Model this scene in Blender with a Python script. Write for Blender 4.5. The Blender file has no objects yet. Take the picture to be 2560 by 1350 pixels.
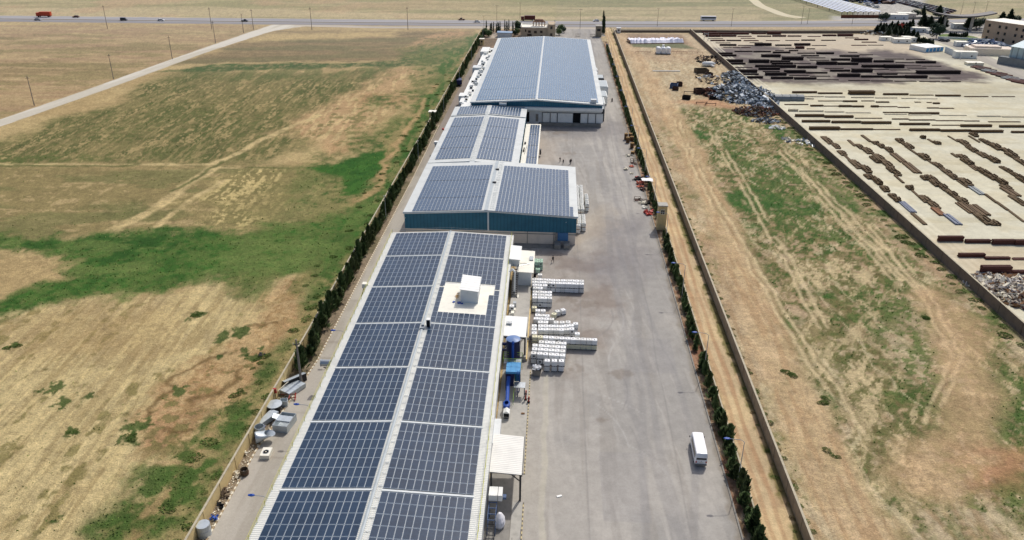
import bpy, bmesh, math, random
import numpy as np
from mathutils import Matrix, Vector
random.seed(7)
SC = bpy.context.scene
COL = SC.collection
rnd = random.uniform
# ------------------------------------------------------------------ camera model (drone at 82 m)
FPX = 1972.5; PIT = math.radians(25.55); ROL = math.radians(.475); YAW = math.radians(2.99); HCAM = 82.0
def G(u, v, z=0.0):
    """where the sight line of a photo point meets the level z, in metres"""
    x = (u-1280)/FPX; y = (v-675)/FPX
    x, y = x*math.cos(ROL)+y*math.sin(ROL), -x*math.sin(ROL)+y*math.cos(ROL)
    f = math.cos(PIT)-y*math.sin(PIT); d = math.sin(PIT)+y*math.cos(PIT)
    k = (HCAM-z)/d
    return ((x*math.cos(YAW)-f*math.sin(YAW))*k, (x*math.sin(YAW)+f*math.cos(YAW))*k)
def GP(pts, z=0.0): return [G(u, v, z) for u, v in pts]
def crop(x0, y0, s): return lambda x, y, z=0.0: G(x0+x/s, y0+y/s, z)

# ------------------------------------------------------------------ materials
def lin(c):
    return tuple((x/255/12.92 if x/255 <= .04045 else ((x/255+.055)/1.055)**2.4) for x in c)
_M = {}
def mat(name, rgb, rough=.7, var=.15, scale=1.5, metal=0., bump=0., spec=.3, streak=None, dark=None):
    """procedural surface: base colour broken up by two noises, optional bump"""
    if name in _M: return _M[name]
    m = bpy.data.materials.new(name); m.use_nodes = True; nt = m.node_tree; N = nt.nodes; L = nt.links
    b = N['Principled BSDF']; c = lin(rgb)
    b.inputs['Roughness'].default_value = rough; b.inputs['Metallic'].default_value = metal
    b.inputs['Specular IOR Level'].default_value = spec
    tc = N.new('ShaderNodeTexCoord'); mp = N.new('ShaderNodeMapping'); L.new(tc.outputs['Object'], mp.inputs[0])
    if streak: mp.inputs['Scale'].default_value = streak
    n1 = N.new('ShaderNodeTexNoise'); n1.inputs['Scale'].default_value = scale; n1.inputs['Detail'].default_value = 8
    n1.inputs['Roughness'].default_value = .65
    L.new(mp.outputs[0], n1.inputs['Vector'])
    r = N.new('ShaderNodeValToRGB'); L.new(n1.outputs['Fac'], r.inputs[0])
    d = dark or tuple(x*(1-2.2*var) for x in c)
    r.color_ramp.elements[0].position = .28; r.color_ramp.elements[0].color = (*[max(0, x) for x in d], 1)
    r.color_ramp.elements[1].position = .72; r.color_ramp.elements[1].color = (*[min(.9, x*(1+.8*var)) for x in c], 1)
    e = r.color_ramp.elements.new(.5); e.color = (*c, 1)
    L.new(r.outputs[0], b.inputs['Base Color'])
    if bump:
        bp = N.new('ShaderNodeBump'); bp.inputs['Strength'].default_value = bump; bp.inputs['Distance'].default_value = .1
        L.new(n1.outputs['Fac'], bp.inputs['Height']); L.new(bp.outputs[0], b.inputs['Normal'])
    _M[name] = m
    return m
def ribbed(name, rgb, axis, pitch, rough=.5, var=.1, metal=0., depth=.05, dirt=.25):
    """profiled sheet metal: ribs by a wave bump, a darker line along each valley"""
    m = mat(name, rgb, rough, var, .35, metal); nt = m.node_tree; N = nt.nodes; L = nt.links; b = N['Principled BSDF']
    tc = N.new('ShaderNodeTexCoord'); sx = N.new('ShaderNodeSeparateXYZ'); L.new(tc.outputs['Object'], sx.inputs[0])
    mu = N.new('ShaderNodeMath'); mu.operation = 'MULTIPLY'; mu.inputs[1].default_value = 2*math.pi/pitch; L.new(sx.outputs['XYZ'.index(axis)], mu.inputs[0])
    si = N.new('ShaderNodeMath'); si.operation = 'SINE'; L.new(mu.outputs[0], si.inputs[0])
    pw = N.new('ShaderNodeMath'); pw.operation = 'MULTIPLY'; pw.inputs[1].default_value = .5; L.new(si.outputs[0], pw.inputs[0])
    bp = N.new('ShaderNodeBump'); bp.inputs['Strength'].default_value = 1; bp.inputs['Distance'].default_value = depth
    L.new(pw.outputs[0], bp.inputs['Height']); L.new(bp.outputs[0], b.inputs['Normal'])
    # a darker line in each valley, its strength the dirt value
    src = b.inputs['Base Color'].links[0].from_socket
    rp = N.new('ShaderNodeMapRange'); rp.inputs['From Min'].default_value = -1; rp.inputs['From Max'].default_value = -.55
    rp.inputs['To Min'].default_value = 1-dirt; rp.inputs['To Max'].default_value = 1; L.new(si.outputs[0], rp.inputs['Value'])
    mx = N.new('ShaderNodeMix'); mx.data_type = 'RGBA'; mx.blend_type = 'MULTIPLY'; mx.inputs['Factor'].default_value = 1
    L.new(src, mx.inputs['A']); L.new(rp.outputs[0], mx.inputs['B']); L.new(mx.outputs['Result'], b.inputs['Base Color'])
    return m
def ground_mat(name, s1, s2, amp, bump=.25, rough=.95, aniso=(1, 1, 1)):
    """painted attribute colour broken up by fine procedural noise"""
    m = bpy.data.materials.new(name); m.use_nodes = True; nt = m.node_tree; N = nt.nodes; L = nt.links; b = N['Principled BSDF']
    b.inputs['Roughness'].default_value = rough; b.inputs['Specular IOR Level'].default_value = .12
    at = N.new('ShaderNodeAttribute'); at.attribute_name = 'Tint'
    tc = N.new('ShaderNodeTexCoord'); mp = N.new('ShaderNodeMapping'); mp.inputs['Scale'].default_value = aniso
    L.new(tc.outputs['Object'], mp.inputs[0])
    def noise(s, d):
        n = N.new('ShaderNodeTexNoise'); n.inputs['Scale'].default_value = s; n.inputs['Detail'].default_value = d
        n.inputs['Roughness'].default_value = .7; L.new(mp.outputs[0], n.inputs['Vector']); return n
    a, c = noise(s1, 6), noise(s2, 4)
    ad = N.new('ShaderNodeMath'); ad.operation = 'ADD'; L.new(a.outputs['Fac'], ad.inputs[0]); L.new(c.outputs['Fac'], ad.inputs[1])
    mr = N.new('ShaderNodeMapRange'); mr.inputs['From Min'].default_value = .7; mr.inputs['From Max'].default_value = 1.3
    mr.inputs['To Min'].default_value = 1-amp; mr.inputs['To Max'].default_value = 1+amp*.8; L.new(ad.outputs[0], mr.inputs['Value'])
    mx = N.new('ShaderNodeMix'); mx.data_type = 'RGBA'; mx.blend_type = 'MULTIPLY'; mx.inputs['Factor'].default_value = 1
    L.new(at.outputs['Color'], mx.inputs['A']); L.new(mr.outputs[0], mx.inputs['B']); L.new(mx.outputs['Result'], b.inputs['Base Color'])
    bp = N.new('ShaderNodeBump'); bp.inputs['Strength'].default_value = bump; bp.inputs['Distance'].default_value = .25
    L.new(ad.outputs[0], bp.inputs['Height']); L.new(bp.outputs[0], b.inputs['Normal'])
    return m

# ------------------------------------------------------------------ mesh builder and object helpers
class MB:
    def __init__(s): s.v = []; s.f = []; s.m = []; s.uv = {}
    def add(s, vs, fs, m=0):
        o = len(s.v); s.v += [tuple(p) for p in vs]
        for f in fs: s.f.append(tuple(o+i for i in f)); s.m.append(m)
        return s
    def quad(s, a, b, c, d, m=0): return s.add([a, b, c, d], [(0, 1, 2, 3)], m)
    def box(s, x0, x1, y0, y1, z0, z1, m=0, top=None):
        fs = [(0, 3, 2, 1), (0, 1, 5, 4), (1, 2, 6, 5), (2, 3, 7, 6), (3, 0, 4, 7)]
        s.add([(x0, y0, z0), (x1, y0, z0), (x1, y1, z0), (x0, y1, z0), (x0, y0, z1), (x1, y0, z1), (x1, y1, z1), (x0, y1, z1)], fs, m)
        s.f.append(tuple(len(s.v)-8+i for i in (4, 5, 6, 7))); s.m.append(m if top is None else top)
        return s
    def obox(s, c, sz, rz=0., m=0, rx=0., ry=0.):
        M = Matrix.Translation(c) @ Matrix.Rotation(rz, 4, 'Z') @ Matrix.Rotation(rx, 4, 'X') @ Matrix.Rotation(ry, 4, 'Y')
        t = MB(); hx, hy, hz = sz[0]/2, sz[1]/2, sz[2]/2; t.box(-hx, hx, -hy, hy, -hz, hz)
        return s.add([M @ Vector(p) for p in t.v], t.f, m)
    def prism(s, poly, z0, z1, m=0, top=None):
        n = len(poly); s.add([(x, y, z0) for x, y in poly]+[(x, y, z1) for x, y in poly],
                             [(i, (i+1) % n, n+(i+1) % n, n+i) for i in range(n)]+[tuple(range(n-1, -1, -1))], m)
        s.f.append(tuple(len(s.v)-n+i for i in range(n))); s.m.append(m if top is None else top); return s
    def extr_y(s, prof, y0, y1, m=0):
        """profile in x,z pushed along y"""
        n = len(prof); return s.add([(x, y0, z) for x, z in prof]+[(x, y1, z) for x, z in prof],
            [(i, (i+1) % n, n+(i+1) % n, n+i) for i in range(n)]+[tuple(range(n-1, -1, -1)), tuple(range(n, 2*n))], m)
    def cyl(s, p0, p1, r, n=8, m=0, r2=None, caps=True):
        p0, p1 = Vector(p0), Vector(p1); d = (p1-p0); d.normalize()
        a = d.orthogonal().normalized(); b = d.cross(a); r2 = r if r2 is None else r2
        vs = []
        for p, q in ((p0, r), (p1, r2)):
            vs += [p+(a*math.cos(2*math.pi*i/n)+b*math.sin(2*math.pi*i/n))*q for i in range(n)]
        fs = [(i, (i+1) % n, n+(i+1) % n, n+i) for i in range(n)]
        if caps: fs += [tuple(range(n-1, -1, -1)), tuple(range(n, 2*n))]
        return s.add(vs, fs, m)
    def path(s, pts, r, n=6, m=0):
        for a, b in zip(pts, pts[1:]): s.cyl(a, b, r, n, m)
        return s
    def lathe(s, prof, n=16, m=0, c=(0, 0)):
        k = len(prof); vs = [(c[0]+r*math.cos(2*math.pi*j/n), c[1]+r*math.sin(2*math.pi*j/n), z) for r, z in prof for j in range(n)]
        fs = [(i*n+j, i*n+(j+1) % n, (i+1)*n+(j+1) % n, (i+1)*n+j) for i in range(k-1) for j in range(n)]
        return s.add(vs, fs, m)
    def mesh(s, name, mats, smooth=False, uv=None):
        me = bpy.data.meshes.new(name); me.from_pydata(s.v, [], s.f)
        for x in (mats if isinstance(mats, (list, tuple)) else [mats]): me.materials.append(x)
        me.polygons.foreach_set('material_index', s.m)
        if smooth: me.polygons.foreach_set('use_smooth', [True]*len(s.f))
        if uv is not None:
            l = me.uv_layers.new(name='UVMap'); l.data.foreach_set('uv', np.asarray(uv, np.float32).ravel())
        me.update(); return me
    def build(s, name, mats, parent=None, loc=(0, 0, 0), rz=0., smooth=False, bevel=0.):
        return link(name, s.mesh(name, mats, smooth), parent, loc, rz, bevel)
def link(name, me, parent=None, loc=(0, 0, 0), rz=0., bevel=0.):
    o = bpy.data.objects.new(name, me); COL.objects.link(o); o.location = loc; o.rotation_euler.z = rz
    if parent: o.parent = parent
    if bevel:
        b = o.modifiers.new('edge', 'BEVEL'); b.width = bevel; b.segments = 2; b.limit_method = 'ANGLE'
    return o
def tag(o, label=None, cat=None, group=None, kind=None):
    if label: o['label'] = label
    if cat: o['category'] = cat
    if group: o['group'] = group
    if kind: o['kind'] = kind
    return o
def thing(name, label, cat, loc=(0, 0, 0), rz=0., group=None):
    o = bpy.data.objects.new(name, None); COL.objects.link(o); o.location = loc; o.rotation_euler.z = rz; o.empty_display_size = .3
    return tag(o, label, cat, group)
def dup(root, loc, rz=0., scale=None, label=None, group=None):
    """copy of a thing with copies of its parts and sub-parts, mesh data shared"""
    r = root.copy(); COL.objects.link(r); r.location = loc; r.rotation_euler.z = rz
    if scale: r.scale = scale
    if label: r['label'] = label
    if group: r['group'] = group
    for ch in root.children:
        c = ch.copy(); COL.objects.link(c); c.parent = r
        for g in ch.children:
            d = g.copy(); COL.objects.link(d); d.parent = c
    return r
def struct(name, o): o.name = name; o['kind'] = 'structure'; return o

# ------------------------------------------------------------------ numpy noise for painting the ground
def vnoise(x, y, seed=0):
    xi = np.floor(x); yi = np.floor(y); fx = x-xi; fy = y-yi; fx = fx*fx*(3-2*fx); fy = fy*fy*(3-2*fy)
    def h(a, b):
        t = np.sin(a*127.1+b*311.7+seed*74.7)*43758.5453; return t-np.floor(t)
    return (h(xi, yi)*(1-fx)+h(xi+1, yi)*fx)*(1-fy)+(h(xi, yi+1)*(1-fx)+h(xi+1, yi+1)*fx)*fy
def fbm(x, y, s, seed=0, oct=4, ang=0., sx=1., sy=1., gain=.55):
    """0..1 noise; s = largest feature in metres, ang turns it, sx/sy stretch it"""
    c, n = math.cos(ang), math.sin(ang); a = (x*c+y*n)/s/sx; b = (-x*n+y*c)/s/sy
    t = 0; w = 1; W = 0
    for i in range(oct):
        t = t+w*vnoise(a+17.3*i, b-9.1*i, seed+i); W += w; w *= gain; a = a*2.03; b = b*2.03
    return np.clip((t/W-.5)*1.6+.5, 0, 1)
def sstep(a, b, t): t = np.clip((t-a)/(b-a), 0, 1); return t*t*(3-2*t)
def inside(X, Y, poly, soft, warp=0., ws=12., seed=3, z=0.):
    """soft mask of a ground polygon (world metres), edge wobbled by noise"""
    P = np.array(poly); out = np.zeros(len(X)); pad = abs(soft)*2+warp*1.5+1
    k = np.where((X > P[:, 0].min()-pad) & (X < P[:, 0].max()+pad) & (Y > P[:, 1].min()-pad) & (Y < P[:, 1].max()+pad))[0]
    if not len(k): return out
    x, y = X[k].copy(), Y[k].copy()
    if warp:
        x += (fbm(X[k], Y[k], ws, seed, 6, gain=.68)-.5)*2.4*warp; y += (fbm(X[k], Y[k], ws, seed+11, 6, gain=.68)-.5)*2.4*warp
    ins = np.zeros(len(k), bool); dmin = np.full(len(k), 1e9)
    for i in range(len(P)):
        ax, ay = P[i]; bx, by = P[(i+1) % len(P)]; ex, ey = bx-ax, by-ay
        t = np.clip(((x-ax)*ex+(y-ay)*ey)/(ex*ex+ey*ey+1e-9), 0, 1)
        dmin = np.minimum(dmin, (x-ax-t*ex)**2+(y-ay-t*ey)**2)
        if ay != by: ins ^= ((ay > y) != (by > y)) & (x < (bx-ax)*(y-ay)/(by-ay)+ax)
    d = np.sqrt(dmin)*np.where(ins, 1, -1)
    out[k] = sstep(-soft, soft, d); return out
def pxm(X, Y, px, soft, warp=0., ws=12., seed=3): return inside(X, Y, GP(px), soft, warp, ws, seed)
def near_line(X, Y, pts, w, soft, warp=0., ws=10., seed=5):
    k = np.arange(len(X)); x, y = X, Y
    if warp:
        x = x+(fbm(X, Y, ws, seed, 3)-.5)*2*warp; y = y+(fbm(X, Y, ws, seed+7, 3)-.5)*2*warp
    d = np.full(len(X), 1e9)
    for (ax, ay), (bx, by) in zip(pts, pts[1:]):
        ex, ey = bx-ax, by-ay; t = np.clip(((x-ax)*ex+(y-ay)*ey)/(ex*ex+ey*ey+1e-9), 0, 1)
        d = np.minimum(d, (x-ax-t*ex)**2+(y-ay-t*ey)**2)
    return 1-sstep(w-soft, w+soft, np.sqrt(d))
def mixc(c, rgb, m):
    t = np.array(lin(rgb)); return c*(1-m[:, None])+t*m[:, None]
def sheet(name, Xg, Yg, z, paint, material, zfun=None):
    """a gridded ground sheet whose Tint attribute is painted by paint(X, Y)"""
    r, c = Xg.shape; X, Y = Xg.ravel(), Yg.ravel()
    Z = np.full(len(X), z) if zfun is None else z+zfun(X, Y)
    me = bpy.data.meshes.new(name); me.vertices.add(r*c); me.vertices.foreach_set('co', np.stack([X, Y, Z], 1).astype(np.float32).ravel())
    i = (np.arange(r-1)[:, None]*c+np.arange(c-1)[None]).ravel(); q = np.stack([i, i+1, i+c+1, i+c], 1).astype(np.int32)
    n = len(q); me.loops.add(n*4); me.loops.foreach_set('vertex_index', q.ravel())
    me.polygons.add(n); me.polygons.foreach_set('loop_start', np.arange(n, dtype=np.int32)*4)
    me.polygons.foreach_set('loop_total', np.full(n, 4, np.int32)); me.update(calc_edges=True)
    col = np.ones((len(X), 4), np.float32); col[:, :3] = np.clip(paint(X, Y), .004, .9)
    a = me.attributes.new('Tint', 'FLOAT_COLOR', 'POINT'); a.data.foreach_set('color', col.ravel())
    me.materials.append(material); return tag(link(name, me), kind='structure')
def rows(a, b, n, p=.4):
    t = np.linspace(a**-p, b**-p, n); return t**(-1/p)
# ------------------------------------------------------------------ the land
def wallx(y): return 98.6-(y-140)*(98.6-87.4)/(540-140)
def paint_land(X, Y):
    n = len(X); big = fbm(X, Y, 70, 1, 5); mid = fbm(X, Y, 22, 2, 5); fine = fbm(X, Y, 5, 3, 4); tiny = fbm(X, Y, 1.6, 4, 3)
    fa = math.atan2(G(778, 173)[1]-G(747, 213)[1], G(778, 173)[0]-G(747, 213)[0])
    fur = fbm(X, Y, 2.6, 21, 4, fa, 9, 1)            # plough streaks of the left field
    fur2 = fbm(X, Y, 1.6, 23, 3, fa, 14, 1)
    swe = fbm(X, Y, 14, 25, 5, math.radians(8), 5, 1)  # long level streaks of the far land
    swe2 = fbm(X, Y, 30, 27, 4, math.radians(10), 6, 1)
    c = np.tile(np.array(lin((186, 160, 118))), (n, 1))
    left = X < -48.4; right = X > 36.9
    # ---- far land beyond the highway
    far = pxm(X, Y, [(-900, 46), (400, 52), (1000, 60), (1500, 62), (2000, 58), (2560, 54), (3400, 30), (3400, -240), (-900, -240)], 4, 3)
    c = mixc(c, (176, 158, 116), far); c = mixc(c, (142, 136, 88), far*sstep(.38, .6, swe)*.8)
    c = mixc(c, (126, 126, 80), far*sstep(.45, .7, swe2)*sstep(-150, 60, X)*.85)
    c = mixc(c, (136, 134, 88), far*sstep(-60, 150, X)*sstep(640, 600, Y)*0.2)
    c = mixc(c, (196, 172, 132), far*pxm(X, Y, [(0, 20), (700, 24), (1200, 40), (1900, 44), (1900, 52), (0, 40)], 6, 5, 30)*.7)
    c = mixc(c, (186, 150, 114), far*sstep(.55, .75, big)*sstep(0, -200, X)*.6)
    # ---- left field, between the pale road and the wall
    lf = (left & (far < .5)).astype(float)
    fy = math.atan2(G(705, 292)[1]-G(666, 330)[1], G(705, 292)[0]-G(666, 330)[0])      # ploughing direction, nearly along the halls
    s1 = fbm(X, Y, 1.5, 501, 4, fy, 9, 1); s2 = fbm(X, Y, .8, 503, 3, fy+.03, 11, 1); s3 = fbm(X, Y, 3.4, 505, 5, fy-.05, 5, 1); hor = fbm(X, Y, 3.0, 507, 5, math.radians(4), 7, 1)
    gr1 = fbm(X, Y, 2.2, 509, 4); gr2 = fbm(X, Y, .9, 511, 3); patch = fbm(X, Y, 26, 513, 6)
    sd_ = fbm(X, Y, 1.3, 541, 3, fy, 5, 1); dash = sstep(.60, .68, sd_*.6+gr2*.4)                                                # broken straw dashes
    c = mixc(c, (176, 150, 106), lf); c = mixc(c, (190, 165, 118), lf*sstep(.4, .65, patch)*.7)
    up = lf*pxm(X, Y, [(-700, 290), (0, 295), (250, 215), (500, 125), (690, 65), (-700, 62)], 3)      # pinkish land beyond the road
    c = mixc(c, (172, 146, 108), up); c = mixc(c, (162, 132, 102), up*sstep(.45, .7, swe)*.7); c = mixc(c, (190, 165, 122), up*sstep(.58, .75, hor)*.6)
    c = mixc(c, (140, 120, 84), up*pxm(X, Y, [(-300, 160), (120, 150), (330, 165), (300, 185), (0, 190), (-300, 200)], 8, 8, 30)*.8*sstep(.3, .55, hor))
    c = mixc(c, (134, 122, 80), up*sstep(.62, .72, fbm(X, Y, 14, 31, 5, .15, 4, 1))*.6)
    bk = lf*pxm(X, Y, [(420, 165), (700, 78), (1180, 78), (1130, 120), (980, 152), (600, 155)], 4, 4)   # brown land right of the road, far
    c = mixc(c, (144, 122, 88), bk); c = mixc(c, (122, 106, 76), bk*sstep(.42, .62, hor)*.75); c = mixc(c, (112, 108, 72), bk*sstep(.55, .72, swe)*.6)
    c = mixc(c, (196, 168, 118), bk*pxm(X, Y, [(640, 84), (1000, 78), (1000, 90), (560, 108)], 6, 5)*.8)
    c = mixc(c, (190, 150, 112), lf*pxm(X, Y, [(1000, 122), (1060, 92), (1150, 72), (1165, 84), (1130, 106), (1050, 122)], 4, 3)*.85*sstep(.25, .5, gr1))
    # olive middle ground with straw dashes
    ol = lf*pxm(X, Y, [(-500, 425), (-200, 395), (0, 345), (260, 268), (420, 178), (700, 182), (965, 174), (985, 200), (900, 262), (830, 320), (760, 372), (640, 408), (540, 412), (300, 414), (0, 414)], 7, 7, 30)
    c = mixc(c, (120, 112, 70), ol*.95); c = mixc(c, (94, 98, 54), ol*sstep(.4, .62, patch*.5+gr1*.5)*.8); c = mixc(c, (76, 86, 44), ol*sstep(.55, .7, s3)*.5)
    c = mixc(c, (176, 152, 106), ol*dash*(.2+.5*sstep(.35, .6, s3))); c = mixc(c, (178, 152, 106), ol*sstep(.62, .72, s2)*.35)
    c = mixc(c, (88, 98, 50), ol*pxm(X, Y, [(-300, 420), (0, 380), (260, 385), (340, 405), (200, 418), (0, 418)], 4, 4, 12)*.75*sstep(.3, .5, gr1))
    c = mixc(c, (100, 106, 60), lf*pxm(X, Y, [(420, 165), (620, 165), (980, 168), (990, 190), (800, 205), (500, 200)], 5, 5, 20)*.7*sstep(.3, .55, s3))
    # reddish bare soil, upper right of the field
    tn = lf*pxm(X, Y, [(690, 330), (790, 285), (900, 225), (970, 180), (1010, 165), (1050, 190), (1025, 240), (1000, 290), (960, 340), (890, 372), (820, 392), (800, 350)], 6, 6, 18)
    c = mixc(c, (184, 150, 110), tn*.95); c = mixc(c, (204, 176, 128), tn*sstep(.5, .66, s1)*.8); c = mixc(c, (122, 114, 70), tn*sstep(.58, .68, gr1*.5+s3*.5)*.8); c = mixc(c, (178, 134, 98), tn*sstep(.5, .7, patch)*.6)
    # level stubble between the two green bands
    tb = lf*pxm(X, Y, [(-500, 440), (0, 414), (320, 416), (560, 412), (860, 418), (880, 500), (800, 560), (620, 572), (420, 578), (200, 592), (-500, 600)], 4, 4, 22)
    c = mixc(c, (140, 124, 82), tb*.95); c = mixc(c, (178, 154, 110), tb*sstep(.57, .70, hor*.5+gr1*.5)*.85); c = mixc(c, (120, 116, 72), tb*sstep(.52, .66, fbm(X, Y, 8, 515, 6, .1, 3, 1))*.75); c = mixc(c, (96, 104, 58), tb*pxm(X, Y, [(190, 520), (340, 505), (420, 520), (300, 545)], 4, 5, 10)*.6)
    ta = lf*pxm(X, Y, [(480, 500), (560, 440), (700, 420), (800, 424), (850, 500), (830, 540), (740, 570), (520, 572)], 5, 5, 16)
    c = mixc(c, (136, 124, 78), ta*.7); c = mixc(c, (204, 180, 124), ta*sstep(.5, .62, s1*.55+gr2*.45)*.85*sstep(.3, .6, patch+.15))
    c = mixc(c, (118, 116, 74), lf*pxm(X, Y, [(760, 470), (860, 490), (900, 510), (820, 545), (700, 560)], 4, 4)*.5)
    for (tr, w_) in (([(250, 588), (380, 520), (480, 452), (532, 412), (600, 380), (690, 330), (800, 288)], 1.5), ([(268, 588), (400, 516), (500, 448), (545, 418)], .9), ([(366, 582), (480, 502), (560, 452)], 1.1), ([(0, 409), (300, 412), (540, 411)], .8), ([(530, 421), (620, 421)], .6)):
        m = near_line(X, Y, GP(tr), w_, .7, .9, 8); c = mixc(c, (206, 180, 130), lf*m*(.45+.45*sstep(.35, .6, gr1)))
    for tr in ([(430, 478), (500, 440), (560, 402)], [(612, 419), (660, 419), (720, 421)], [(0, 413), (300, 415), (340, 412)]): c = mixc(c, (86, 94, 50), lf*near_line(X, Y, GP(tr), .8, .6, .9, 6)*.8)
    # dark green strips
    gtex = gr1*.4+gr2*.25+patch*.35; t0 = fbm(X, Y, 2.0, 551, 5, fy, 5, 1)
    g1 = lf*pxm(X, Y, [(-500, 578), (0, 584), (150, 596), (300, 588), (365, 580), (450, 571), (644, 571), (773, 562), (838, 532), (902, 513), (955, 495), (950, 540), (905, 590), (860, 640), (820, 680), (740, 684), (660, 690), (551, 694), (427, 712), (330, 735), (195, 742), (107, 759), (0, 783), (-500, 850), (-500, 800), (0, 752), (178, 700), (196, 650), (90, 622), (0, 612), (-500, 610)], 4.5, 4.6, 9)
    c = mixc(c, (78, 104, 46), g1*.95); c = mixc(c, (48, 88, 30), g1*sstep(.34, .56, gtex)*.95); c = mixc(c, (36, 70, 24), g1*sstep(.52, .70, gr1*.4+patch*.6)*.6); c = mixc(c, (116, 128, 72), g1*sstep(.58, .70, fbm(X, Y, 7, 517, 5, .1, 2, 1))*.6)
    c = mixc(c, (112, 116, 66), lf*pxm(X, Y, [(551, 690), (740, 680), (745, 700), (640, 790), (590, 740)], 4, 4, 10)*.75*sstep(.35, .55, s1))
    g2 = lf*pxm(X, Y, [(780, 420), (838, 408), (900, 388), (958, 373), (967, 408), (945, 442), (924, 468), (894, 489), (855, 489), (851, 451), (800, 432)], 1.6, 2.2, 8)
    c = mixc(c, (46, 96, 26), g2*.97); c = mixc(c, (38, 82, 24), g2*sstep(.45, .6, gtex)*.8); c = mixc(c, (92, 108, 54), lf*pxm(X, Y, [(700, 424), (790, 405), (860, 400), (860, 440), (780, 450)], 4, 4, 9)*.6*sstep(.35, .55, gr1))
    g3 = lf*pxm(X, Y, [(390, 180), (560, 160), (720, 158), (860, 160), (980, 152), (1050, 124), (1108, 116), (1116, 134), (1098, 158), (1040, 164), (960, 168), (800, 172), (600, 178)], 2.5, 3.5, 14)
    c = mixc(c, (72, 92, 48), g3*(.6+.4*sstep(.3, .6, gr1))); c = mixc(c, (46, 86, 34), lf*pxm(X, Y, [(1048, 130), (1106, 118), (1114, 134), (1096, 158), (1056, 156)], 2, 2.5, 8)*.9)
    # band beside the wall: grass with wheel ruts
    ed = lf*sstep(-88, -58, X+(fbm(X, Y, 20, 51, 5)-.5)*30)*sstep(60, 90, Y)*sstep(520, 480, Y)
    gr = sstep(.40, .58, gr1*.4+fbm(X, Y, 7, 52, 5, math.pi/2, 3, 1)*.6)
    c = mixc(c, (132, 124, 76), ed*.75); c = mixc(c, (104, 110, 60), ed*gr*.9); c = mixc(c, (62, 90, 38), ed*gr*sstep(.48, .64, gtex)*.9)
    for tr in ([(470, 1350), (600, 1100), (720, 900), (800, 770), (890, 620)], [(500, 1350), (620, 1110), (735, 910), (812, 780), (900, 630)]): c = mixc(c, (176, 152, 106), lf*near_line(X, Y, GP(tr), .5, .4, .8, 9)*.55*sstep(.3, .5, gr1+.1))
    rut = near_line(X, Y, GP([(330, 1350), (415, 1215), (500, 1120), (600, 970), (700, 830), (770, 700), (905, 500), (940, 480), (958, 440), (985, 375), (1030, 310), (1070, 240), (1165, 130)]), 1.3, .8, 1.8, 9)
    c = mixc(c, (192, 150, 108), rut*lf*(.35+.6*sstep(.35, .6, gr1)))
    wb = lf*pxm(X, Y, [(1190, 84), (1130, 130), (1105, 165), (1085, 215), (1050, 270), (1010, 330), (985, 372), (965, 405), (955, 440), (935, 485), (905, 520), (840, 560), (800, 610), (770, 660), (740, 700), (790, 720), (830, 690), (900, 590), (960, 490), (1060, 300), (1150, 150), (1205, 84)], 3, 4, 12)
    c = mixc(c, (86, 106, 50), wb*.95); c = mixc(c, (54, 94, 32), wb*sstep(.32, .5, gr1*.4+patch*.35+gr2*.25)*.85); c = mixc(c, (150, 134, 88), wb*sstep(.62, .74, t0)*.55)
    # near left: pale earth with fine plough lines, clods and tufts
    nl = lf*pxm(X, Y, [(-900, 860), (0, 790), (107, 762), (200, 745), (330, 738), (430, 716), (551, 698), (610, 760), (700, 700), (745, 690), (720, 750), (640, 860), (560, 950), (470, 1060), (360, 1180), (230, 1350), (100, 1600), (-900, 1600)], 3.5, 4, 14)
    c = mixc(c, (186, 163, 120), nl*.95); c = mixc(c, (200, 178, 130), nl*sstep(.42, .62, patch)*.75); c = mixc(c, (202, 178, 126), nl*sstep(880, 1350, 1350-Y*4)*.2)
    c = mixc(c, (154, 132, 88), nl*sstep(.54, .66, s2*.7+gr2*.3)*.5); c = mixc(c, (164, 140, 96), nl*sstep(.52, .64, s1)*.4); c = mixc(c, (214, 190, 138), nl*sstep(.58, .68, fbm(X, Y, 1.1, 519, 3, fy, 12, 1))*.55)
    c = mixc(c, (124, 114, 66), nl*sstep(.66, .76, s3*.6+gr1*.4)*.75); c = mixc(c, (160, 132, 88), nl*pxm(X, Y, [(0, 800), (250, 745), (430, 780), (380, 880), (150, 900), (0, 880)], 8, 8)*.45)
    og = lf*pxm(X, Y, [(770, 677), (711, 704), (640, 787), (592, 834), (521, 882), (415, 965), (367, 1024), (332, 1142), (415, 1142), (504, 1083), (592, 976), (681, 882), (746, 775)], 2.5, 3, 9)
    c = mixc(c, (190, 158, 114), og*.9); c = mixc(c, (176, 136, 98), og*sstep(.5, .65, patch*.5+gr1*.5)*.8); c = mixc(c, (150, 118, 78), og*sstep(.56, .64, gr2*.5+s3*.5)*.7); c = mixc(c, (108, 108, 60), og*sstep(.62, .70, gr1*.6+patch*.4)*.7)
    for tr in ([(372, 1030), (415, 975), (480, 915), (560, 880)], [(470, 1000), (540, 985), (600, 930)], [(400, 1080), (470, 1070)], [(590, 835), (640, 810), (690, 805)]): c = mixc(c, (112, 88, 54), lf*near_line(X, Y, GP(tr), .55, .4, 1.4, 4)*.75)
    gl = lf*pxm(X, Y, [(230, 1350), (300, 1230), (330, 1180), (420, 1140), (500, 1090), (540, 1020), (600, 985), (580, 1050), (500, 1190), (400, 1350)], 3, 3.5, 8)
    c = mixc(c, (92, 106, 52), gl*.75*sstep(.25, .5, gr1)); c = mixc(c, (66, 94, 38), gl*sstep(.46, .62, gtex)*.7)
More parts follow.
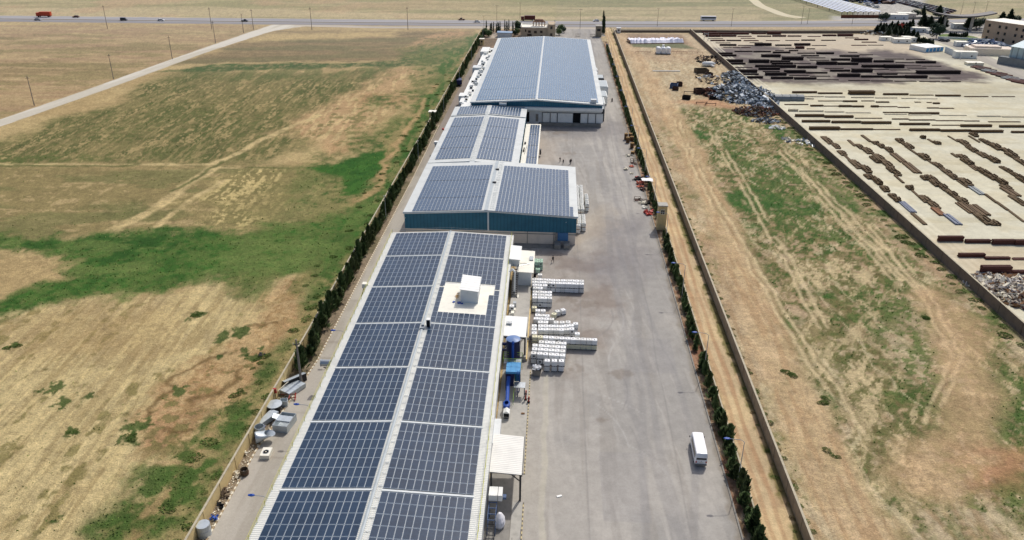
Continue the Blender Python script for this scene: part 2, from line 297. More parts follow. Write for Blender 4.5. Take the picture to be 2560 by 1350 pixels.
    for k, (u, v, r) in enumerate([(498, 786, 1.9), (180, 1078, 1.3), (36, 864, 2.0), (330, 1092, 2.2), (345, 1065, 2.6), (560, 840, 2.2), (600, 830, 2.4), (640, 890, 2.2), (606, 880, 1.6), (552, 893, 1.0), (450, 978, 1.6), (160, 1005, 1.6), (215, 1000, 1.4), (130, 970, 2.0), (136, 1296, 1.2), (660, 930, 2), (590, 1020, 2)]):
        x0, y0 = G(u, v); d = np.hypot((X-x0)/1.0, (Y-y0)/1.4)+(gr2-.5)*r*1.3+(gr1-.5)*r
        c = mixc(c, (70, 90, 40), (1-sstep(r*.45, r*.8, d))*.9)
    fr = sstep(-330, -120, X)
    c = mixc(c, (88, 110, 50), g1*fr*.85); c = mixc(c, (54, 96, 32), g1*fr*sstep(.38, .60, gtex)*.9); c = mixc(c, (38, 74, 24), g1*fr*sstep(.54, .70, gr1*.4+patch*.6)*.6); c = mixc(c, (112, 126, 66), g1*fr*sstep(.58, .70, fbm(X, Y, 7, 517, 5, .1, 2, 1))*.5)
    c = mixc(c, (98, 110, 56), lf*pxm(X, Y, [(551, 692), (740, 680), (790, 640), (880, 560), (900, 580), (800, 720), (745, 760), (700, 700), (640, 790), (590, 740)], 4, 4, 10)*.6*sstep(.3, .5, s1))
    c = mixc(c, (50, 100, 28), g2*.9); c = mixc(c, (40, 84, 24), g2*sstep(.45, .6, gtex)*.8); c = mixc(c, (186, 152, 108), lf*near_line(X, Y, GP([(895, 505), (940, 478), (955, 445), (962, 410), (985, 375), (1030, 310), (1068, 245)]), .9, .6, 1.4, 7)*.7)
    # ---- right field between the two walls
    rf = (right & (X < 98) & (far < .5)).astype(float)*sstep(536, 528, Y)
    al = math.pi/2; t1 = fbm(X, Y, 1.6, 81, 4, al+.03, 9, 1); t2 = fbm(X, Y, .9, 83, 3, al-.02, 12, 1); t3 = fbm(X, Y, 2.2, 521, 5, al-.55, 6, 1); t4 = fbm(X, Y, 1.4, 523, 4, al+.35, 7, 1); pa = fbm(X, Y, 15, 85, 6, al, 1.7, 1)
    c = mixc(c, (190, 169, 134), rf); c = mixc(c, (204, 184, 146), rf*sstep(.48, .62, t1)*.65); c = mixc(c, (166, 136, 98), rf*sstep(.54, .66, t2)*.55); c = mixc(c, (178, 144, 110), rf*sstep(.52, .7, big)*.5)
    c = mixc(c, (212, 192, 146), rf*pxm(X, Y, [(1950, 900), (2150, 880), (2400, 1000), (2480, 1200), (2350, 1350), (2150, 1350), (2030, 1120)], 6, 8)*.6*sstep(.3, .6, t3)); c = mixc(c, (176, 146, 106), rf*sstep(.58, .68, t4)*.5)
    oz = rf*pxm(X, Y, [(1675, 268), (1900, 276), (1970, 330), (2080, 450), (2220, 580), (2330, 720), (2260, 790), (2120, 870), (1960, 830), (1900, 700), (1820, 560), (1730, 400)], 7, 7, 22)
    oz2 = rf*pxm(X, Y, [(2330, 720), (2460, 820), (2700, 1000), (2700, 1350), (2500, 1350), (2440, 1100), (2300, 860)], 7, 8, 22); oz3 = rf*pxm(X, Y, [(1980, 860), (2150, 860), (2300, 930), (2380, 1080), (2400, 1350), (2180, 1350), (2080, 1120)], 7, 8)
    tex = gr1*.35+t3*.35+pa*.3
    for z_, k in ((oz, 1), (oz2, 1), (oz3, .92)): c = mixc(c, (138, 124, 80), z_*k*sstep(.26, .46, tex)*.85); c = mixc(c, (106, 106, 58), z_*k*sstep(.42, .52, gr1*.35+t1*.2+t4*.2+gr2*.25)*.85); c = mixc(c, (62, 92, 34), z_*k*k*sstep(.47, .55, pa*.4+gr1*.3+gr2*.3)*.92); c = mixc(c, (112, 98, 64), z_*sstep(.6, .7, gr2)*.5); c = mixc(c, (208, 184, 140), z_*sstep(.56, .63, t3*.5+t1*.3+gr2*.2)*.8)
    ck = fbm(X, Y, 5, 561, 5, al-.3, 3, 1); c = mixc(c, (112, 92, 60), rf*(1-sstep(.012, .04, np.abs(ck-.5)))*sstep(.45, .6, gr1)*.55*sstep(42, 50, X)); ck2 = fbm(X, Y, 8, 563, 5, al+.15, 4, 1); c = mixc(c, (216, 196, 154), rf*(1-sstep(.01, .035, np.abs(ck2-.5)))*.55*sstep(42, 50, X))
    c = mixc(c, (122, 116, 72), rf*sstep(.56, .66, tex*.7+gr2*.3)*.6*sstep(330, 300, Y))
    for k, px in enumerate([[(1690, 330), (1760, 322), (1790, 345), (1720, 350)], [(1790, 492), (1880, 470), (2000, 490), (2060, 520), (1990, 540), (1870, 530)], [(1790, 500), (1825, 515), (1825, 545), (1795, 545)], [(1800, 520), (1825, 525), (1828, 552), (1808, 552)], [(1865, 565), (1920, 555), (1910, 575), (1870, 575)], [(1862, 590), (1885, 600), (1885, 615), (1868, 610)],
            [(1950, 905), (1990, 935), (1995, 965), (1960, 950)], [(2035, 965), (2075, 965), (2085, 1025), (2050, 1015)], [(2300, 770), (2340, 790), (2345, 825), (2310, 800)], [(2010, 730), (2060, 720), (2100, 740), (2040, 750)], [(1950, 780), (2010, 790), (2000, 820), (1960, 810)], [(1910, 310), (1985, 325), (2010, 350), (1940, 345)], [(1720, 410), (1745, 412), (1742, 430), (1725, 428)], [(1745, 450), (1790, 447), (1780, 462), (1750, 462)], [(2060, 1125), (2090, 1125), (2090, 1150), (2065, 1148)], [(2450, 930), (2500, 940), (2520, 980), (2460, 970)], [(2500, 1000), (2560, 1030), (2560, 1090), (2500, 1050)], [(2040, 475), (2110, 480), (2160, 530), (2090, 545)]]):
        c = mixc(c, (58, 94, 34), rf*pxm(X, Y, px, 1.1, 2.2, 5, 90+k)*(.35+.6*sstep(.38, .55, gtex)))
    sp = sstep(.60, .67, gr2*.4+fbm(X, Y, 4, 571, 4)*.35+pa*.25)*sstep(52, 66, X)*sstep(330, 290, Y); c = mixc(c, (92, 108, 52), rf*sp*.8)
    wg = rf*sstep(82, 91, X+(wallx(Y)*-1+88)+(fbm(X, Y, 6, 101, 5)-.5)*12)*sstep(312, 290, Y)
    c = mixc(c, (104, 110, 58), wg*.85*sstep(.25, .45, gr1)); c = mixc(c, (58, 94, 34), wg*sstep(.42, .56, fbm(X, Y, 9, 103, 5)*.6+gr1*.4)*.9)
    c = mixc(c, (128, 112, 82), rf*sstep(38.9, 37.2, X+(gr1-.5)*2.2)*.75)
    trk = near_line(X, Y, GP([(1560, 85), (1600, 160), (1690, 300), (1790, 520), (1900, 800), (2060, 1150), (2180, 1350)]), 4.2, 1.6, 1.4, 15)
    c = mixc(c, (204, 172, 130), rf*trk*.7); c = mixc(c, (178, 144, 104), rf*trk*sstep(.52, .66, t2)*.6)
    for tr in ([(1700, 260), (1740, 240), (1770, 200), (1790, 180)], [(1690, 300), (1740, 420), (1820, 560), (2000, 860), (2150, 1080)], [(1900, 320), (2010, 430), (2180, 600), (2330, 760), (2390, 900), (2330, 1060)], [(1960, 380), (2060, 500), (2240, 700)], [(1780, 330), (1880, 500), (1960, 640), (2060, 820)], [(2180, 560), (2280, 690), (2330, 760)]):
        for off in (-1.0, 1.0): c = mixc(c, (214, 190, 146), rf*near_line(X, Y, [(x+off, y) for x, y in GP(tr)], .42, .3, .7, 7)*.7*sstep(.3, .5, t1+.1)); c = mixc(c, (132, 112, 78), rf*near_line(X, Y, [(x+off+.75, y) for x, y in GP(tr)], .22, .22, .7, 7)*.5*sstep(.35, .55, t4+.1))
    ch = rf*near_line(X, Y, GP([(2330, 740), (2390, 830), (2440, 950), (2390, 1080), (2300, 1200)]), 5, 3, 3, 15); c = mixc(c, (206, 168, 126), ch*.6)
    red = rf*pxm(X, Y, [(1690, 255), (1780, 245), (1870, 272), (1930, 300), (1830, 270), (1760, 262)], 4, 3); c = mixc(c, (188, 138, 100), red*.8); c = mixc(c, (196, 140, 104), rf*pxm(X, Y, [(2440, 1150), (2600, 1130), (2600, 1260), (2480, 1250)], 5, 5)*.7)
    c = mixc(c, (148, 118, 92), rf*pxm(X, Y, [(1567, 84), (1705, 84), (1722, 110), (1572, 110)], 1.5)*.9)
    c = mixc(c, (84, 96, 56), rf*pxm(X, Y, [(1574, 109), (1706, 109), (1742, 122), (1580, 117)], 1.5, 1)*.9)
    c = mixc(c, (200, 176, 140), rf*pxm(X, Y, [(1700, 84), (1728, 80), (1850, 178), (1835, 192), (1780, 150)], 2, 1)*.8)
    # ---- verge in front of the highway and the gardens by the gate
    vg = pxm(X, Y, [(1540, 72), (1900, 74), (2190, 74), (2190, 82), (1740, 82), (1540, 80)], 2); c = mixc(c, (98, 92, 70), vg*.9)
    gd = ((X > -47) & (X < 19) & (Y > 455) & (Y < 540)).astype(float); c = mixc(c, (140, 112, 90), gd); c = mixc(c, (104, 84, 64), gd*sstep(.45, .65, mid)*.8)
    c = mixc(c, (190, 172, 156), gd*pxm(X, Y, [(1218, 96), (1235, 82), (1275, 80), (1270, 96)], 1.5))
    # strip between the field wall and the lane, both sides
    ps = ((X > -48.4) & (X < -38)).astype(float)*sstep(455, 450, Y); c = mixc(c, (150, 132, 112), ps); c = mixc(c, (112, 104, 76), ps*sstep(.5, .7, fine)*.7)
    # ---- paved lots beyond the highway on the right
    for px in ([(2215, -30), (2345, -40), (2290, 30), (2372, 48), (2240, 62), (2120, 52), (2150, 20)], [(2080, 40), (2250, 46), (2260, 62), (2080, 62)]):
        c = mixc(c, (186, 180, 170), pxm(X, Y, px, 4))
    c = mixc(c, (150, 146, 140), pxm(X, Y, [(2190, 80), (2300, 60), (2560, 58), (2700, 58), (2700, 110), (2450, 100), (2330, 96)], 3)); c = mixc(c, (196, 188, 174), pxm(X, Y, [(2330, 92), (2360, 76), (2455, 78), (2450, 100), (2360, 100)], 2))
    # faint speckle everywhere so no part stays flat
    k = 1+(tiny-.5)*.26+(fine-.5)*.14+(gr2-.5)*.22+(np.random.RandomState(1).rand(n)-.5)*.10
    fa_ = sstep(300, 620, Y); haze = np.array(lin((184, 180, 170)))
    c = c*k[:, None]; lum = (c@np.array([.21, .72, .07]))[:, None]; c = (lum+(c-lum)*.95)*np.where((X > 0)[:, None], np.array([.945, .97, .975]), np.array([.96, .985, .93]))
    return c*(1-.2*fa_[:, None])+haze*(.2*fa_[:, None])  # aerial haze mixed into the ground colour with distance
def land_grid():
    ys = np.concatenate([[-120, -20, 20], rows(38, 900, 760), [960, 1050, 1200, 1500, 2000, 3000, 5000, 9000, 20000]])
    s = np.concatenate([[-8, -4, -2.2, -1.5, -1.2], np.linspace(-1.08, 1.08, 900), [1.2, 1.5, 2.2, 4, 8]])
    w = .66*(.902*np.maximum(ys, 38)+35.4)
    return -.052*ys[:, None]+w[:, None]*s[None], np.repeat(ys[:, None], len(s), 1)
Xg, Yg = land_grid()
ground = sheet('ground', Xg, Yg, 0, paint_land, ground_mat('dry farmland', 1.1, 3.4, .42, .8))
def scatter_grass():
    me = ground.data; n = len(me.vertices); co = np.empty(n*3, np.float32); me.vertices.foreach_get('co', co); co = co.reshape(-1, 3); t = np.empty(n*4, np.float32); me.attributes['Tint'].data.foreach_get('color', t); t = t.reshape(-1, 4)
    R = np.random.RandomState(5); g = np.clip((t[:, 1]/(t[:, 0]+1e-4)-.78)*3, 0, 1); x, y = co[:, 0], co[:, 1]
    ok = (y > 66) & (y < 360) & ((x < -49) | ((x > 37.6) & (x < wallx(y)-.6))) & (np.abs(x) < 175)
    p = np.where(ok, g*(300/np.maximum(y, 80))**.3, 0); idx = np.where(R.rand(n) < p*.10)[0]; m = len(idx)
    sz = R.uniform(.10, .26, m)*(1+y[idx]/300); an = R.uniform(0, 6.28, m); b = co[idx].copy(); b[:, :2] += R.uniform(-.2, .2, (m, 2))
    d = np.stack([np.cos(an)*sz*.6, np.sin(an)*sz*.6, np.zeros(m)], 1); up = np.stack([R.uniform(-.5, .5, m)*sz, R.uniform(-.5, .5, m)*sz, sz*R.uniform(.4, .9, m)], 1)
    V = np.stack([b-d, b+d, b+up], 1).reshape(-1, 3).astype(np.float32)
    gm = bpy.data.meshes.new('grass'); gm.vertices.add(3*m); gm.vertices.foreach_set('co', V.ravel()); gm.loops.add(3*m); gm.loops.foreach_set('vertex_index', np.arange(3*m, dtype=np.int32)); gm.polygons.add(m); gm.polygons.foreach_set('loop_start', np.arange(m, dtype=np.int32)*3); gm.polygons.foreach_set('loop_total', np.full(m, 3, np.int32)); gm.update(calc_edges=True)
    gm.materials.append(mat('field grass', (112, 134, 62), .9, .25, .8, dark=lin((76, 100, 42)))); return tag(link('grass', gm), 'tufts of green grass growing through the fields on both sides', 'grass', None, 'stuff')
def strip_grid(y0, y1, n, f0, f1, k, p=.4):
    ys = rows(y0, y1, n, p); t = np.linspace(0, 1, k); a = np.array([f0(y) for y in ys]); b = np.array([f1(y) for y in ys])
    return a[:, None]*(1-t)+b[:, None]*t, np.repeat(ys[:, None], k, 1)
scatter_grass()
# asphalt yard of the works
def paint_yard(X, Y):
    n = len(X); c = np.tile(np.array(lin((157, 153, 146))), (n, 1))
    big = fbm(X, Y, 24, 201, 5); mid = fbm(X, Y, 7, 202, 5); st = fbm(X, Y, 2.2, 203, 4, math.pi/2, 14, 1); st2 = fbm(X, Y, 1., 205, 3, math.pi/2+.12, 12, 1)
    c = mixc(c, (176, 170, 160), sstep(.45, .75, big)*.6); c = mixc(c, (146, 140, 131), sstep(.5, .75, st)*.45); c = mixc(c, (182, 176, 166), sstep(.58, .76, st2)*.35)
    c = mixc(c, (138, 127, 117), pxm(X, Y, [(1330, 630), (1480, 640), (1530, 720), (1500, 860), (1400, 960), (1330, 900)], 4, 5, 12)*(.4+.5*sstep(.4, .65, mid)))
    c = mixc(c, (120, 116, 118), pxm(X, Y, [(1480, 560), (1600, 540), (1625, 640), (1570, 720), (1480, 690)], 7, 6, 16)*.55)
    c = mixc(c, (124, 119, 117), pxm(X, Y, [(1360, 300), (1570, 300), (1580, 350), (1360, 345)], 6, 5)*.5)
    c = mixc(c, (178, 166, 150), pxm(X, Y, [(1340, 350), (1420, 345), (1400, 400), (1345, 420)], 5, 5)*.4)
    c = mixc(c, (174, 160, 140), pxm(X, Y, [(1440, 560), (1540, 520), (1540, 600), (1400, 640), (1440, 600)], 5, 4)*.5)
    for k, (u, v, r) in enumerate([(1400, 700, 2.2), (1425, 745, 2), (1450, 925, 1.7), (1420, 905, 1.5), (1425, 385, 2.5), (1395, 330, 3), (1500, 1050, 1.1), (1560, 935, 1.4), (1465, 760, 1.6)]):
        x0, y0 = G(u, v); d = np.hypot((X-x0)/1.6, Y-y0)+(fbm(X, Y, 2, 220+k, 3)-.5)*r*1.6
        c = mixc(c, (128, 116, 103), (1-sstep(r*.4, r, d))*.5)
    for k, (x0, y0, r, w, a0, a1) in enumerate([(1, 150, 13, .10, -1.2, .9), (1, 149, 15.2, .10, -1.0, .7), (-6, 104, 20, .08, -.2, 1.1), (-6, 104, 21.7, .08, -.1, 1.0), (4, 92, 17, .08, .2, 1.5), (14, 250, 10, .12, 0, 2), (-2, 96, 25, .08, .5, 1.2), (-2, 96, 26.8, .08, .5, 1.3), (12, 185, 11, .1, 1, 2.6), (0, 122, 15, .08, -.9, .5), (34, 130, 20, .1, 2.3, 3.4), (34, 130, 22, .1, 2.3, 3.3)]):
        d = np.abs(np.hypot(X-x0, Y-y0)-r); an = np.arctan2(Y-y0, X-x0); an = np.where(an < -1.5, an+6.283, an)
        c = mixc(c, (182, 178, 171) if k % 3 else (134, 130, 127), (1-sstep(w, w*2.6, d))*.42*sstep(a0, a0+.3, an)*(1-sstep(a1-.3, a1, an))*sstep(.3, .6, fbm(X, Y, 6, 240+k, 3)))
    ln = (1-sstep(.35, .6, np.abs(X-.1-(fbm(X, Y, 4, 251, 3)-.5)*.7)))*(Y < 126); c = mixc(c, (186, 180, 162), ln*.7)
    c = mixc(c, (172, 166, 155), sstep(1.2, -1.2, X)*(Y < 124)*.6)
    c = mixc(c, (130, 120, 104), sstep(27.2, 28.3, X+(fbm(X, Y, 3, 260, 3)-.5)*1.4)*.6)
    tr = sum((1-sstep(.35, .9, np.abs(X-x-(fbm(X, Y, 40, 270+i, 2)-.5)*5))) for i, x in enumerate((15.5, 17.4, 20.6, 22.5)))
    c = mixc(c, (128, 126, 126), np.clip(tr, 0, 1)*.28)
    # repair patches and long joints
    for k, (x0, x1, y0, y1) in enumerate([(9, 16, 88, 104), (17, 25, 128, 141), (11, 14.5, 170, 181), (18, 22, 214, 226)]):
        m = ((X > x0) & (X < x1) & (Y > y0) & (Y < y1)).astype(float); c = mixc(c, (140, 138, 138), m*.25)
    for x in (7.2, 21.5): c = mixc(c, (128, 125, 122), (1-sstep(.05, .2, np.abs(X-x-(fbm(X, Y, 30, 280, 2)-.5)*1.2)))*.35)
    return c*(1+(fbm(X, Y, 1.2, 207, 3)-.5)*.16)[:, None]
sheet('asphalt_yard', *strip_grid(40, 566, 620, lambda y: -8.2, lambda y: 28.3 if y < 520 else 31, 240), .012, paint_yard, ground_mat('worn asphalt', 2.2, 7, .12, .12, .85))
# concrete lane on the left of the halls
def paint_lane(X, Y):
    n = len(X); c = np.tile(np.array(lin((178, 171, 158))), (n, 1)); st = fbm(X, Y, 2, 301, 4, math.pi/2, 10, 1); mid = fbm(X, Y, 8, 302, 5)
    c = mixc(c, (158, 150, 136), sstep(.5, .75, st)*.5); c = mixc(c, (190, 184, 170), sstep(.5, .75, mid)*.5); c = mixc(c, (128, 116, 108), sstep(200, 330, Y)*.75)
    c = mixc(c, (120, 110, 98), (1-sstep(.03, .12, np.abs((Y % 6)-3)))*.35)
    return c
sheet('service_lane', *strip_grid(50, 470, 380, lambda y: -46.6 if y < 100 else (-46.6+(y-100)*.085 if y < 128 else -44.2), lambda y: -37.4, 40), .012, paint_lane, ground_mat('lane concrete', 2.0, 6, .12, .1))
# dirt track between the hedge wall and the block wall
def paint_track(X, Y):
    n = len(X); c = np.tile(np.array(lin((194, 172, 136))), (n, 1)); st = fbm(X, Y, 1.1, 311, 4, math.pi/2, 16, 1); mid = fbm(X, Y, 9, 312, 5); fi = fbm(X, Y, 1.4, 313, 3)
    c = mixc(c, (172, 142, 108), sstep(.5, .72, st)*.6); c = mixc(c, (214, 190, 146), sstep(.5, .75, mid)*.6)
    c = mixc(c, (182, 136, 102), sstep(.5, .72, fbm(X, Y, 20, 315, 4, math.pi/2, 3, 1))*sstep(170, 100, Y)*.6)
    for x in (32.6, 34.3): c = mixc(c, (170, 132, 98), (1-sstep(.2, .5, np.abs(X-x-(fbm(X, Y, 16, 316, 3)-.5)*.8)))*.5)
    gm = sstep(35.3, 35.9, X+(fi-.5)*1.0); c = mixc(c, (112, 106, 62), gm*.9*sstep(.3, .5, fbm(X, Y, 5, 317, 3))); c = mixc(c, (92, 84, 56), gm*sstep(36.3, 36.8, X)*.8)
    c = mixc(c, (120, 104, 78), sstep(31.9, 31.3, X+(fi-.5)*.9)*.6)
    return c*(1+(fi-.5)*.2)[:, None]
sheet('dirt_track', *strip_grid(45, 560, 560, lambda y: 31.1, lambda y: 36.95, 44), .012, paint_track, ground_mat('track earth', 1.4, 4, .22, .4))
# planting strip behind the yard kerb
def paint_bed(X, Y):
    n = len(X); c = np.tile(np.array(lin((146, 120, 94))), (n, 1)); fi = fbm(X, Y, 1.2, 321, 4)
    c = mixc(c, (186, 166, 138), sstep(.55, .7, fi)*.7); c = mixc(c, (92, 76, 58), sstep(.5, .25, fi)*.8); c = mixc(c, (150, 104, 80), sstep(.55, .75, fbm(X, Y, 12, 322, 4))*.6)
    return c
sheet('planting_strip', *strip_grid(45, 500, 420, lambda y: 28.5, lambda y: 30.95, 16), .09, paint_bed, ground_mat('bed soil', 2, 6, .3, .5))
# storage yard of the neighbour
def paint_store(X, Y):
    n = len(X); c = np.tile(np.array(lin((204, 198, 178))), (n, 1)); big = fbm(X, Y, 40, 331, 5); sw = fbm(X, Y, 5, 333, 5, math.radians(6), 6, 1); mid = fbm(X, Y, 9, 334, 4)
    c = mixc(c, (190, 180, 152), sstep(.5, .75, sw)*.5); c = mixc(c, (214, 206, 182), sstep(.5, .7, big)*.5); c = mixc(c, (196, 182, 150), sstep(.5, .7, mid)*.35)
    c = mixc(c, (190, 172, 150), pxm(X, Y, [(1690, 60), (2200, 70), (2330, 130), (2330, 140), (1770, 128)], 6, 5)*.75)
    dk = pxm(X, Y, [(1772, 124), (1900, 118), (2240, 126), (2330, 146), (2480, 192), (2430, 208), (2300, 206), (1890, 203), (1850, 180)], 6, 9, 26)
    c = mixc(c, (100, 88, 86), dk*(.75+.25*sstep(.3, .6, mid))); c = mixc(c, (78, 68, 68), dk*sstep(.5, .7, sw)*.6)
    c = mixc(c, (150, 144, 136), pxm(X, Y, [(2330, 140), (2440, 160), (2560, 205), (2700, 260), (2700, 230), (2460, 150), (2350, 128)], 6, 5)*.6)
    c = mixc(c, (168, 160, 138), pxm(X, Y, [(1960, 210), (2560, 212), (2560, 250), (1985, 226)], 8, 6)*.4)
    tx = wallx(Y)
    for o in (2.5, 4.4, 7, 8.8): c = mixc(c, (222, 214, 192), (1-sstep(.3, .8, np.abs(X-tx-o-(fbm(X, Y, 30, 340, 2)-.5)*2)))*.5)
    c = mixc(c, (150, 140, 108), (1-sstep(.2, 1.2, X-tx))*.35)
    c = mixc(c, (186, 156, 126), pxm(X, Y, [(2300, 600), (2600, 620), (2600, 720), (2420, 720)], 8, 6)*.3)
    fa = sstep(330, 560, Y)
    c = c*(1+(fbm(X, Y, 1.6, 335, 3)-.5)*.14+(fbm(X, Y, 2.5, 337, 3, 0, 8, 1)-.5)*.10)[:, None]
    c = c*np.array([.985, 1, .965]); return c*(1-.12*fa[:, None])+np.array(lin((180, 178, 174)))*(.12*fa[:, None])  # far end of the yard tinted toward a painted haze grey
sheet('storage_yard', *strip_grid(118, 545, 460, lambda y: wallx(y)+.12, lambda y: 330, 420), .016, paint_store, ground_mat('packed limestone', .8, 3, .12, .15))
# roads
def ribbon(name, pts, widths, z, rgb, rgb2, seed, n=420, k=22, edge=None, extra=None):
    P = [np.array(p) for p in pts]; seg = [np.linalg.norm(b-a) for a, b in zip(P, P[1:])]; T = np.concatenate([[0], np.cumsum(seg)]); t = np.linspace(0, T[-1], n)
    x = np.interp(t, T, [p[0] for p in P]); y = np.interp(t, T, [p[1] for p in P]); w = np.interp(t, T, widths)
    ker = np.ones(21)/21; xs = np.convolve(np.pad(x, 10, 'edge'), ker, 'valid'); ys = np.convolve(np.pad(y, 10, 'edge'), ker, 'valid')
    dx, dy = np.gradient(xs), np.gradient(ys); l = np.hypot(dx, dy); s = np.linspace(-.5, .5, k)
    X = xs[:, None]-(dy/l*w)[:, None]*s; Y = ys[:, None]+(dx/l*w)[:, None]*s
    S = np.repeat(s[None], n, 0).ravel()
    def paint(a, b):
        c = np.tile(np.array(lin(rgb)), (len(a), 1)); c = mixc(c, rgb2, sstep(.45, .7, fbm(a, b, 6, seed, 4, math.atan2(dy[n//2], dx[n//2]), 10, 1))*.7)
        if edge: c = mixc(c, edge, sstep(.38, .5, np.abs(S)+(fbm(a, b, 5, seed+5, 3)-.5)*.12)*.8)
        if extra: c = extra(c, S, a, b)
        return c
    return sheet(name, X[:, ::-1], Y[:, ::-1], z, paint, ground_mat(name+' surface', .8, 3, .12, .1))
ribbon('gravel_road', [(-250, 60), (-232, 180), (-214.2, 289), (-207.5, 349), (-199.9, 442), (-190, 520), (-178, 552)], [7.5, 8, 8.3, 8.6, 9, 13, 30], .02, (206, 200, 186), (186, 178, 160), 401, edge=(176, 160, 130))
HW = [(-1100, 480), (-700, 522), (-400, 552.5), (-190, 560), (30, 571), (170, 588), (340, 618), (700, 690), (1200, 800)]
def lanes(c, S, a, b):
    md = 1-sstep(.035, .06, np.abs(S-.06)); c = mixc(c, (118, 108, 88), md*.9)
    for s in (-.30, -.12, .19, .36): c = mixc(c, (214, 212, 206), (1-sstep(.006, .014, np.abs(S-s)))*.45)
    return mixc(c, (120, 118, 120), sstep(.02, .3, S)*.5)
ribbon('highway', HW, [30]*9, .03, (160, 158, 158), (146, 145, 147), 411, n=900, k=70, edge=(196, 178, 146), extra=lanes)
ribbon('slip_road', [(-178, 545), (-120, 541), (-60, 547), (-10, 552), (28, 556)], [9, 8, 9, 12, 14], .024, (190, 180, 164), (172, 164, 150), 421)
ribbon('field_track', [G(2010, 46), G(1960, 38), G(1900, 14), G(1870, -12)], [12, 9, 8, 8], .02, (206, 196, 168), (190, 176, 144), 431, n=160)
ribbon('access_road', [G(2330, 78), G(2340, 98), G(2400, 118), G(2470, 150), G(2600, 205)], [14, 9, 9, 10, 12], .04, (176, 170, 158), (160, 154, 144), 441, n=200)
# ------------------------------------------------------------------ materials of the works
ROOFW = ribbed('white ribbed roof', (222, 222, 214), 'Y', .36, .45, .07, depth=.05, dirt=.22)
ROOFP = mat('pale roof sheet', (206, 209, 205), .5, .08, .25)
ROOFS = mat('roof trim', (214, 218, 216), .4, .06, .6)
CAP = mat('ridge cap metal', (176, 184, 186), .4, .08, .8)
TEAL = ribbed('teal cladding', (46, 106, 128), 'X', .9, .5, .10, depth=.03, dirt=.22)
BEIGE = mat('beige render', (226, 211, 194), .85, .06, .5)
LGREY = mat('light grey cladding', (214, 217, 216), .6, .07, .5)
WHITE = mat('white sheet', (236, 236, 230), .5, .05, .6)
CREAM = mat('cream sheet', (238, 234, 218), .6, .06, .6)
DGREY = mat('dark grey steel', (62, 62, 64), .6, .15, 2)
BLACK = mat('dark opening', (20, 22, 24), .9, .2, 2)
CONC = mat('concrete', (176, 172, 162), .9, .1, .8, bump=.1)
CONCD = mat('stained concrete', (142, 138, 130), .9, .14, .8, bump=.1)
YEL = mat('yellow rail paint', (206, 204, 84), .6, .1, 2)
LIME = mat('lime rail paint', (150, 186, 70), .6, .1, 2)
BLUE = mat('deep blue paint', (18, 30, 78), .45, .12, .8)
MBLUE = mat('bright blue paint', (32, 78, 164), .45, .1, .8)
CYAN = mat('light blue paint', (76, 150, 200), .5, .1, 1)
GALV = mat('galvanised sheet', (170, 176, 180), .35, .12, 1.5, metal=.6)
STEELB = mat('blue grey steel', (70, 92, 128), .5, .12, 2)
ORANGE = mat('orange plastic', (206, 112, 84), .5, .1, 2)
RED = mat('red paint', (178, 62, 50), .5, .1, 2)
RUST = mat('rusty steel', (112, 66, 46), .85, .25, 1.2)
RUSTD = mat('dark rusty steel', (72, 50, 42), .85, .25, 1.2)
RUSTB = mat('brown steel', (92, 78, 62), .85, .22, 1.2)
WOOD = mat('pallet wood', (196, 160, 108), .9, .15, 3)
WOODD = mat('weathered wood', (128, 96, 66), .9, .2, 3)
GLASSD = mat('dark window glass', (28, 34, 40), .15, .1, 1, spec=.5)
RUBBER = mat('tyre rubber', (28, 28, 28), .9, .1, 3)
def glass_mat(name, c0, c1, c2, ro, sp_):
    m = bpy.data.materials.new(name); m.use_nodes = True; nt = m.node_tree; N = nt.nodes; L = nt.links; b = N['Principled BSDF']
    b.inputs['Roughness'].default_value = ro; b.inputs['Specular IOR Level'].default_value = sp_
    uv = N.new('ShaderNodeUVMap'); sp = N.new('ShaderNodeSeparateXYZ'); L.new(uv.outputs[0], sp.inputs[0])
    def lines(k, ax, w):
        mu = N.new('ShaderNodeMath'); mu.operation = 'MULTIPLY'; mu.inputs[1].default_value = k; L.new(sp.outputs[ax], mu.inputs[0])
        fr = N.new('ShaderNodeMath'); fr.operation = 'FRACT'; L.new(mu.outputs[0], fr.inputs[0])
        lt = N.new('ShaderNodeMath'); lt.operation = 'LESS_THAN'; lt.inputs[1].default_value = w; L.new(fr.outputs[0], lt.inputs[0]); return lt
    a = lines(6, 0, .22); c = lines(2, 1, .03)
    mx = N.new('ShaderNodeMath'); mx.operation = 'MAXIMUM'; L.new(a.outputs[0], mx.inputs[0]); L.new(c.outputs[0], mx.inputs[1])
    tc = N.new('ShaderNodeNewGeometry'); n = N.new('ShaderNodeTexNoise'); n.inputs['Scale'].default_value = .22; n.inputs['Detail'].default_value = 7; n.inputs['Roughness'].default_value = .7; L.new(tc.outputs['Position'], n.inputs[0])
    r = N.new('ShaderNodeValToRGB'); L.new(n.outputs['Fac'], r.inputs[0]); r.color_ramp.elements[0].position = .3; r.color_ramp.elements[1].position = .7
    r.color_ramp.elements[0].color = (*lin(c0), 1); r.color_ramp.elements[1].color = (*lin(c1), 1)
    q = N.new('ShaderNodeMix'); q.data_type = 'RGBA'; L.new(mx.outputs[0], q.inputs['Factor']); L.new(r.outputs[0], q.inputs['A']); q.inputs['B'].default_value = (*lin(c2), 1)
    L.new(q.outputs['Result'], b.inputs['Base Color']); return m
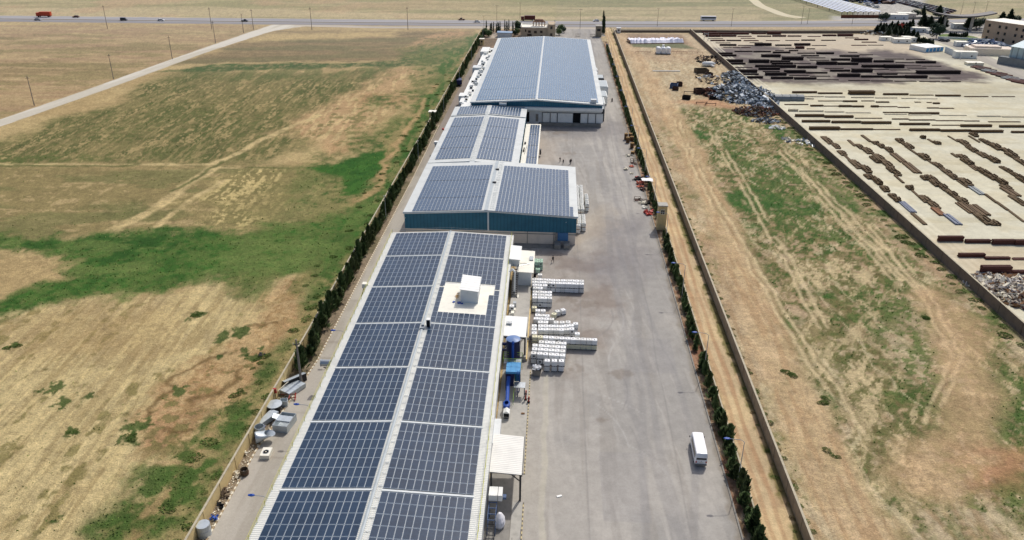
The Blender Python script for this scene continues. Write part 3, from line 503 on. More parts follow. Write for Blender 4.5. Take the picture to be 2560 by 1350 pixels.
CELL = glass_mat('solar cell glass', (18, 36, 56), (34, 57, 82), (54, 78, 100), .2, .5); CELLF = glass_mat('solar cell glass with painted sky reflection', (56, 94, 126), (68, 106, 138), (78, 114, 144), .22, .7); CELLM = glass_mat('solar cell glass with weaker painted sky', (38, 62, 88), (56, 82, 110), (72, 96, 120), .22, .6); FRAMEF = mat('far panel frame', (130, 154, 176), .35, .05, 3); FRAME = mat('panel frame', (162, 174, 186), .35, .05, 3)  # farther halls' cells: sky reflection painted into the paler blues

# ------------------------------------------------------------------ solar panels
def panel_geo(w, l, sides=True):
    a, b, f, t = w/2, l/2, .035, .05
    v = [(-a, -b, t), (a, -b, t), (a, b, t), (-a, b, t), (-a+f, -b+f, t), (a-f, -b+f, t), (a-f, b-f, t), (-a+f, b-f, t)]
    fs = [(0, 1, 5, 4), (1, 2, 6, 5), (2, 3, 7, 6), (3, 0, 4, 7), (4, 5, 6, 7)]; ms = [0, 0, 0, 0, 1]
    if sides:
        v += [(-a, -b, 0), (a, -b, 0), (a, b, 0), (-a, b, 0)]; fs += [(8, 9, 1, 0), (9, 10, 2, 1), (10, 11, 3, 2), (11, 8, 0, 3)]; ms += [0]*4
    uv = [(0, 0)]*16+[(0, 0), (1, 0), (1, 1), (0, 1)]+([(0, 0)]*16 if sides else [])
    return v, fs, ms, uv
def panel_block(P, x0, x1, nc, y0, y1, nr, plane, gapx=.055, gapy=.065, skip=None):
    """append panels (x, y, z, tilt, w, l) to P; plane(x) gives z, x edges are world-local"""
    px, py = (x1-x0)/nc, (y1-y0)/nr; t = math.atan2(plane(x0)-plane(x1), x1-x0)
    for j in range(nr):
        for i in range(nc):
            x, y = x0+(i+.5)*px, y0+(j+.5)*py
            if skip and skip(i, j, x, y): continue
            P.append((x, y, plane(x)+.1, t+rnd(-.005, .005), px-gapx, py-gapy))
def mount_panels(P, parent, near=100, sides=True, order=None, cell=None):
    P = sorted(P, key=order or (lambda q: q[1])); cache = {}
    for x, y, z, t, w, l in P[:near]:
        k = (round(w, 3), round(l, 3))
        if k not in cache:
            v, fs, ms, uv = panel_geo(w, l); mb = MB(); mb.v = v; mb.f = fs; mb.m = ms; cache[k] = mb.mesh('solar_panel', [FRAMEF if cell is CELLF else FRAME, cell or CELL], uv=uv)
        o = link('solar_panel', cache[k], parent, (x, y, z)); o.rotation_euler.y = t
    rest = P[near:]
    if rest:
        mb = MB(); UV = []
        for x, y, z, t, w, l in rest:
            v, fs, ms, uv = panel_geo(w, l, sides); c, s = math.cos(t), math.sin(t); o = len(mb.v)
            mb.v += [(x+a*c+k*s, y+b, z-a*s+k*c) for a, b, k in v]; mb.f += [tuple(o+i for i in f) for f in fs]; mb.m += ms; UV += uv
        tag(link('solar_panels', mb.mesh('solar_panels', [FRAMEF if cell is CELLF else FRAME, cell or CELL], uv=UV), parent), kind='stuff')
def gable(name, mats, parent, x0, x1, xr, y0, y1, ze, zr, z0=0.):
    """hall walls: a closed block with a pitched top"""
    return MB().extr_y([(x0, z0), (x1, z0), (x1, ze), (xr, zr), (x0, ze)], y0, y1).build(name, mats, parent)
def pitched_roof(parent, x0, x1, xr, y0, y1, ze, zr, m, th=.22, oh=.25):
    sl = (zr-ze)/(xr-x0); sr = (zr-ze)/(x1-xr); mb = MB()
    mb.extr_y([(x0-oh, ze-oh*sl), (xr, zr), (xr, zr+th), (x0-oh, ze-oh*sl+th)], y0-oh, y1+oh)
    mb.extr_y([(xr, zr), (x1+oh, ze-oh*sr), (x1+oh, ze-oh*sr+th), (xr, zr+th)], y0-oh, y1+oh)
    return mb.build('roof', m, parent)
def rails(parent, name, runs, h, m, step=3., r=.03):
    mb = MB()
    for a, b in runs:
        a, b = Vector(a), Vector(b); n = max(1, int((b-a).length/step))
        for i in range(n+1):
            p = a.lerp(b, i/n); mb.cyl(p, p+Vector((0, 0, h)), r, 5, caps=False)
        for k in (.5, 1): mb.cyl(a+Vector((0, 0, h*k)), b+Vector((0, 0, h*k)), r*.7, 4, caps=False)
    return mb.build(name, m, parent)
def tray(parent, x, y0, y1, z, w=.55, step=2.3):
    mb = MB()
    for s in (-w/2, w/2): mb.box(x+s-.03, x+s+.03, y0, y1, z, z+.07)
    y = y0
    while y < y1: mb.box(x-w*.8, x+w*.8, y, y+.1, z+.075, z+.13); y += step*rnd(.75, 1.2)
    return mb.build('cable_tray', ROOFS, parent)

# ------------------------------------------------------------------ near hall (slightly turned)
B1 = thing('warehouse', 'long nearest white roofed hall with big solar blocks and a white roof hut', 'warehouse', (0, 120, 0), .0119, 'halls of the works')
gable('wall', LGREY, B1, -38.25, -8.55, -23.55, -70, 58.6, 5.7, 6.4)
pitched_roof(B1, -38.3, -8.5, -23.55, -70, 58.7, 5.65, 6.38, ROOFW)
pl1 = lambda x: 6.6-abs(x+23.55)*.049
MB().extr_y([(-24.1, 6.62), (-23.6, 6.66), (-23.6, 6.78), (-23.85, 6.82), (-24.1, 6.74)], -70, 58.9).build('ridge_cap', CAP, B1)
tray(B1, -23.12, -69, 58.5, 6.63, .4)
ys1 = [58.15, 44.2, 28.4, 12.55, -3.3, -19.1, -34.94, -50.8, -66.6]; P1 = []
cx0, cx1, cy0, cy1 = -21.95, -11.2, 16.9, 30.2
for k in range(8):
    a, b = ys1[k+1]+.62, ys1[k]-.12
    panel_block(P1, -37.19, -24.3, 12, a, b, 7, pl1)
    def sk(i, j, x, y): return cx0 < x < cx1 and cy0 < y < cy1 and not (i >= 10 and y < 27.2)
    panel_block(P1, -22.75, -9.99, 12, a, b, 7, pl1, skip=sk)
mount_panels(P1, B1, 100, order=lambda q: q[1] if q[1] > -44.5 else 500-q[1])
for k in range(1, 8):
    for xa, xb in ((-37.3, -24.2), (-22.8, -9.9)):
        if not (k == 2 and xa > -30): MB().extr_y([(xa, pl1(xa)), (xb, pl1(xb)), (xb, pl1(xb)+.13), (xa, pl1(xa)+.13)], ys1[k]+.08, ys1[k]+.42).build('block_walkway', ROOFS, B1)
rails(B1, 'eaves_guard_rail', [((-38.35, -70, 5.85), (-38.35, 58.6, 5.85)), ((-8.75, -70, 5.85), (-8.75, 58.6, 5.85))], 1.0, YEL, 3.2, .035)
rails(B1, 'gable_guard_rail', [((-38.35, 58.8, 5.85), (-23.55, 58.8, 6.6)), ((-23.55, 58.8, 6.6), (-8.6, 58.8, 5.85))], 1.0, CAP, 3, .03)
# roof hut
zb = pl1(-16)
MB().extr_y([(cx0, pl1(cx0)+.0), (cx1, pl1(cx1)+.0), (cx1, pl1(cx1)+.1), (cx0, pl1(cx0)+.1)], cy0-.1, cy1).build('hut_platform', CREAM, B1)
hut = MB().add([(-17.55, 22.1, 6.1), (-14.05, 22.1, 6.0), (-14.05, 28.6, 6.0), (-17.55, 28.6, 6.1), (-17.55, 22.1, 9.35), (-14.05, 22.1, 8.95), (-14.05, 28.6, 8.95), (-17.55, 28.6, 9.35)],
    [(0, 1, 5, 4), (1, 2, 6, 5), (2, 3, 7, 6), (3, 0, 4, 7)]).build('roof_hut', LGREY, B1)
hr = MB().add([(-17.75, 21.8, 9.38), (-13.85, 21.8, 8.93), (-13.85, 28.8, 8.93), (-17.75, 28.8, 9.38), (-17.75, 21.8, 9.5), (-13.85, 21.8, 9.05), (-13.85, 28.8, 9.05), (-17.75, 28.8, 9.5)],
    [(4, 5, 6, 7), (0, 1, 5, 4), (1, 2, 6, 5), (2, 3, 7, 6), (3, 0, 4, 7), (3, 2, 1, 0)]).build('hut_roof', ribbed('white hut roof', (240, 240, 234), 'Y', 1.0, .5, .05, depth=.06), hut)
vt = MB().box(-23.1, -22.3, 11.2, 12.1, 6.4, 8.2, 0).build('roof_vent', WHITE, B1); MB().box(-23.0, -22.4, 11.17, 11.2, 6.6, 8.1).build('vent_louvre', BLACK, vt)
MB().box(-24.2, -23.3, 10.2, 10.9, 6.5, 7.0).box(-24.0, -23.5, 10.9, 11.4, 6.5, 7.3).build('vent_motor', GALV, B1)
# things fixed to the long left wall
for y, sty in ((-14.3, 0), (-36.0, 0), (10.0, 0)):
    a = MB().path([(-38.2, y, 5.2), (-39.2, y, 5.9), (-40.6, y, 6.0)], .045, 6).build('lamp_arm', GALV, B1); a['label'] = 'slim arm with a blue lamp head on the hall wall'
    MB().lathe([(0, 0), (.16, .02), (.22, .1), (.2, .2), (.05, .28)], 10).build('lamp_head', MBLUE, a, (-40.9, y, 5.9)).scale = (2.4, 1.1, 1)
fn = MB().cyl((-40.6, .0, 5.0), (-38.9, .0, 5.0), .62, 18).build('exhaust_fan', GALV, B1, smooth=False)
for q in (-40.62, -38.98): MB().cyl((q, 0, 5), (q-.13, 0, 5), .68, 18).build('fan_collar', CAP, fn)
MB().path([(-38.3, -.5, 3.3), (-40.2, -.5, 4.4), (-38.3, -.5, 4.4)], .06).path([(-38.3, .5, 3.3), (-40.2, .5, 4.4), (-38.3, .5, 4.4)], .06).build('fan_bracket', DGREY, fn)
wu = MB().box(-39.6, -38.4, 29.5, 30.7, 5.2, 6.2).build('wall_cooler', CREAM, B1)
MB().cyl((-39.3, 29.9, 5.2), (-40.4, 28.3, 1.0), .1).cyl((-38.5, 29.9, 5.2), (-38.5, 28.9, 3.6), .08).box(-40.9, -40.1, 27.6, 28.6, .7, 1.1).build('cooler_pipe', RUSTB, wu)
# clutter on the hut platform
lad = MB()
for k in range(8): lad.obox((-18.6+rnd(-.3, .4), 25.2-k*.35+rnd(-.2, .2), 6.55+rnd(0, .5)), (rnd(.5, 1.0), rnd(.08, .2), .05), rnd(0, 3), 0)
tag(lad.build('timber_scraps', WOOD, None, (0, 120, 0), .0119), 'loose timber scraps leaning beside the white roof hut', 'timber')
bl = MB().obox((-17.9, 21.7, 6.5), (.7, .5, .35), .4).obox((-19.0, 21.9, 6.5), (.5, .4, .3), 1.1).obox((-17.3, 21.5, 6.45), (.5, .3, .2), .2)
tag(bl.build('blue_sacks', MBLUE, None, (0, 120, 0), .0119), 'small blue sacks on the roof below the white hut', 'sacks')

# ------------------------------------------------------------------ second hall, teal gable
B2 = thing('warehouse', 'wide hall with dark teal gable wall and two solar fields', 'warehouse', (0, 0, 0), 0, 'halls of the works')
X0, X1, XR, Y0, Y1 = -37.6, 6.6, -15.9, 187.3, 227.3
gable('upper_wall', TEAL, B2, X0, X1, XR, Y0, Y1, 7.8, 8.9, 3.4)
MB().box(X0+.12, X1-.12, Y0+.12, Y1-.12, 0, 3.4).build('lower_wall', BEIGE, B2)
pitched_roof(B2, X0, X1, XR, Y0, Y1, 7.78, 8.9, ROOFP, .2, .3)
pl2 = lambda x: 9.08-(abs(x-XR)*(.0507 if x < XR else .0493)); P2 = []; XB2 = G(980+1990/4.5, 380+380/4.5, 8.2)[0]; print('XB2', XB2)
yb = [G(1008, v, 8.2)[1] for v in (527.5, 494.5, 451, 413.5)]
for k, nr in enumerate((6, 8, 8)):
    panel_block(P2, -35.6, -17.6, 19, yb[k]+.15, yb[k+1]-.15, nr, pl2, .07, .08)
    panel_block(P2, -14.2, XB2, 20, yb[k]+.15-.8, yb[k+1]-.15-.5, nr, pl2, .09, .1)
panel_block(P2, XB2+.05, XB2+.98, 1, yb[0]-.6, yb[0]+6.3, 4, pl2)
mount_panels(P2, B2, 100, cell=CELLM)
MB().extr_y([(-17.0, 9.08), (-16.1, 9.13), (-16.1, 9.22), (-17.0, 9.18)], Y0-.3, Y1+.3).build('ridge_cap', CAP, B2)
tray(B2, -15.1, Y0+1, Y1-.5, 9.12, .7, 1.5)
MB().box(XR-.3, XR+.1, Y0-.12, Y0-.005, 3.3, 8.85).build('downpipe', ROOFS, B2)
MB().extr_y([(X0-.3, 7.5), (XR, 8.63), (XR, 8.93), (X0-.3, 7.8)], Y0-.42, Y0-.3).extr_y([(XR, 8.63), (X1+.3, 7.5), (X1+.3, 7.8), (XR, 8.93)], Y0-.42, Y0-.3).build('gable_trim', ROOFS, B2)
st = MB()
for x in (-5.9, .9): st.box(x-.07, x+.07, Y0-.02, Y0+.115, 0, 3.4)
st.box(X0+.1, X1-.1, Y0+.02, Y0+.115, 2.75, 2.95); st.build('wall_joint', CONCD, B2)
dr = MB().box(1.9, 4.6, Y0+.0, Y0+.11, 1.1, 3.35).build('dock_door', mat('blue roller door', (74, 120, 164), .5, .08, 1), B2)
MB().box(1.25, 1.9, Y0-.25, Y0+.11, 0, 3.38).build('door_jamb', CONCD, dr)
MB().box(1.1, 2.7, Y0-3.1, Y0-.26, 0, 1.15).box(3.5, 5.0, Y0-3.1, Y0-.26, 0, 1.15).build('dock_ramp', CONCD, B2)
MB().box(-9.5, 1.0, Y0-2.6, Y0+.0, .02, .12).build('apron', CONCD, B2)
for p in (-37.3, 4): MB().box(p-.14, p, Y0-.03, Y0, 6.2, 6.35).build('wall_light', WHITE, B2)
for q in (219.5, 208): MB().obox((-16.0, q, 9.35), (1.0, .5, .3), .2).build('roof_vent', DGREY, B2)
MB().box(-40.0, -38.7, 207, 208.4, 2.6, 3.9).build('wall_cooler', LGREY, B2)

# ------------------------------------------------------------------ third hall and its short extension
B3 = thing('warehouse', 'narrow middle hall with four solar blocks between the teal hall and the far hall', 'warehouse', (0, 0, 0), 0, 'halls of the works')
X0, X1, XR, Y0, Y1 = -38.1, -10.6, -24.7, 231.3, 286.5
gable('wall', TEAL, B3, X0, X1, XR, Y0, Y1, 6.8, 7.7)
pitched_roof(B3, X0, X1, XR, Y0, Y1, 6.78, 7.7, ROOFP, .2, .25)
pl3 = lambda x: 7.88-abs(x-XR)*.067; P3 = []; c3 = crop(1050, 230, 6.75)
yb = [c3(250, y, 7.1)[1] for y in (1145, 958, 770, 585, 428)]
for k in range(4):
    panel_block(P3, -36.5, -25.5, 11, yb[k]+.25, yb[k+1]-.25, 7, pl3, .11, .12); panel_block(P3, -23.6, -12.6, 11, yb[k]-.1, yb[k+1]-.5, 7, pl3, .11, .12)
mount_panels(P3, B3, 100, cell=CELLM)
MB().box(-25.3, -23.8, Y0-1.2, Y0-.3, 7.3, 7.85).build('ridge_duct', ROOFS, B3); tray(B3, -24.5, Y0, Y1, 7.95, 1.0, 1.6)
MB().extr_y([(X0-.25, 6.5), (XR, 7.45), (XR, 7.7), (X0-.25, 6.75)], Y0-.36, Y0-.26).extr_y([(XR, 7.45), (X1+.25, 6.5), (X1+.25, 6.75), (XR, 7.7)], Y0-.36, Y0-.26).build('gable_trim', ROOFS, B3)
MB().box(-41.0, -38.4, 262.5, 264.2, 3.6, 4.3).box(-40.8, -38.5, 262.7, 263.9, 2.4, 3.5).build('wall_cooler', WHITE, B3)
MB().box(-38.9, -38.2, 268, 268.8, 7.0, 7.6).build('eaves_siren', RED, B3)
B3b = thing('warehouse', 'short solar roofed link hall just in front of the far hall', 'warehouse', (0, 0, 0), 0, 'halls of the works')
Y0, Y1 = 288.2, 301.5
gable('wall', TEAL, B3b, X0, X1, XR, Y0, Y1, 6.8, 7.7); pitched_roof(B3b, X0, X1, XR, Y0, Y1, 6.78, 7.7, ROOFP, .2, .25); P = []
panel_block(P, -36.3, -25.6, 11, Y0+.6, Y1-.6, 7, pl3, .13, .05); panel_block(P, -24.0, -12.5, 11, Y0+.6, Y1-.6, 7, pl3, .13, .05); mount_panels(P, B3b, 100, cell=CELLM)
tray(B3b, -24.9, Y0, Y1, 7.95, .7, 2); MB().box(-25.5, -24.3, Y0-1.0, Y0-.3, 7.4, 7.9).box(-21.2, -18.4, Y1-.2, Y1+1.2, 8.0, 8.8).build('ridge_duct', ROOFS, B3b)
AN = thing('annex', 'low flat annex with a strip of solar panels along the middle hall', 'annex')
MB().box(-10.2, -4.9, 241, 290.3, 0, 3.6).build('wall', BEIGE, AN); MB().box(-10.3, -4.7, 240.8, 290.5, 3.6, 3.85).build('roof', CREAM, AN); P = []
ya = [c3(1800, y, 4.1)[1] for y in (1225, 1095, 895, 710, 545)]
for k in range(4): panel_block(P, -8.6, -5.1, 4, ya[k]+.2, ya[k+1]-.2, 7, lambda x: 3.9+(x+10)*-.01, .1, .12)
mount_panels(P, AN, 100, cell=CELLM); MB().box(-4.6, -4.0, 262, 264, .8, 2.4).build('wall_cooler', DGREY, AN)
MB().box(-9.9, -9.5, 255, 258, 3.85, 4.5).cyl((-9.4, 252, 4.0), (-8.9, 262, 4.0), .06).box(-9.9, -9.3, 264, 265, 3.85, 4.4).build('roof_pipe', DGREY, AN)

# ------------------------------------------------------------------ far hall
B4 = thing('warehouse', 'largest far hall with pale blue solar roof and teal gable over white loading doors', 'warehouse', (0, 0, 0), 0, 'halls of the works')
X0, X1, XR, Y0, Y1 = -32.3, 18.6, -6.9, 303, 452
gable('upper_wall', TEAL, B4, X0, X1, XR, Y0, Y1, 8.6, 10.0, 7.4); MB().box(X0+.2, X1-.2, Y0+.25, Y1-.2, 0, 7.4).build('lower_wall', LGREY, B4)
pitched_roof(B4, X0, X1, XR, Y0, Y1, 8.58, 10.0, ROOFP, .22, .3)
pl4 = lambda x: 10.22-abs(x-XR)*(.0559 if x < XR else .0557); P4 = []; c4 = crop(1150, 20, 4.5)
yb = [Y0+1.2, c4(200, 1000, 9.2)[1], c4(230, 915, 9.2)[1], c4(300, 780, 9.2)[1], Y1-1.2]
for k in range(4):
    nr = max(1, int((yb[k+1]-yb[k])/1.68)); panel_block(P4, -30.6, -7.3, 23, yb[k]+.1, yb[k+1]-.15, nr, pl4, .12, .03)
panel_block(P4, -6.5, 17.0, 25, Y0+1.6, Y1-1.2, 88, pl4, .09, .02)
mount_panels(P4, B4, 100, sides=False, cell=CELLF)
MB().extr_y([(-7.25, 10.2), (-6.9, 10.24), (-6.55, 10.2), (-6.9, 10.33)], Y0-.2, Y1+.2).build('ridge_cap', ROOFS, B4)
MB().extr_y([(X0-.3, 8.3), (XR, 9.75), (XR, 10.2), (X0-.3, 8.75)], Y0-.45, Y0-.31).extr_y([(XR, 9.75), (X1+.3, 8.3), (X1+.3, 8.75), (XR, 10.2)], Y0-.45, Y0-.31).build('gable_trim', ROOFS, B4)
MB().box(-11.4, X1+.1, Y0-1.3, Y0+.24, 6.2, 7.3).build('parapet_canopy', WHITE, B4)
MB().box(14.0, 16.2, Y0+.4, Y0+2.2, 9.2, 10.4).build('roof_box', LGREY, B4)
def wx(x, y, z): return G(1150+x/4.5, 20+y/4.5, z)[0]
for a, b, m in ((725, 778, BLACK), (1270, 1352, BLACK)): MB().box(wx(a, 1250, 2.8), wx(b, 1250, 2.8), Y0+.2, Y0+.24, 1.3, 5.2).build('open_doorway', m, B4)
MB().box(wx(850, 1250, 2.8), wx(880, 1250, 2.8), Y0+.2, Y0+.24, 1.5, 4.4).build('door', CONCD, B4)
for a, b in ((928, 1005), (1018, 1085), (1098, 1262), (1355, 1432), (1442, 1520), (1528, 1606)):
    d = MB().box(wx(a, 1250, 2.8), wx(b, 1250, 2.8), Y0+.12, Y0+.24, 1.5, 5.0).build('loading_door', WHITE, B4)
    MB().box(wx(a-6, 1250, 2.8), wx(a, 1250, 2.8), Y0-.05, Y0+.24, 1.3, 5.2).box(wx(a-6, 1250, 2.8), wx(b+4, 1250, 2.8), Y0+.0, Y0+.24, 5.02, 5.2).build('door_frame', DGREY, d)
MB().box(-5.8, X1-.3, Y0-1.0, Y0+.24, 0, 1.25).build('loading_dock', CONCD, B4)
# service annex on its left with cooling units, each unit a part
SA = thing('service_annex', 'low pale flat roofed annex crowded with cooling units along the far hall', 'annex')
MB().box(-39.0, -33.0, 322, 448, 0, 3.7).build('wall', LGREY, SA); MB().box(-39.2, -32.7, 321.8, 448.2, 3.7, 3.95).build('roof', WHITE, SA)
MB().box(-37.5, -33, 306, 321.6, 0, 4.6).build('plant_room', WHITE, SA)
y = 316.0
while y < 446:
    s = rnd(.9, 1.6); x = rnd(-38.2, -35.2); u = MB().box(x, x+s, y, y+s*.9, 3.95, 3.95+rnd(.7, 1.3)).build('cooling_unit', GALV if rnd(0, 1) < .5 else WHITE, SA)
    if rnd(0, 1) < .6: MB().box(x+s*.1, x+s*.9, y-.02, y, 4.1, 4.7).build('unit_grille', BLACK, u)
    y += rnd(2.2, 5.4)
for k, (a, b, zz, m) in enumerate([(330, 336, 4.6, WHITE), (388, 394, 5.0, LGREY), (430, 444, 5.2, WHITE)]): MB().box(-40.4, -36.2, a, b, 0, zz).build('plant_room', m, SA)
RA = thing('equipment_bay', 'grey cabinets and ducts along the right side of the far hall', 'plant bay')
for a, b, x1, z, m in ((372, 380, 22.8, 4.2, DGREY), (352, 366, 23.6, 4.6, LGREY), (338, 349, 22.6, 3.6, WHITE), (322, 334, 20.8, 4.4, WHITE), (386, 391, 20.5, 3.6, GALV), (396, 402, 20.8, 3.2, WHITE), (311, 317, 20.0, 4.8, DGREY)):
    u = MB().box(18.9, x1, a, b, 0 if z > 4 else .5, z).build('cabinet', m, RA); MB().box(19.2, x1-.3, a+.4, b-.4, z, z+.25).build('cabinet_lid', CAP, u)
# ------------------------------------------------------------------ boundary walls, kerbs
def wall_y(name, label, pts, h, w, m, capm=None, cat='wall', pier=None):
    r = thing(name, label, cat); mb = MB(); cp = MB(); pr = MB()
    for (xa, ya), (xb, yb) in zip(pts, pts[1:]):
        l = math.hypot(xb-xa, yb-ya); nx, ny = (yb-ya)/l*w/2, -(xb-xa)/l*w/2
        mb.prism([(xa-nx, ya-ny), (xa+nx, ya+ny), (xb+nx, yb+ny), (xb-nx, yb-ny)], 0, h)
        if capm: cp.prism([(xa-nx*1.35, ya-ny*1.35), (xa+nx*1.35, ya+ny*1.35), (xb+nx*1.35, yb+ny*1.35), (xb-nx*1.35, yb-ny*1.35)], h, h+.07)
        if pier:
            for k in range(int(l/pier)):
                t = k*pier/l; pr.obox((xa+(xb-xa)*t, ya+(yb-ya)*t, (h+.04)/2), (w+.14, .34, h+.04), math.atan2(yb-ya, xb-xa)-math.pi/2)
    mb.build('wall_body', m, r)
    if cp.f: cp.build('coping', capm, r)
    if pr.f: pr.build('wall_pier', m, r)
    return r
BLOCK = mat('weathered block wall', (150, 138, 120), .9, .16, .8, bump=.15); SAND = mat('sand render wall', (214, 192, 140), .9, .1, .6, bump=.1)
BLOCKD = mat('grey brown block wall', (118, 104, 92), .9, .14, .7, bump=.15); COPE = mat('pale coping', (184, 174, 150), .85, .12, 1.5)
wall_y('boundary_wall', 'long sand coloured wall between the field and the lane left of the halls', [(-48.35, 48), (-48.1, 140), (-48.2, 300), (-48.6, 528)], 2.3, .24, SAND, COPE, pier=6)
wall_y('hedge_wall', 'low pale wall behind the hedge on the right of the yard', [(31.05, 48), (31.05, 480)], 1.0, .18, SAND, COPE)
wall_y('block_wall', 'tall grey block wall between the dirt track and the right field', [(37.1, 48), (37.1, 300), (37.3, 536)], 2.5, .26, BLOCK, COPE, pier=8)
wall_y('storage_wall', 'dark grey brown wall along the neighbouring storage yard', [(98.7, 130), (96.2, 230), (92.3, 370), (89.3, 460), (87.4, 540)], 2.7, .3, BLOCKD, COPE, pier=9)
wall_y('verge_wall', 'low brown wall at the far end of the storage yard beside the highway verge', [(88, 541), (150, 544), (213, 551)], 1.6, .3, BLOCKD)
wall_y('field_end_wall', 'short wall closing the right field at the far end', [(37.5, 536), (88, 541)], 1.4, .25, BLOCKD)
kb = MB(); kb.box(28.28, 28.52, 45, 500, 0, .17); struct('yard_kerb', kb.build('yard_kerb', CONCD))
def striped(name, pts, m2, step=1.0, w=.22, h=.17):
    mb = MB(); a = 0
    for (xa, ya), (xb, yb) in zip(pts, pts[1:]):
        n = max(1, int(math.hypot(xb-xa, yb-ya)/step))
        for k in range(n):
            t0, t1 = k/n, (k+1)/n; x0, y0, x1, y1 = xa+(xb-xa)*t0, ya+(yb-ya)*t0, xa+(xb-xa)*t1, ya+(yb-ya)*t1
            mb.prism([(x0-w/2, y0), (x0+w/2, y0), (x1+w/2, y1), (x1-w/2, y1)], 0, h, a % 2); a += 1
    return struct(name, mb.build(name, m2))
PALE = mat('whitewashed kerb', (226, 218, 196), .85, .1, 3); KTAN = mat('bare kerb stone', (170, 150, 120), .9, .15, 3)
striped('lane_kerb', [(-46.65, 50), (-46.6, 100), (-44.25, 128), (-44.1, 240), (-44.6, 300)], [PALE, KTAN], .55, .24)
YKERB = mat('yellow kerb paint', (206, 190, 142), .8, .15, 3); KBLK = mat('black kerb paint', (112, 104, 90), .8, .15, 3)
striped('platform_kerb', [(-2.9, 97.5), (-2.95, 127)], [YKERB, KBLK], .45, .16); striped('entry_kerb', [(-2.75, 60), (-2.75, 91)], [YKERB, KBLK], .45, .16)
pv = MB().box(-8.2, -3.05, 97.5, 127, 0, .15).box(-4.4, -2.86, 60, 91, 0, .15); struct('pavement', pv.build('pavement', CONC))
ap = MB().box(-8.2, -4.4, 60, 97.45, 0, .03); struct('bay_floor', ap.build('bay_floor', CONCD))
LP = thing('loading_platform', 'raised concrete loading platform beside the near hall under the white canopy', 'platform')
MB().box(-8.3, -4.0, 130.5, 166, 0, .95).build('platform_slab', CONC, LP)
MB().box(-4.0, -3.75, 130.5, 160, .0, .5).build('platform_curb', SAND, LP)
sp = MB()
for k in range(5): sp.box(-3.98, -2.9, 137.2+k*.55, 137.5+k*.55, .85-k*.17, .93-k*.17)
sp.build('side_step', DGREY, LP)

# ------------------------------------------------------------------ machinery beside the near hall
SH = thing('stair_hut', 'white two roofed stair hut with dark steel stairs on the loading platform', 'hut')
MB().box(-7.4, -4.1, 161.4, 171.6, .95, 4.4).build('wall', LGREY, SH)
MB().extr_y([(-7.2, 4.55), (-3.5, 4.4), (-3.5, 4.58), (-7.2, 4.75)], 160.6, 172.6).build('lower_roof', CREAM, SH)
MB().box(-9.0, -6.9, 163.6, 169.6, 4.6, 6.5).build('upper_wall', LGREY, SH)
MB().extr_y([(-9.2, 6.7), (-6.6, 6.5), (-6.6, 6.66), (-9.2, 6.86)], 162.8, 170.6).build('upper_roof', WHITE, SH)
sr = MB()
for k in range(14): sr.box(-8.15, -7.05, 155.2+k*.55, 155.6+k*.55, .95+k*.26, 1.03+k*.26)
for x in (-8.2, -7.0): sr.cyl((x, 155.0, 1.0), (x, 162.8, 4.7), .07).cyl((x, 155.0, 1.9), (x, 162.8, 5.6), .035)
sr.build('stair', DGREY, SH)
MB().box(-4.7, -3.8, 167.0, 169.0, 4.62, 4.9).cyl((-6.9, 163.5, 4.78), (-4.6, 165, 4.78), .05).cyl((-6.9, 165.2, 4.78), (-4.6, 165.1, 4.78), .05).build('roof_bracket', GALV, SH)
DUC = MB().path([(-8.9, 158.4, 5.6), (-8.1, 158.2, 6.5), (-7.6, 157.6, 6.1), (-7.6, 156.8, 1.0)], .22, 8); tag(DUC.build('vent_pipe', WHITE), 'white bent vent pipe on the hall wall beside the steel stairs', 'pipe')
CN = thing('canopy', 'flat white canopy roof on dark posts behind the blue silo', 'canopy')
MB().extr_y([(-8.5, 5.0), (-4.05, 4.8), (-4.05, 4.98), (-8.5, 5.18)], 131.2, 139.2).build('canopy_roof', WHITE, CN)
for x, y in ((-4.25, 131.5), (-4.25, 138.8)): MB().box(x-.16, x+.16, y-.16, y+.16, 0, 4.8).build('post', DGREY, CN)
MB().box(-8.3, -4.1, 131.3, 131.55, 4.5, 4.8).build('beam', DGREY, CN)
MB().cyl((-8.2, 131.4, 2.2), (-6.4, 131.4, 4.6), .07).build('brace', DGREY, CN)
rk = MB()
for k in range(4): rk.box(-8.1+k*.28, -7.95+k*.28, 135.5, 136.8, 5.2, 5.3)
rk.box(-8.15, -7.0, 135.4, 135.55, 5.2, 5.55).build('roof_rack', GALV, CN)
SI = thing('silo', 'tall deep blue cylindrical silo in front of the white canopy', 'silo', (-6.25, 126.6, 0))
MB().lathe([(1.28, 1.6), (1.28, 7.1), (1.34, 7.12), (1.34, 7.25)], 32).build('silo_body', BLUE, SI, smooth=True)
MB().lathe([(1.34, 7.25), (.9, 7.42), (.0, 7.5)], 32).build('silo_lid', mat('blue grey lid', (104, 132, 178), .4, .1, 1), SI, smooth=True)
MB().lathe([(1.27, 1.6), (.35, .6), (.35, .3)], 24).build('hopper', BLUE, SI)
for x, y in ((-.95, -.95), (.95, -.95), (-.95, .95), (.95, .95)): MB().box(x-.09, x+.09, y-.09, y+.09, .0, 2.0).build('leg', BLUE, SI)
MB().path([(0, -1.1, 7.3), (0, -1.45, 6.9), (0, -1.5, 2.4), (0, -2.2, 1.9)], .24, 12).build('down_pipe', MBLUE, SI)
MB().cyl((-1.2, .3, 5.9), (-2.1, .3, 5.9), .3, 12).cyl((-1.2, .3, 4.6), (-2.1, .3, 4.6), .2, 12).build('inlet_pipe', BLUE, SI)
DC = thing('dust_collector', 'light blue filter box on a dark blue casing with lime railings', 'dust collector', (-5.95, 121.6, 0))
MB().box(-1.3, 1.3, -1.7, 1.7, 3.9, 4.2).build('filter_deck', CYAN, DC)
tp = MB()
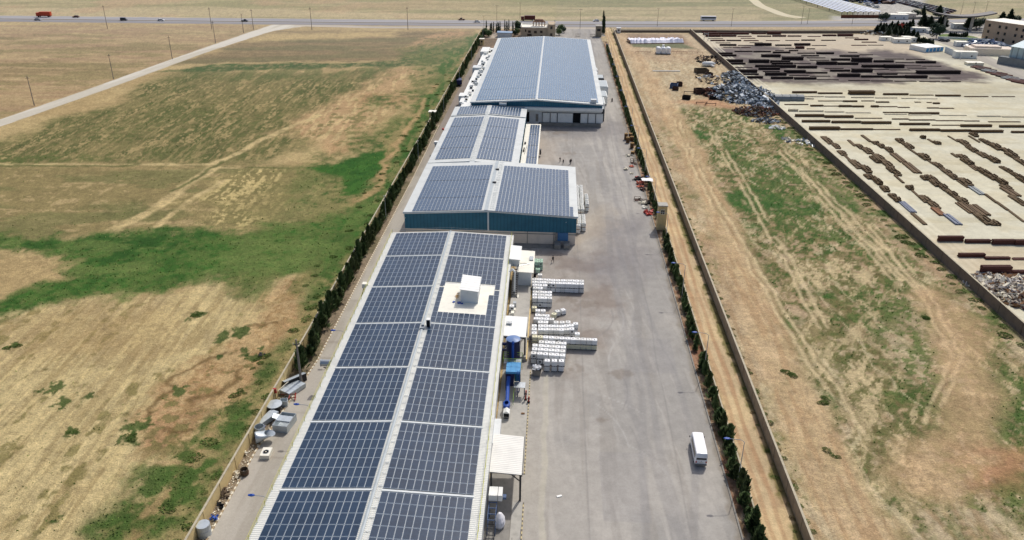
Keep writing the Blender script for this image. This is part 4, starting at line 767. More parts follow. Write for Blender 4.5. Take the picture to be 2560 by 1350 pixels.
for i in range(3):
    for j in range(2): tp.box(-1.28+i*.87, -.47+i*.87, -1.66+j*1.68, -.06+j*1.68, 4.2, 4.3)
tp.build('filter_lid', CYAN, DC)
MB().box(-1.3, .15, -1.6, 1.6, 1.2, 3.88).build('casing', BLUE, DC); MB().box(.25, 1.28, -1.2, 1.6, 2.0, 3.88).build('side_casing', mat('teal green panel', (24, 96, 110), .5, .1, 1), DC)
for x, y in ((-1.25, -1.55), (1.2, -1.55), (-1.25, 1.55), (1.2, 1.55)): MB().box(x-.08, x+.08, y-.08, y+.08, 0, 3.9).build('leg', BLUE, DC)
rails(DC, 'guard_rail', [((-2.0, 1.8, 3.9), (1.4, 1.8, 3.9)), ((-2.0, 1.8, 3.9), (-2.0, 4.0, 3.9)), ((-2.0, 4.0, 3.9), (1.5, 4.0, 3.9)), ((.3, -1.8, 1.2), (.3, -6.2, .3)), ((-.4, 3, 2.6), (1.5, 1.8, 2.6))], 1.0, LIME, 1.1, .045)
MB().box(-1.9, 1.4, 1.85, 3.6, 3.78, 3.86).build('walkway', GALV, DC)
ld = MB(); 
for x in (.75, 1.2): ld.box(x-.03, x+.03, -1.95, -1.89, 0, 4.9)
for k in range(14): ld.box(.75, 1.2, -1.94, -1.9, .3+k*.33, .35+k*.33)
ld.build('ladder', MBLUE, DC)
MB().box(.3, 2.3, -3.6, -1.8, 2.2, 2.28).build('lower_deck', GALV, DC); MB().box(.9, 1.05, -3.5, -3.35, 0, 2.2).box(2.1, 2.25, -3.5, -3.35, 0, 2.2).build('deck_leg', BLUE, DC)
FD = thing('fan_duct', 'bright blue round duct running to a white cowl near the wall foot', 'duct', (-6.6, 113, 0))
MB().path([(-.1, 7.0, 3.2), (-.15, 5.4, 2.0), (-.05, 1.6, 1.5)], .34, 12).build('duct_pipe', MBLUE, FD)
MB().lathe([(.35, 0), (.62, .15), (.62, .8), (.35, .95)], 16).build('fan_case', MBLUE, FD, (-.1, .9, .9)).scale = (1, 1.6, 1)
cw = MB().extr_y([(-.55, .55), (.55, .55), (.55, 1.35), (0, 1.75), (-.55, 1.35)], -1.6, -.3).build('cowl', WHITE, FD); MB().box(-.45, .45, -1.62, -1.6, .6, 1.3).build('cowl_mouth', BLACK, cw)
MB().box(-.4, .4, -1.5, -.4, .15, .55).box(-.4, .4, .4, 1.4, .15, .9).build('fan_base', DGREY, FD)
MB().box(-8.45, -7.3, 103.0, 109.6, .15, 1.5).build('wall_duct', LGREY).name = 'wall_duct'
tag(bpy.data.objects['wall_duct'], 'long pale grey box duct along the hall wall between cowl and carport', 'duct')
CP = thing('carport', 'cream ribbed carport roof on dark steel frame beside the near hall', 'carport')
CRIB = ribbed('cream ribbed carport sheet', (234, 231, 221), 'Y', .42, .6, .05, depth=.04, dirt=.1)
MB().extr_y([(-7.85, 5.35), (-3.1, 5.0), (-3.1, 5.1), (-7.85, 5.45)], 91.3, 100.3).build('carport_roof', CRIB, CP)
MB().box(-3.16, -3.0, 91.2, 100.4, 4.85, 5.02).build('gutter', DGREY, CP)
for y in (91.6, 100): MB().box(-3.45, -3.15, y-.15, y+.15, 0, 5.0).build('post', DGREY, CP)
MB().add([(-7.7, 91.5, 5.1), (-3.2, 91.5, 4.75), (-3.2, 91.5, 5.0), (-7.7, 91.5, 5.34), (-7.7, 91.7, 5.1), (-3.2, 91.7, 4.75), (-3.2, 91.7, 5.0), (-7.7, 91.7, 5.34)], [(0, 1, 2, 3), (4, 7, 6, 5), (0, 4, 5, 1), (3, 2, 6, 7)]).build('beam', DGREY, CP)
MB().cyl((-3.3, 91.6, 3.6), (-4.6, 91.6, 4.8), .09).build('brace', DGREY, CP); MB().box(-7.75, -7.5, 91.5, 91.75, 0, 5.2).build('wall_post', DGREY, CP)
CT = thing('steel_tower', 'blue steel stair tower carrying a grey box unit beside the near hall', 'tower')
MB().box(-7.7, -5.75, 88.0, 89.9, 2.9, 3.9).build('box_unit', WHITE, CT); MB().box(-6.42, -6.36, 87.98, 89.92, 2.88, 3.93).build('box_strap', DGREY, CT)
f = MB()
for x in (-7.6, -6.5):
    for y in (84.2, 87.8): f.box(x-.06, x+.06, y-.06, y+.06, 0, 2.9)
    for z in (1.2, 2.8): f.box(x-.04, x+.04, 84.2, 87.8, z-.05, z+.05)
for y in (84.2, 85.4, 86.6, 87.8): f.box(-7.6, -6.5, y-.05, y+.05, 2.75, 2.87)
f.cyl((-7.6, 84.2, .1), (-7.6, 87.8, 2.7), .05).cyl((-6.5, 84.2, .1), (-6.5, 87.8, 2.7), .05); f.build('tower_frame', STEELB, CT)
lr = MB()
for k in range(9): lr.box(-7.55, -6.55, 80.6+k*.4, 80.75+k*.4, .1+k*.28, .16+k*.28)
for x in (-7.6, -6.5): lr.cyl((x, 80.4, .05), (x, 84.2, 2.7), .06).cyl((x, 80.4, .95), (x, 84.2, 3.6), .04)
lr.build('stair', DGREY, CT); MB().box(-5.7, -5.2, 88.6, 89.3, 2.7, 3.1).build('side_bracket', STEELB, CT)
bag = MB().lathe([(.0, 0), (.85, .05), (1.0, .5), (.9, 1.1), (.55, 1.7), (.2, 2.1), (0, 2.15)], 12)
tag(bag.build('tarpaulin_bundle', mat('white tarpaulin', (226, 224, 226), .7, .12, 2, bump=.5), None, (-6.0, 86.4, .03)), 'white tarpaulin bundle leaning by the blue steel tower', 'tarpaulin').scale = (.85, 1.3, 1)
rs = thing('step_rail', 'small grey steps with handrail at the kerb below the blue steel tower', 'steps')
MB().box(-3.9, -2.9, 80.0, 82.0, .15, .5).box(-3.9, -2.9, 80.6, 82.0, .5, .8).build('step', CONCD, rs); rails(rs, 'handrail', [((-2.9, 79.8, .2), (-2.9, 84.2, .5)), ((-4.0, 79.8, .2), (-4.0, 82.2, .8))], .9, DGREY, 1, .03)
for k, (x, y, h, l) in enumerate([(-3.5, 117.4, 1.9, 'taller red standpipe on the pavement beside the blue duct'), (-2.95, 116.7, 1.1, 'shorter red standpipe on the striped kerb beside the blue duct')]):
    r = thing('standpipe', l, 'standpipe', (x, y, .15)); MB().cyl((0, 0, 0), (.06, .1, h), .14, 8).build('pipe', RED, r); MB().box(-.22, .22, -.1, .1, h*.6, h*.72).build('valve', DGREY, r); MB().box(-.25, .25, -.25, .25, 0, .12).build('foot', BLACK, r)
tag(MB().box(-4.1, -3.5, 113.0, 113.3, .15, .32).build('timber_block', WOODD), 'small brown timber block on the pavement near the white cowl', 'block')
bb = MB().box(-7.6, -6.9, 150.6, 151.5, .95, 2.0); tag(bb.build('steel_drum_box', GALV), 'grey topped bin standing on the loading platform near the hall wall', 'bin')
tag(MB().box(-8.0, -6.6, 155.2, 156.6, .95, 1.0).build('cardboard_sheet', CREAM), 'pale flat sheet lying on the loading platform by the stair foot', 'sheet')
for i, (x, y, w, h, l) in enumerate([(-7.5, 147.4, .7, .6, 'small white box on the platform nearest the white canopy'), (-7.0, 143.4, 1.3, .4, 'wide cream box on the platform just behind the white canopy'), (-7.4, 149.0, .9, .5, 'low white crate on the platform below the grey bin')]):
    tag(MB().box(x-w/2, x+w/2, y-.5, y+.5, .95, .95+h).build('crate', CREAM), l, 'crate')

# ------------------------------------------------------------------ liquid totes
def tote_body():
    bm = bmesh.new(); bmesh.ops.create_cube(bm, size=1)
    for v in bm.verts: v.co = Vector((v.co.x*.98, v.co.y*.98, .13+(v.co.z+.5)*.98))
    bmesh.ops.bevel(bm, geom=[e for e in bm.edges if abs(e.verts[0].co.z-e.verts[1].co.z) > .1 or min(e.verts[0].co.z, e.verts[1].co.z) > .5], offset=.07, segments=2, affect='EDGES')
    me = bpy.data.meshes.new('tank'); bm.to_mesh(me); bm.free(); return me
POLY = mat('white tote plastic', (248, 248, 246), .45, .03, 2); POLYG = mat('greenish tote plastic', (172, 206, 180), .45, .08, 2); POLYY = mat('yellowed tote plastic', (228, 222, 186), .45, .08, 2); POLYD = mat('dusty tote plastic', (232, 231, 226), .5, .06, 2)
TANK = tote_body(); CAGE = MB(); 
for z in (.2, .62, 1.08): CAGE.box(-.51, .51, -.515, -.5, z, z+.03).box(-.51, .51, .5, .515, z, z+.03).box(-.515, -.5, -.51, .51, z, z+.03).box(.5, .515, -.51, .51, z, z+.03)
for k in range(5):
    t = -.5+k*.25; CAGE.box(t-.012, t+.012, -.515, -.5, .12, 1.1).box(-.515, -.5, t-.012, t+.012, .12, 1.1).box(.5, .515, t-.012, t+.012, .12, 1.1)
CAGEM = CAGE.mesh('cage', mat('pale cage tube', (206, 210, 212), .4, .06, 3)); PALM = MB().box(-.5, .5, -.5, .5, .09, .13).box(-.5, -.34, -.5, .5, 0, .09).box(-.08, .08, -.5, .5, 0, .09).box(.34, .5, -.5, .5, 0, .09).mesh('pallet', BLACK)
CAPM = MB().cyl((0, 0, 1.1), (0, 0, 1.15), .12, 12).box(-.3, -.16, .1, .25, 1.105, 1.118).mesh('cap', mat('dark tote cap', (70, 68, 66), .6, .1, 2))
LABM = MB().box(-.14, .24, -.535, -.52, .45, .8).mesh('label_plate', DGREY)
def tote(label, tm):
    r = thing('liquid_tote', label, 'tote', (0, 0, -50)); me = TANK.copy(); me.materials.append(tm); link('tank', me, r); link('cage', CAGEM, r); link('pallet', PALM, r); link('cap', CAPM, r); return r
T_W, T_G, T_Y, T_D = (tote('x', m) for m in (POLY, POLYG, POLYY, POLYD)); used_t = set()
def put_tote(x, y, lev, label, grp, tm=None, rz=0.):
    t = tm or (T_W if random.random() < .72 else T_D)
    if t not in used_t: used_t.add(t); o = t; o.location = (x, y, lev*1.16+.015); o.rotation_euler.z = rz; o['label'] = label; o['group'] = grp
    else: o = dup(t, (x, y, lev*1.16+.015), rz, None, label, grp)
    if random.random() < .12: link('label_plate', LABM, o)
Ec = crop(1310, 680, 11.25); Fc = crop(1310, 760, 6.75); Sc = crop(1240, 600, 7.5)
def tote_rows(cr, rowsl, name, z=2.3, two=True):
    grp = 'white totes '+name
    for xs, ys, tm in rowsl:
        for i, (x, y) in enumerate(zip(xs, ys)):
            X, Y = cr(x, y, z); a = rnd(-.04, .04)
            if two:
                put_tote(X, Y, 0, 'white tote, lower layer '+name, grp, T_Y if tm == 'y' else (T_G if tm == 'g' else None), a); put_tote(X+rnd(-.03, .03), Y, 1, 'white tote, upper layer '+name, grp, T_Y if tm == 'y' and i < 2 else (T_G if tm == 'g' else None), a)
            else: put_tote(X, Y, 0, 'white tote, single layer '+name, grp, None, a)
tote_rows(Ec, [([295, 430, 560, 690, 825, 965, 1100, 1230, 1360, 1492, 1625], [192, 195, 205, 212, 222, 226, 226, 230, 235, 240, 243], 0), ([295, 430, 560, 690, 822, 960, 1092, 1222, 1348, 1482, 1625], [270, 276, 282, 288, 296, 302, 305, 308, 314, 320, 322], 0),
    ([305, 445, 590], [352, 358, 364], 0), ([318, 460], [434, 440], 0)], 'of the long row beside the stair hut')
tote_rows(Ec, [([312, 450, 585, 725], [548, 552, 556, 560], 0), ([305, 445, 582, 718], [628, 632, 636, 640], 0), ([308, 450, 585, 722], [708, 712, 716, 720], 0)], 'of the four wide block near the platform')
tote_rows(Ec, [([390, 540], [1066, 1070], 0)], 'of the gap below the four wide block', 1.16, False)
tote_rows(Fc, [([228, 310, 392], [178, 184, 190], 0), ([205, 290, 380, 470], [236, 240, 244, 248], 0), ([278, 368], [296, 300], 0)], 'of the loose cluster between the blocks', 1.16, False)
tote_rows(Fc, [([545, 645, 745, 870], [300, 302, 296, 325], 0)], 'scattered above the stepped row', 2.3)
tote_rows(Fc, [([175, 280, 370, 457, 545, 635, 715, 800], [358, 362, 364, 364, 368, 370, 362, 352], 0), ([172, 278, 368, 458, 548, 635, 720, 806], [416, 418, 420, 422, 424, 428, 420, 412], 0), ([172], [480], 0)], 'of the stepped row opposite the silo')
tote_rows(Fc, [([900], [492], 0)], 'alone at the end of the stepped row', 2.3)
tote_rows(Fc, [([185, 280, 370, 460, 552, 644, 735, 825, 912, 1005, 1100, 1192], [540, 546, 552, 558, 564, 570, 575, 580, 584, 588, 592, 596], 'y')], 'of the longest single row opposite the silo')
tote_rows(Fc, [([297, 392, 486, 580, 674], [632, 638, 644, 650, 656], 0), ([186, 288, 382, 476, 570, 664], [690, 697, 704, 710, 716, 724], 0), ([182, 278, 372, 466, 560, 655], [752, 758, 765, 772, 780, 788], 0), ([165, 266, 366, 462, 556, 650], [820, 828, 836, 843, 850, 858], 0)], 'of the nearest six wide block')
tote_rows(Fc, [([392, 516, 632], [946, 948, 950], 0)], 'of the front three standing before the nearest block')
tote_rows(Sc, [([757, 840], [362, 364], 'g'), ([755, 838], [396, 398], 'g')], 'of the green tinted stack behind the stair hut')
for x, y, tm, a, l in ((945, 1088, None, .5, 'white tote turned askew in the middle of three loose ones'), (1100, 1048, None, .55, 'white tote turned askew farthest out in the yard'), (845, 1165, T_Y, -.35, 'yellowed tote standing askew beside the loose cluster')):
    X, Y = Ec(x, y, 1.16); put_tote(X, Y, 0, l, 'totes standing askew', tm, a)
X, Y = Ec(295, 940, 1.5); put_tote(X, Y, 0, 'cream tote alone in front of the four wide block', 'single totes', T_Y)
X, Y = Sc(785, 535, 1.16); put_tote(X, Y, 0, 'single green tinted tote in front of the green stack', 'single totes', T_G)
X, Y = Sc(825, 640, 1.16); put_tote(X, Y, 0, 'single white tote behind the long row by the stair hut', 'single totes')
X, Y = Sc(297, 1225, 2.1); put_tote(X, Y, .82, 'white tote standing on the loading platform', 'single totes', T_W)
br = thing('barrel', 'black barrel standing between the stair hut and the long tote row', 'barrel', (*Sc(727, 690), 0)); MB().lathe([(0, 0), (.3, 0), (.32, .45), (.3, .9), (0, .9)], 14).build('barrel_body', BLACK, br); MB().lathe([(.31, .28), (.335, .3), (.31, .32)], 14).build('barrel_hoop', DGREY, br)
wb = thing('waste_skip', 'small grey waste skip heaped with white film near the front three totes', 'skip', (*Fc(212, 1195), 0))
MB().add([(-.7, -.6, 0), (.7, -.6, 0), (.7, .6, 0), (-.7, .6, 0), (-.85, -.75, 1.3), (.85, -.75, 1.3), (.85, .75, 1.3), (-.85, .75, 1.3)], [(0, 3, 2, 1), (0, 1, 5, 4), (1, 2, 6, 5), (2, 3, 7, 6), (3, 0, 4, 7)]).build('skip_body', CONCD, wb)
hp = MB()
for k in range(40): hp.obox((rnd(-.65, .65), rnd(-.5, .6), 1.15+rnd(0, .8)), (rnd(.2, .6), rnd(.2, .6), .1), rnd(0, 3), 0, rnd(-.7, .7), rnd(-.7, .7))
hp.build('film_heap', POLY, wb)
# tall wrapped bags beside the second hall
BAGM = mat('white bulk bag', (232, 232, 226), .8, .1, 2, bump=.4)
def bagmesh():
    bm = bmesh.new(); bmesh.ops.create_cube(bm, size=1); bmesh.ops.subdivide_edges(bm, edges=bm.edges, cuts=3, use_grid_fill=True)
    for v in bm.verts:
        c = v.co; k = 1+.10*math.cos(c.z*3)-.03; v.co = Vector((c.x*.98*k+rnd(-.02, .02), c.y*.98*k+rnd(-.02, .02), (c.z+.5)*1.12+rnd(-.03, .03)+(.06 if c.z > .4 and abs(c.x) < .3 else 0)))
    me = bpy.data.meshes.new('bag_body'); bm.to_mesh(me); bm.free(); me.materials.append(BAGM); me.polygons.foreach_set('use_smooth', [True]*len(me.polygons)); return me
bag0 = thing('bulk_bag', 'x', 'bulk bag', (0, 0, -50)); link('bag_body', bagmesh(), bag0); MB().box(-.35, .35, -.04, .04, 1.1, 1.2).box(-.04, .04, -.35, .35, 1.1, 1.2).build('lifting_strap', DGREY, bag0); MB().box(-.5, .5, -.5, .5, 0, .12).build('pallet', WOODD, bag0)
first = True
def put_bag(x, y, z, l, rz=0.):
    global first
    if first: first = False; bag0.location = (x, y, z); bag0['label'] = l; bag0['group'] = 'white bulk bags beside the teal hall'
    else: dup(bag0, (x, y, z), rz, None, l, 'white bulk bags beside the teal hall')
for k in range(18):
    for j, x in enumerate((7.55, 8.75)):
        for lev in (0, 1): put_bag(x+rnd(-.08, .08), 207.4+k*1.15+rnd(-.05, .05), lev*1.25, 'white bulk bag in the '+('upper' if lev else 'lower')+' layer of the long double row', rnd(-.1, .1))
for k in range(6):
    for lev in (0, 1): put_bag(10.2+rnd(-.05, .05), 211.8+k*1.5, lev*1.25, 'white bulk bag in the short separate row, '+('upper' if lev else 'lower')+' layer', rnd(-.1, .1))
for k in range(6):
    for x in (7.6, 8.8):
        for lev in (0, 1): put_bag(x+.1, 196.9+k*1.15, lev*1.25, 'white bulk bag in the front group by the hall corner, '+('upper' if lev else 'lower')+' layer', rnd(-.1, .1))
for lev in (0, 1): put_bag(7.4, 195.3, lev*1.25, 'white bulk bag alone nearest the teal hall corner, '+('upper' if lev else 'lower')+' one')

# ------------------------------------------------------------------ minibus
def minibus():
    r0 = G(1755.5, 1134.8, 2.55); f0 = G(1742.5, 1073.3, 2.55); d = Vector((f0[0]-r0[0], f0[1]-r0[1], 0)); ang = math.atan2(d.y, d.x)-math.pi/2; c = ((r0[0]+f0[0])/2, (r0[1]+f0[1])/2, 0.012)
    r = thing('minibus', 'white minibus with dark windows driving away on the asphalt yard', 'minibus', c, ang); L = d.length+.1; h = L/2
    PW = mat('white bus paint', (238, 238, 238), .3, .04, .6, spec=.5)
    # cross sections along y: (y, half width, z bottom, z shoulder, z roof)
    secs = [(-h, .86, .5, 1.3, 2.36), (-h+.12, .95, .38, 1.3, 2.54), (-h+1, .98, .34, 1.3, 2.6), (h-1.6, .98, .34, 1.3, 2.6), (h-.75, .97, .34, 1.3, 2.5), (h-.15, .93, .36, 1.22, 1.75), (h, .84, .45, 1.1, 1.35)]
    bm = bmesh.new(); rings = []
    for y, w, z0, zs, zr in secs:
        p = [(-w*.96, z0), (-w, z0+.25), (-w, zs), (-w*.93, zr-.22), (-w*.86, zr-.07), (-w*.55, zr), (w*.55, zr), (w*.86, zr-.07), (w*.93, zr-.22), (w, zs), (w, z0+.25), (w*.96, z0)]
        rings.append([bm.verts.new((x, y, z)) for x, z in p])
    for a, b in zip(rings, rings[1:]):
        for i in range(12): bm.faces.new((a[i], a[(i+1) % 12], b[(i+1) % 12], b[i]))
    bm.faces.new(rings[0]); bm.faces.new(rings[-1][::-1]); bmesh.ops.recalc_face_normals(bm, faces=bm.faces)
    me = bpy.data.meshes.new('body'); bm.to_mesh(me); bm.free(); me.materials.append(PW); me.polygons.foreach_set('use_smooth', [True]*len(me.polygons)); o = link('body', me, r); o.modifiers.new('e', 'EDGE_SPLIT').split_angle = .7
    MB().add([(-.80, -h-.03, 1.42), (.80, -h-.03, 1.42), (.76, -h+.04, 2.2), (-.76, -h+.04, 2.2)], [(0, 1, 2, 3)]).build('rear_window', GLASSD, r)
    for s in (-1, 1):
        n = 4
        for k in range(n):
            y0 = -h+.45+k*(L-1.9)/n; y1 = y0+(L-1.9)/n-.1
            MB().add([(s*.995, y0, 1.38), (s*.995, y1, 1.38), (s*.945, y1, 2.2), (s*.945, y0, 2.2)], [(0, 1, 2, 3)]).build('side_window', GLASSD, r)
        mr = MB().box(-.06, .06, -.05, .05, 0, .3).build('mirror', BLACK, r, (s*1.18, h-.85, 1.5)); MB().cyl((0, 0, .2), (-s*.22, 0, .15), .02).build('mirror_arm', BLACK, mr)
        MB().box(s*.78-.09, s*.78+.09, -h-.03, -h+.02, .8, 1.15).build('tail_light', RED, r); MB().box(s*.68-.14, s*.68+.14, h-.06, h+.02, .7, .9).build('headlight', GLASSD, r)
        for y in (-h+1.25, h-1.25):
            wl = MB().cyl((s*.72, y, .34), (s*.97, y, .34), .34, 18).build('wheel', RUBBER, r); MB().cyl((s*.965, y, .34), (s*.985, y, .34), .19, 12).build('rim', GALV, wl)
    MB().add([(-.8, h-.72, 2.36), (.8, h-.72, 2.36), (.84, h-.2, 1.62), (-.84, h-.2, 1.62)], [(3, 2, 1, 0)]).build('windscreen', GLASSD, r).location = (0, .04, .04)
    MB().box(-.92, .92, -h-.1, -h+.1, .36, .62).build('rear_bumper', mat('grey bumper', (120, 120, 118), .6, .08, 2), r); MB().box(-.26, .26, -h-.035, -h-.02, .78, .92).build('number_plate', PALE, r); MB().box(-.05, .05, -h-.035, -h-.02, 1.12, 1.2).build('door_handle', BLACK, r)
    return r
minibus()

# ------------------------------------------------------------------ people
SKIN = mat('skin', (170, 120, 92), .6, .05, 3); HAIR = mat('dark hair', (26, 22, 20), .8, .05, 3); CLD = mat('dark clothing', (34, 36, 44), .9, .15, 6); CLT = mat('dark trousers', (44, 46, 54), .9, .12, 6)
def person(label, loc, rz, stride=.35, top=CLD, group=None):
    r = thing('person', label, 'person', loc, rz, group)
    v = [(0, 0, .95), (0, .01, 1.15), (0, .02, 1.38), (0, .03, 1.50), (0, .05, 1.60), (0, .06, 1.72),
         (-.1, 0, .9), (-.11, stride*.5, .5), (-.11, stride*.45, .08), (-.11, stride*.45+.17, .04), (.1, 0, .9), (.11, -stride*.35, .5), (.11, -stride, .1), (.11, -stride+.16, .04),
         (-.19, .02, 1.42), (-.24, -.08, 1.15), (-.23, .02, .92), (-.22, .06, .82), (.19, .02, 1.42), (.24, .1, 1.16), (.23, .2, .95), (.22, .25, .86)]
    e = [(0, 1), (1, 2), (2, 3), (3, 4), (4, 5), (0, 6), (6, 7), (7, 8), (8, 9), (0, 10), (10, 11), (11, 12), (12, 13), (2, 14), (14, 15), (15, 16), (16, 17), (2, 18), (18, 19), (19, 20), (20, 21)]
    rad = [.15, .145, .16, .07, .085, .09, .1, .075, .05, .045, .1, .075, .05, .045, .07, .055, .042, .045, .07, .055, .042, .045]
    me = bpy.data.meshes.new('body'); me.from_pydata(v, e, []); o = link('body', me, r); sm = o.modifiers.new('s', 'SKIN'); o.modifiers.new('u', 'SUBSURF').levels = 1
    for i, q in enumerate(me.skin_vertices[0].data): q.radius = (rad[i], rad[i]); q.use_root = i == 0
    dg = bpy.context.evaluated_depsgraph_get(); dg.update(); m2 = bpy.data.meshes.new_from_object(o.evaluated_get(dg)); o.modifiers.clear(); o.data = m2
    m2.materials.clear()
    for m in (top, CLT, SKIN, BLACK): m2.materials.append(m)
    for p in m2.polygons:
        z = p.center.z; x = abs(p.center.x); p.material_index = 2 if (z > 1.5 or (x > .19 and z < .92)) else (0 if z > .93 else (3 if z < .12 else 1)); p.use_smooth = True
    MB().lathe([(.0, .12), (.07, .1), (.1, .04), (.105, -.03)], 10).build('hair', HAIR, r, (0, .05, 1.69)); MB().box(-.012, .012, .14, .165, 1.62, 1.66).build('nose', SKIN, r)
    return r
person('man in dark clothes walking across the yard behind the tote rows', (*G(1382, 656), 0.012), -2.6, .55)
for u, v, a, l in ((1400, 405, 2.2, 'person in black on the left of the walking group in the yard'), (1408, 411, .4, 'person in black second from left of the walking group in the yard'), (1425, 411, 2.8, 'person in dark clothes at the right end of the walking group'), (1427.5, 409, 2.7, 'person in dark clothes walking close beside the rightmost one')):
    person(l, (*G(u, v), .012), a, .45, CLD, 'four people walking in the yard')
mo = thing('motorcycle', 'dark motorcycle on the road right of the far hall', 'motorcycle', (*G(1530, 254), .012), .2)
for y in (-.6, .6): MB().cyl((-.06, y, .3), (.06, y, .3), .3, 16).build('wheel', RUBBER, mo)
MB().box(-.13, .13, -.55, .35, .5, .85).box(-.08, .08, .3, .6, .4, 1.0).build('frame', BLACK, mo); MB().box(-.35, .35, .5, .56, 1.0, 1.05).build('handlebar', DGREY, mo); MB().box(-.14, .14, -.5, .1, .85, .93).build('seat', BLACK, mo)
person('rider in dark clothes on the motorcycle beside the far hall', (*G(1530, 254.3), .0), .2, .1)

# ------------------------------------------------------------------ lamps, watch tower
def lamp_parts(r, arm=2.3, h=8.2):
    MB().cyl((0, 0, 0), (0, 0, h), .09, 8, r2=.055).build('pole', GALV, r); MB().path([(0, 0, h), (-.5, 0, h+.35), (-arm, 0, h+.55)], .045, 6).build('arm', GALV, r)
    MB().lathe([(0, -.14), (.2, -.1), (.26, 0), (.2, .1), (0, .15)], 12).build('lamp_head', MBLUE, r, (-arm-.35, 0, h+.55)).scale = (2.0, 1, .8); MB().box(-.18, .18, -.18, .18, 0, .25).build('base', CONCD, r)
sl0 = thing('street_lamp', 'x', 'street lamp', (29.9, 97.0, .09), 0, 'blue headed lamps along the hedge'); lamp_parts(sl0)
LN = ['nearest the minibus', 'second from the front of the hedge', 'third from the front of the hedge', 'just in front of the watch tower', 'beside the orange debris', 'beside the scattered pallets', 'behind the tall pallet stack']
ly = [97.0, 128.6, 159.0, 189.6, 217.8, 245.8, 273.0]
for k in range(14):
    y = ly[k] if k < 7 else 273+27.5*(k-6); l = 'pale street lamp with blue head '+LN[k] if k < 7 else 'pale street lamp in the far part of the right hedge'
    if k == 0: sl0['label'] = l
    else: dup(sl0, (29.9, y, .09), 0, None, l)
lp0 = thing('lane_post', 'slim grey post among the dark hedge on the left lane', 'post', (-45.0, 253, 0), 0, 'slim posts along the left hedge'); MB().cyl((0, 0, 0), (0, 0, 7.5), .1, 8, r2=.07).build('pole', GALV, lp0); MB().box(-.4, .4, -.08, .08, 7.3, 7.4).build('crossarm', GALV, lp0)
for y in (319, 375, 431, 200, 500): dup(lp0, (-45.3, y, 0))
WT = thing('watchtower', 'narrow beige watch tower with a small window standing in the right hedge', 'tower', (29.85, 200.2, .09))
MB().box(-1.15, 1.15, -1.2, 1.2, 0, 6.8).build('wall', mat('yellow beige stone', (204, 180, 130), .9, .1, .8), WT); MB().box(-1.3, 1.3, -1.35, 1.35, 6.8, 7.05).build('roof', CONC, WT)
wn = MB().box(-.55, .55, -1.28, -1.21, 4.5, 5.9).build('window', PALE, WT)
for x in (-.46, .05): MB().box(x, x+.41, -1.3, -1.285, 4.62, 5.78).build('pane', GLASSD, wn)

# ------------------------------------------------------------------ hedges of conifers, one object per tree
LEAF = mat('dark conifer leaf', (84, 104, 60), .85, .28, 2.2, dark=lin((44, 60, 34))); LEAF2 = mat('olive conifer leaf', (82, 96, 56), .85, .28, 2.2, dark=lin((42, 56, 32))); TRUNK = mat('tree bark', (92, 74, 58), .9, .2, 4)
LEAFD = mat('deep pine leaf', (48, 66, 48), .85, .28, 1.2, dark=lin((26, 40, 28)))
def conifer(h, r, n, seed, m, droop=.55, leaf=.42, base=.05, power=.8):
    """crown of many pointed sprays around a tapering axis"""
    rn = random.Random(seed); mb = MB()
    for i in range(n):
        t = rn.random()**.85; z = h*(base+t*(1-base)); rr = r*max(.06, (1-t)**power)*(.55+.5*rn.random()); a = rn.uniform(0, 2*math.pi)
        rr *= 1+.28*math.sin(a*3+seed)+.2*math.sin(z*4+a)
        tip = Vector((rr*math.cos(a), rr*math.sin(a), z+rr*droop*rn.uniform(.3, 1.4))); ro = tip*.45; ro.z = z-rn.uniform(0, .15)*h*.4
        sd = Vector((-math.sin(a), math.cos(a), rn.uniform(-.5, .5)))*leaf*rn.uniform(.5, 1.1)*.5; md = ro.lerp(tip, .55)
        mb.add([ro, md-sd, tip, md+sd], [(0, 1, 2, 3)], 0)
    for k in range(6): mb.add([(0, 0, h*.8)]+[Vector((rn.uniform(-.18, .18)*r, rn.uniform(-.18, .18)*r, h*rn.uniform(.8, .95))), (rn.uniform(-.06, .06), rn.uniform(-.06, .06), h*rn.uniform(1.0, 1.1))], [(0, 1, 2)])
    return mb.mesh('crown', m)
def trunk(h, r): return MB().cyl((0, 0, 0), (0, 0, h), r, 6, r2=r*.3).mesh('trunk', TRUNK)
def make_tree(name, label, cat, crown, tr, group=None):
    r = thing(name, label, cat, (0, 0, -60), 0, group); link('trunk', tr, r); link('crown', crown, r); return r
HV = [make_tree('hedge_conifer', 'x', 'tree', conifer(3.2+.35*(k % 3), .8+.13*(k % 4), 520, 11+k, [LEAF, LEAF2, LEAF][k % 3], .7+.15*(k % 3), .36, .03, .4+.1*(k % 4)), trunk(2.4, .09)) for k in range(7)]
NHV = 7
hv_used = [False]*7
def put_hedge(x, y, s, l, g):
    k = random.randrange(7); t = HV[k]; q = (1.5, 1.9) if x < 0 else (1.15, 1.45); sc = (s*rnd(.85, 1.15)*q[0], s*rnd(.85, 1.2)*q[1], s*rnd(.75, 1.25)*(1.25 if x < 0 else (1.05 if y < 192 else .9))); z = .09 if x > 0 else 0
    if not hv_used[k]: hv_used[k] = True; o = t; o.location = (x, y, z); o.scale = sc; o['label'] = l; o['group'] = g
    else: o = dup(t, (x, y, z), rnd(-.3, .3)+random.choice((0, math.pi)), sc, l, g)
    o.rotation_euler.x = rnd(-.09, .09); o.rotation_euler.y = rnd(-.09, .09)
y = 124.5
while y < 512:
    dn_ = .2 if y < 300 else .5
    if not 300.5 < y < 304: put_hedge(-46.5+rnd(-.5, .5), y, rnd(.68, 1.0), 'dark conifer in the hedge along the left lane wall', 'conifers of the left hedge')
    y += rnd(1.7, 2.7) if y < 330 else rnd(2.0, 3.2)
y = 62.0
